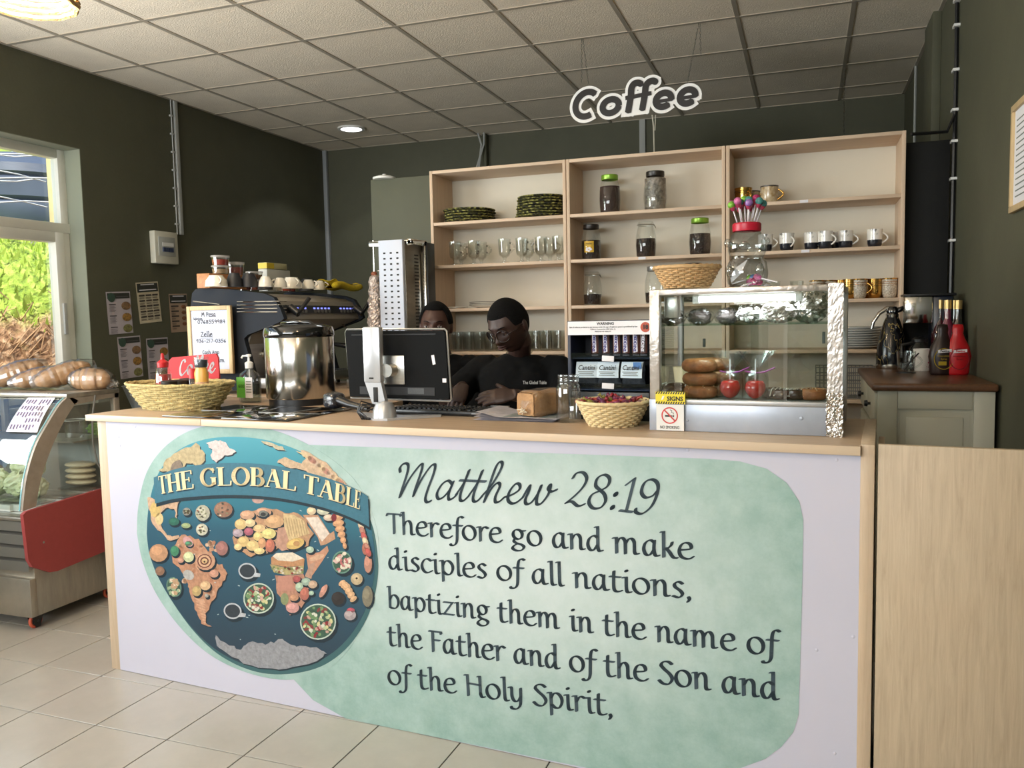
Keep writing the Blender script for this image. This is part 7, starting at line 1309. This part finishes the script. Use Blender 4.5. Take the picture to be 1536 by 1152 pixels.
a = bz(1337, 553); t = thing('thermos_carafe', 'black and gold marbled thermos carafe with curved silver handle', 'carafe', (a.x, a.y, BZ)); 
obj('body', MB().lathe([(.066, .022), (.067, .05), (.062, .1), (.052, .16), (.036, .215), (.026, .238)], 36, cap=False), MBLK, t, True); obj('base_ring', MB().lathe([(.001, 0), (.064, 0), (.067, .004), (.067, .023)], 36, cap=False), STEELP, t, 40); obj('neck_ring', MB().lathe([(.027, .236), (.028, .25), (.022, .256)], 28, cap=False), STEELP, t)
obj('stopper', MB().lathe([(.024, .254), (.026, .27), (.018, .285), (.001, .288)], 24, cap=False).tube([(.0, 0, .262), (.035, 0, .272), (.052, 0, .284)], [.014, .012, .008], 10), GBL, t, 50); fit(t, 1337, 459, .288); hh = MB(); hh.tube([(.01, 0, .282), (-.02, 0, .278), (-.055, -.005, .255), (-.08, -.008, .215), (-.086, -.008, .185)], [.009, .012, .009, .008, .008], 10); obj('curved_handle', hh, STEELP, t, 60)
a = bz(1385, 551); t = thing('coffee_maker', 'steel and black filter coffee maker behind the syrup bottles', 'coffee maker', (a.x, 4.34, BZ)); zc = AY(1385, 442, 4.34).z - BZ; xl = AY(1355, 450, 4.34).x - a.x; xr = min(AY(1428, 450, 4.34).x, .675) - a.x; xm = AY(1397, 450, 4.34).x - a.x
obj('steel_front', MB().bbox(xl, xm, -.06, .02, zc - .135, zc - .008, .008), STEELP, t); obj('black_lid', MB().bbox(xl - .004, xr + .01, -.064, .09, zc - .008, zc + .004, .004), BLACK, t); obj('water_tank', MB().bbox(xm, xr, -.05, .09, .0, zc - .008, .01), M('dark_blue_plastic', (24, 30, 42), .3), t); obj('base_plate', MB().bbox(xl, xr, -.08, .09, 0, .03, .006), BLACK, t)
obj('jug', MB().lathe([(.001, .032), (.045, .032), (.055, .06), (.053, .1), (.034, .125), (.03, .135)], 28, cap=False, c=((xl + xm) / 2 + .01, -.03, 0)), GLASS, t, 60); obj('jug_lid', MB().lathe([(.034, .132), (.034, .145), (.02, .155), (.001, .158)], 24, cap=False, c=((xl + xm) / 2 + .01, -.03, 0)), BLACK, t); jh = MB(); jh.tube([((xl + xm) / 2 - .02, -.05, .13), ((xl + xm) / 2 - .07, -.06, .12), ((xl + xm) / 2 - .07, -.06, .06)], .008, 8); obj('jug_handle', jh, BLACK, t)
a = bz(1357, 558); t = thing('glass_cup', 'clear glass cup with a black spoon in front of the carafe', 'cup', (a.x, a.y - .05, BZ)); fit(t, 1357, 527, .085); obj('cup_wall', MB().lathe([(.001, .003), (.026, 0), (.032, .02), (.036, .085), (.034, .085), (.03, .02), (.001, .008)], 24, cap=False), GLASS, t, 60); hb_ = MB(); handle(hb_, .033, .02, .07, .024, .004); obj('handle', hb_, GLASS, t, 60); obj('spoon', MB().tube([(-.01, 0, .01), (.02, 0, .05), (.045, 0, .078)], [.007, .003, .003], 6), BLACK, t); obj('coaster', MB().lathe([(.001, -.0), (.036, 0), (.036, .003), (.001, .003)], 24, cap=False), BLACK, t)
FLM = M('floral_mug_glaze', (226, 222, 216), .3, var=(38, .5), col2=(160, 40, 90)); FLM.node_tree.nodes['Color Ramp'].color_ramp.elements[0].position = .38; FLM.node_tree.nodes['Color Ramp'].color_ramp.elements[1].position = .42
a = bz(1381, 556); t = thing('floral_mug', 'white mug with magenta flowers between carafe and black syrup bottle', 'mug', (a.x + .005, a.y, BZ), 2.6); fit(t, 1381, 523, .10); obj('cup_wall', MB().lathe([(.001, 0), (.03, 0), (.034, .02), (.037, .1), (.034, .1), (.03, .02), (.001, .01)], 24, cap=False), FLM, t, 50); hb_ = MB(); handle(hb_, .035, .02, .08, .024, .004); obj('handle', hb_, FLM, t, 60)
def syrup(px, label, c, lab, l1, l2, l3):
    a = bz(px, 560); t = thing('syrup_bottle', label, 'syrup bottle', (min(a.x, .615), min(a.y, 4.0), BZ), .12, 'dessert syrup bottles'); fit(t, px, 486, .207); bm_ = M('syrup_' + l1, c, .32)
    obj('bottle', MB().lathe([(.001, 0), (.04, 0), (.045, .01), (.047, .045), (.052, .075), (.044, .115), (.026, .15), (.02, .17), (.022, .185), (.019, .205), (.001, .207)], 28, cap=False, sy=.62), bm_, t, True)
    gm_ = MB(); pts = [(.036 * math.cos(q * PI / 16), .066 + .042 * math.sin(q * PI / 16)) for q in range(32)]; gm_.tube([(x, -.0345 + .0055 * (abs(x) / .036) ** 2 + .004 * (z > .09) + (.07 - z > .03) * .002, z) for x, z in pts], .0016, 5, closed=True); obj('label_border', gm_, M('gold_print', (206, 176, 60), .35, .6) if l1 == 'chocolate' else M('dark_red_print', (110, 20, 30), .4), t)
    bd = MB(); bd.prism([(-.024, .09), (.026, .094), (.026, .106), (-.024, .102)], .0012, (0, -.0362, 0)); obj('brand_flash', bd, PAPER, t); text('label_text', 'Festive', .012, RED if l1 != 'chocolate' else TX, t, (.001, -.0368, .098), bold=.0003); text('label_text', l2, .0105, M('gold_print', (1, 1, 1)) if l1 == 'chocolate' else M('dark_red_print', (1, 1, 1)), t, (-.004, -.0372, .078)); text('label_text', l3, .0105, M('gold_print', (1, 1, 1)) if l1 == 'chocolate' else M('dark_red_print', (1, 1, 1)), t, (-.002, -.0372, .066))
    if l1 == 'chocolate': obj('gold_patch', MB().box(-.022, .008, -.0368, -.0358, .04, .056), M('gold_print', (1, 1, 1)), t)
    return t
if 'gold_print' not in MATS: M('gold_print', (206, 176, 60), .35, .6)
M('dark_red_print', (110, 20, 30), .4)
syrup(1408, 'dark brown chocolate syrup bottle with gold oval label', (40, 26, 24), None, 'chocolate', 'Chocolate', 'Syrup'); syrup(1448, 'bright red strawberry syrup bottle with red oval label', (186, 26, 34), None, 'strawberry', 'Strawberry', 'Syrup')
for px, dy, c, lb in ((1411, .22, (60, 24, 30), 'gold capped dark bottle, leftmost behind the chocolate syrup'), (1422, .17, (110, 26, 56), 'gold capped pink labelled bottle behind the chocolate syrup'), (1443, .22, (54, 30, 26), 'gold capped dark bottle, left of the pair behind red syrup'), (1453, .16, (40, 34, 30), 'gold capped clear necked bottle nearest the right wall')):
    Y = 4.04 + dy * 1.2; p = AY(px, 450, Y); hh_ = p.z - BZ; x_ = min(p.x, .69 - .04)
    t = thing('flavour_bottle', lb, 'bottle', (x_, Y, BZ), 0, 'gold capped flavour syrup bottles'); obj('bottle', MB().lathe([(.001, 0), (.034, 0), (.037, .008), (.037, hh_ - .16), (.03, hh_ - .13), (.015, hh_ - .09), (.0135, hh_ - .03)], 24, cap=False), M('bottle_%d_%d' % c[:2], c, .08, coat=1), t, 50); obj('neck_glass', MB().lathe([(.0165, hh_ - .085), (.0145, hh_ - .03)], 20, cap=False), GLASS, t); obj('gold_cap', MB().lathe([(.0165, hh_ - .04), (.0165, hh_), (.001, hh_ + .001)], 20, cap=False), M('gold_cap', (196, 168, 110), .3, .7), t); obj('paper_label', MB().lathe([(.0375, .05), (.0375, .12)], 24, cap=False), M('rose_label', (190, 130, 150), .5) if c[0] == 110 else M('dark_label', (44, 38, 40), .5), t)
# framed certificate on right wall
t = thing('wall_certificate', 'light wood framed certificate on the right wall at the photo edge', 'picture frame', (XR, 3.055, 1.80))
for a in ((0, .34, 0, .022), (0, .34, .348, .37), (0, .022, .022, .348), (.318, .34, .022, .348)): obj('frame_rail', MB().bbox(-.018, -.001, a[0], a[1], a[2], a[3], .002), OAK, t)
obj('certificate', MB().box(-.008, -.002, .02, .32, .02, .35), PAPER, t); ml = MB(); [ml.box(-.009, -.008, .05 + .01 * (k % 3), .29, .31 - .02 * k, .314 - .02 * k) for k in range(14)]; obj('text_line', ml, M('grey_print', (1, 1, 1)), t)['kind'] = 'stuff'
# ------------------------------------------------------------ PEOPLE
SKIN = M('dark_brown_skin', (58, 38, 31), .5, var=(30, .10)); SKIN2 = M('brown_skin', (70, 44, 35), .5, var=(30, .10)); HAIRM = M('black_hair', (7, 6, 6), .9, spec=.2, bump=(260, .9)); SHIRT = M('black_tshirt', (9, 10, 12), .9, spec=.2, bump=(14, .35)); TROUS = M('dark_trousers', (30, 32, 38), .9)
def sm(a, b_, x): t_ = max(0, min(1, (x - a) / (b_ - a))); return t_ * t_ * (3 - 2 * t_)
def headpt(q, grow=0, face=1):
    x, y, z = q
    X = x * (.074 + grow); Y = y * (.094 + grow); Z = z * (.114 + grow)
    if z < 0:
        X *= 1 - .34 * (-z) ** 1.5; Y *= (1 - .42 * (-z)) if y > 0 else (1 - .06 * (-z))
    if z > 0: X *= 1 + .05 * math.sin(z * PI)
    if y < 0 and face:
        g = lambda cx, cz, sx, sz: math.exp(-((abs(X) - cx) / sx) ** 2 - ((Z - cz) / sz) ** 2)
        f_ = sm(.15, .6, -y)
        Y += f_ * (.010 * g(.031, .004, .017, .013) - .007 * g(.028, .030, .026, .011) - .009 * math.exp(-(X / .011) ** 2) * sm(.03, -.018, Z) * sm(-.050, -.034, Z) - .014 * math.exp(-(X / .013) ** 2 - ((Z + .028) / .012) ** 2) - .008 * g(.015, -.031, .008, .008) - .010 * math.exp(-(X / .026) ** 2 - ((Z + .056) / .013) ** 2) - .004 * math.exp(-(X / .022) ** 2) * (math.exp(-((Z + .051) / .005) ** 2) + math.exp(-((Z + .063) / .005) ** 2)) - .006 * g(.045, -.02, .02, .02) - .010 * math.exp(-(X / .022) ** 2 - ((Z + .096) / .014) ** 2))
    return Vector((X, Y, Z))
def finger(mb, M_, base, d0, lens, rads, curl, ax):
    p = Vector(base); d = Vector(d0).normalized(); pts = [p - d * .012, p.copy()]; rr = [rads[0], rads[0]]
    for L_, r_, c_ in zip(lens, rads[1:], curl):
        d = Matrix.Rotation(c_, 3, ax) @ d; p = p + d * L_; pts.append(p.copy()); rr.append(r_)
    pts.append(p + d * rads[-1] * .6); rr.append(rads[-1] * .45)
    P = []; Rr = []
    for a, b_, r0, r1 in zip(pts, pts[1:], rr, rr[1:]):
        for k in range(3): P.append(a.lerp(b_, k / 3)); Rr.append(r0 + (r1 - r0) * k / 3)
    P.append(pts[-1]); Rr.append(rr[-1]); mb.tube([M_ @ q for q in P], Rr, 10)
def hand(mb, wrist, dirv, up, side, s=1.0, curls=(.35, .5, .35), spread=.09):
    """palm along dirv from the wrist; up = back of the hand; side=+1 puts the thumb on +x of the hand frame"""
    y = Vector(dirv).normalized(); z = (Vector(up) - y * Vector(up).dot(y)).normalized(); x = y.cross(z)
    M_ = Matrix.Translation(wrist) @ Matrix((x, y, z)).transposed().to_4x4() @ Matrix.Scale(s, 4)
    pm2 = MB(); 
    o_ = len(mb.v); mb.tube([M_ @ Vector(q) for q in ((0, -.012, 0), (0, .01, 0), (0, .035, .001), (0, .07, .0), (0, .086, -.003))], [.021, .024, .03, .031, .02], 14)
    # flatten the palm
    for i in range(o_, len(mb.v)):
        q = M_.inverted() @ Vector(mb.v[i]); q.z *= .46; q.x *= 1.22; mb.v[i] = tuple(M_ @ q)
    for k, (fx, L_) in enumerate(((.028, .95), (.0095, 1.05), (-.009, .98), (-.027, .78))):
        fx *= side; finger(mb, M_, (fx, .078 - .006 * abs(k - 1), 0), (fx * 3 * spread / .09 * .33, 1, 0), (.040 * L_, .025 * L_, .020 * L_), (.0092, .0086, .0080, .0070), [-c for c in curls] if True else 0, 'X')
    finger(mb, M_, (side * .026, .022, -.004), (side * .8, .75, -.25), (.036, .028, .022), (.0125, .0105, .0092, .0078), (-.1, -.2, -.2), 'X')
def limb(mb, pts, rs, n=14):
    P = []; Q = []
    for a, b_, r0, r1 in zip(pts, pts[1:], rs, rs[1:]):
        for k in range(4): P.append(Vector(a).lerp(Vector(b_), k / 4)); Q.append(r0 + (r1 - r0) * k / 4)
    P.append(Vector(pts[-1])); Q.append(rs[-1]); mb.tube(P, Q, n)
def torso(mb, secs, rz):
    vs = []; n = 28; c_, s_ = math.cos(rz), math.sin(rz)
    for cx, cy, z, rx, ry in secs:
        for k in range(n):
            a = 2 * PI * k / n; x = rx * math.copysign(abs(math.cos(a)) ** .85, math.cos(a)); y = ry * math.copysign(abs(math.sin(a)) ** .85, math.sin(a)); vs.append((cx + x * c_ - y * s_, cy + x * s_ + y * c_, z))
    m = len(secs); mb.add(vs, [(j * n + i, j * n + (i + 1) % n, (j + 1) * n + (i + 1) % n, (j + 1) * n + i) for j in range(m - 1) for i in range(n)] + [tuple(range(n))[::-1], tuple((m - 1) * n + i for i in range(n))])
def person(name, label, base, head_c, yaw, pitch, roll, sh_l, sh_r, el_l, el_r, wr_l, wr_r, hd_l, hd_r, skin, body_yaw, hairstyle, chin_len=1.0):
    bx, by = base; t = thing(name, label, 'person', (bx, by, 0)); O = Vector((bx, by, 0)); L = lambda p: Vector(p) - O
    HR = Matrix.Rotation(yaw, 3, 'Z') @ Matrix.Rotation(pitch, 3, 'X') @ Matrix.Rotation(roll, 3, 'Y'); HC = L(head_c)
    def H(q): return HC + HR @ Vector(q)
    b = MB()
    b.ell((0, 0, 0), 1, 1, 1, 72, 56, None); 
    for i in range(len(b.v)): b.v[i] = tuple(H(headpt(b.v[i])))
    for sgn in (1, -1):
        e0 = len(b.v); b.ell((0, 0, 0), .009, .017, .031, 16, 10, lambda q: Vector((q.x, q.y * (1 - .25 * (q.z < 0) * -q.z), q.z)))
        for i in range(e0, len(b.v)): q = Vector(b.v[i]); q = Matrix.Rotation(sgn * .35, 3, 'Z') @ q; b.v[i] = tuple(H(q + Vector((sgn * .074, .012, -.008))))
    nb = (L(sh_l) + L(sh_r)) / 2 + Vector((0, .0, .045))
    limb(b, [H((0, .03, -.05)), H((0, .03, -.09)), nb, nb + Vector((0, .0, -.07))], [.045, .046, .05, .07], 18)
    mid = (L(sh_l) + L(sh_r)) / 2; hip = Vector((0, .02, .84))
    secs = [(mid.x, mid.y, mid.z + .03, .09, .06), (mid.x, mid.y, mid.z, .155, .09), (mid.x, mid.y, mid.z - .10, .15, .10), (mid.x * .6, mid.y * .6 + .01, 1.0, .125, .09), (hip.x, hip.y, .9, .135, .10), (hip.x, hip.y, .80, .15, .11)]
    torso(b, secs, body_yaw)
    for sh, el, wr in ((sh_l, el_l, wr_l), (sh_r, el_r, wr_r)): limb(b, [L(sh), L(el), L(wr)], [.046, .036, .024])
    for wr, (dv, up, sd, cu) in ((wr_l, hd_l), (wr_r, hd_r)): hand(b, L(wr), dv, up, sd, .92, cu)
    for sgn in (1, -1): limb(b, [hip + Vector((sgn * .075, 0, -.02)), Vector((sgn * .09, .0, .44)), Vector((sgn * .09, .02, .07))], [.078, .052, .036]); b.ell((sgn * .09, -.05, .04), .04, .115, .038, 14, 8)
    bo = obj('body', b, skin, t, True); rm = bo.modifiers.new('remesh', 'REMESH'); rm.mode = 'VOXEL'; rm.voxel_size = .0033; rm.use_smooth_shade = True; s2 = bo.modifiers.new('smooth', 'SMOOTH'); s2.factor = .5; s2.iterations = 2
    # hair cap follows the skull
    hm = MB(); n_, m_ = 64, 26
    def lim(a):   # lowest elevation of hair for azimuth a (0 = face)
        f_ = abs(a); return R(34 if hairstyle == 'short' else 44) * sm(1.15, .85, f_) + R(6) * (1 - sm(1.15, .85, f_)) * sm(1.9, 1.3, f_) - R(34) * sm(1.5, 2.3, f_)
    def hp(u, v):
        a = -PI + 2 * PI * u; lo = lim(a); ph = PI / 2 - (PI / 2 - lo) * v
        q = Vector((math.sin(a) * math.cos(ph), -math.cos(a) * math.cos(ph), math.sin(ph))); g = (.006 if hairstyle == 'short' else .009) * (sm(1.0, .86, v) * .75 + .25); p = headpt(q, g, 0)
        return tuple(H(p))
    hm.grid(n_, m_, hp); obj('hair', hm, HAIRM, t, True)
    if hairstyle == 'bun': bb2 = MB(); bb2.ell(tuple(H((0, .10, .045))), .035, .035, .035, 16, 12); obj('hair_bun', bb2, HAIRM, t, True)
    # eyes
    for sgn in (1, -1):
        e = MB(); e.ell((0, 0, 0), .0118, .0118, .0118, 20, 14)
        for i in range(len(e.v)): e.v[i] = tuple(H(Vector(e.v[i]) + Vector((sgn * .031, -.0735, .004))))
        ey = obj('eye', e, M('eye_white', (200, 190, 184), .2), t, True)
        ir = MB(); ir.ell((0, 0, 0), .0056, .003, .0056, 14, 10)
        for i in range(len(ir.v)): ir.v[i] = tuple(H(Vector(ir.v[i]) + Vector((sgn * .031, -.0842, .003 - (.004 if hairstyle == 'short' else 0)))))
        obj('iris', ir, M('dark_iris', (24, 14, 10), .1), ey, True)
        ld = MB(); ld.grid(20, 10, lambda u, v: tuple(H(Vector((sgn * .031 + .0131 * math.cos(PI * u) * math.sin(.1 + v * (1.95 if hairstyle == 'short' else 1.25)), -.0735 - .0131 * math.sin(PI * u) * math.sin(.1 + v * (1.95 if hairstyle == 'short' else 1.25)), .004 + .0131 * math.cos(.1 + v * (1.95 if hairstyle == 'short' else 1.25))))))); obj('eyelid', ld, skin, t, True)
        br = MB(); br.tube([tuple(H(Vector((sgn * (.014 + .032 * k / 5), -.0915 + .0035 * (k / 5) ** 2 * 4, .024 + .006 * math.sin(k / 5 * 2.4))))) for k in range(6)], [.0018, .0028, .0028, .0026, .002, .001], 6); obj('eyebrow', br, HAIRM, t, True)
    lp = MB()
    for dz, r_ in ((-.0505, .0042), (-.0585, .0052)): lp.tube([tuple(H(Vector((x * .0235, -.1015 + .014 * x * x + (.002 if dz > -.055 else .001), dz + (.0018 * (1 - x * x) if dz > -.055 else -.001 * (1 - x * x)))))) for x in [k / 5 for k in range(-5, 6)]], [r_ * (1 - abs(k / 5) ** 2 * .8) for k in range(-5, 6)], 8)
    obj('lips', lp, M('lip_brown', (72, 44, 40), .5), t, True)
    # t-shirt
    s = MB(); g = .016
    torso(s, [(mid.x, mid.y, mid.z + .056, .070, .060), (mid.x, mid.y, mid.z + .036, .115, .085), (mid.x, mid.y, mid.z + .005, .155, .105), (mid.x, mid.y, mid.z - .04, .178, .118), (mid.x, mid.y, mid.z - .12, .178, .125), (mid.x * .6, mid.y * .6, .99, .165, .118), (hip.x, hip.y, .86, .178, .128), (hip.x, hip.y, .76, .18, .13)], body_yaw)
    for sh, el in ((sh_l, el_l), (sh_r, el_r)):
        a, c = L(sh), L(el); limb(s, [a + (mid - a) * .3 + Vector((0, 0, .0)), a + Vector((0, 0, .004)), a.lerp(c, .5), a.lerp(c, .98)], [.055, .054, .062, .074], 18)
    so = obj('t_shirt', s, SHIRT, t, True); rm = so.modifiers.new('remesh', 'REMESH'); rm.mode = 'VOXEL'; rm.voxel_size = .008; rm.use_smooth_shade = True
    s2 = so.modifiers.new('smooth', 'SMOOTH'); s2.factor = .6; s2.iterations = 5
    tx = bpy.data.textures.new('cloth_folds', 'CLOUDS'); tx.noise_scale = .09; dm = so.modifiers.new('folds', 'DISPLACE'); dm.texture = tx; dm.strength = .022; dm.mid_level = .5
    cm = MB(); cm.tube([(nb.x + .064 * math.cos(q * PI / 16) * math.cos(body_yaw), nb.y - .002 + .054 * math.sin(q * PI / 16), nb.z - .014 + .018 * math.sin(q * PI / 16)) for q in range(32)], .006, 8, closed=True); obj('neckband', cm, SHIRT, so, True)
    tr = MB(); torso(tr, [(hip.x, hip.y, .92, .145, .11), (hip.x, hip.y, .80, .165, .122), (hip.x, hip.y, .74, .16, .115)], body_yaw)
    for sgn in (1, -1): limb(tr, [hip + Vector((sgn * .075, 0, -.05)), Vector((sgn * .09, 0, .44)), Vector((sgn * .09, .02, .09))], [.09, .066, .06])
    obj('trousers', tr, TROUS, t, True)
    return t, H, mid, L
P1 = AY(764, 488, 3.27)
up = Vector((0, 0, 1))
t, H, mid, L = person('person', 'person in round glasses and black t-shirt looking down, typing at the counter', (-1.175, 3.40), P1, R(-20), R(27), R(-4), (-.995, 3.40, 1.252), (-1.355, 3.40, 1.252), (-.925, 3.30, 1.10), (-1.48, 3.30, 1.10), AY(768, 592, 3.05), AY(694, 580, 3.07),
    ((-1, -.22, -.10), (.2, -.75, .65), 1, (.12, .25, .2)), ((-.1, -.75, -.75), (.1, -.8, .5), 1, (.4, .6, .4)), SKIN, R(4), 'short')
gl = MB()
for sgn in (1, -1): gl.tube([tuple(H(Vector((sgn * .033 + .0275 * math.cos(q * PI / 14), -.1015 + .35 * (abs(sgn * .033 + .0275 * math.cos(q * PI / 14)) ** 2) / .07, -.004 + .0255 * math.sin(q * PI / 14))))) for q in range(28)], .0024, 6, closed=True)
fo_ = obj('glasses_frame', gl, M('tortoise_frame', (34, 18, 15), .25), t, True); br = MB(); br.tube([tuple(H(q)) for q in ((-.008, -.101, .002), (0, -.104, .005), (.008, -.101, .002))], .0018, 6)
for sgn in (1, -1): br.tube([tuple(H(q)) for q in ((sgn * .059, -.088, .002), (sgn * .074, -.06, .004), (sgn * .079, .015, .002))], .0016, 6)
obj('temple', br, M('tortoise_frame', (1, 1, 1)), t, True)
ls = MB()
for sgn in (1, -1): ls.add([tuple(H(Vector((sgn * .033 + .026 * math.cos(q * PI / 12), -.1005 + .35 * (abs(sgn * .033 + .026 * math.cos(q * PI / 12)) ** 2) / .07, -.004 + .024 * math.sin(q * PI / 12))))) for q in range(24)], [tuple(range(24))])
obj('lens', ls, glass('spectacle_lens', (252, 252, 252), .02, .01, .1), t)
nk = MB(); c_ = mid + Vector((0, 0, .052)); nk.tube([(c_.x + .058 * math.cos(q * PI / 12), c_.y - .0 + .050 * math.sin(q * PI / 12), c_.z + .018 * math.sin(q * PI / 12) + .012) for q in range(24)], .0022, 6, closed=True); obj('necklace', nk, M('pale_necklace', (186, 178, 150), .4, .5), t)
# printed on the chest
def chest_text(t, px, py, Y, w_): p = AY(px, py, Y) - t.location; text('chest_text', 'The Global Table', .02, M('white_shirt_print', (206, 206, 206), .7), t, p, rot=(PI / 2, 0, R(5)), width=w_)
chest_text(t, 802, 574, 3.225, .10)
P2 = AY(654, 489, 3.72)
t, H, mid, L = person('person', 'person in black t-shirt standing behind the computer monitor, face half hidden', (-1.70, 3.80), P2, R(14), R(4), R(2), (-1.545, 3.80, 1.235), (-1.895, 3.80, 1.235), (-1.50, 3.72, .98), (-1.99, 3.72, .98), (-1.56, 3.52, 1.06), (-1.86, 3.52, 1.06),
    ((-.2, -1, -.1), (0, -.2, 1), -1, (.3, .4, .3)), ((.2, -1, -.1), (0, -.2, 1), 1, (.3, .4, .3)), SKIN2, R(10), 'bun')
chest_text(t, 688, 583, 3.635, .105)
ns = MB(); ns.tube([tuple(mid + Vector((.055 * math.cos(q * PI / 12), .046 * math.sin(q * PI / 12), .062 + .018 * math.sin(q * PI / 12)))) for q in range(24)], .002, 6, closed=True); obj('necklace', ns, M('pale_necklace', (1, 1, 1)), t)
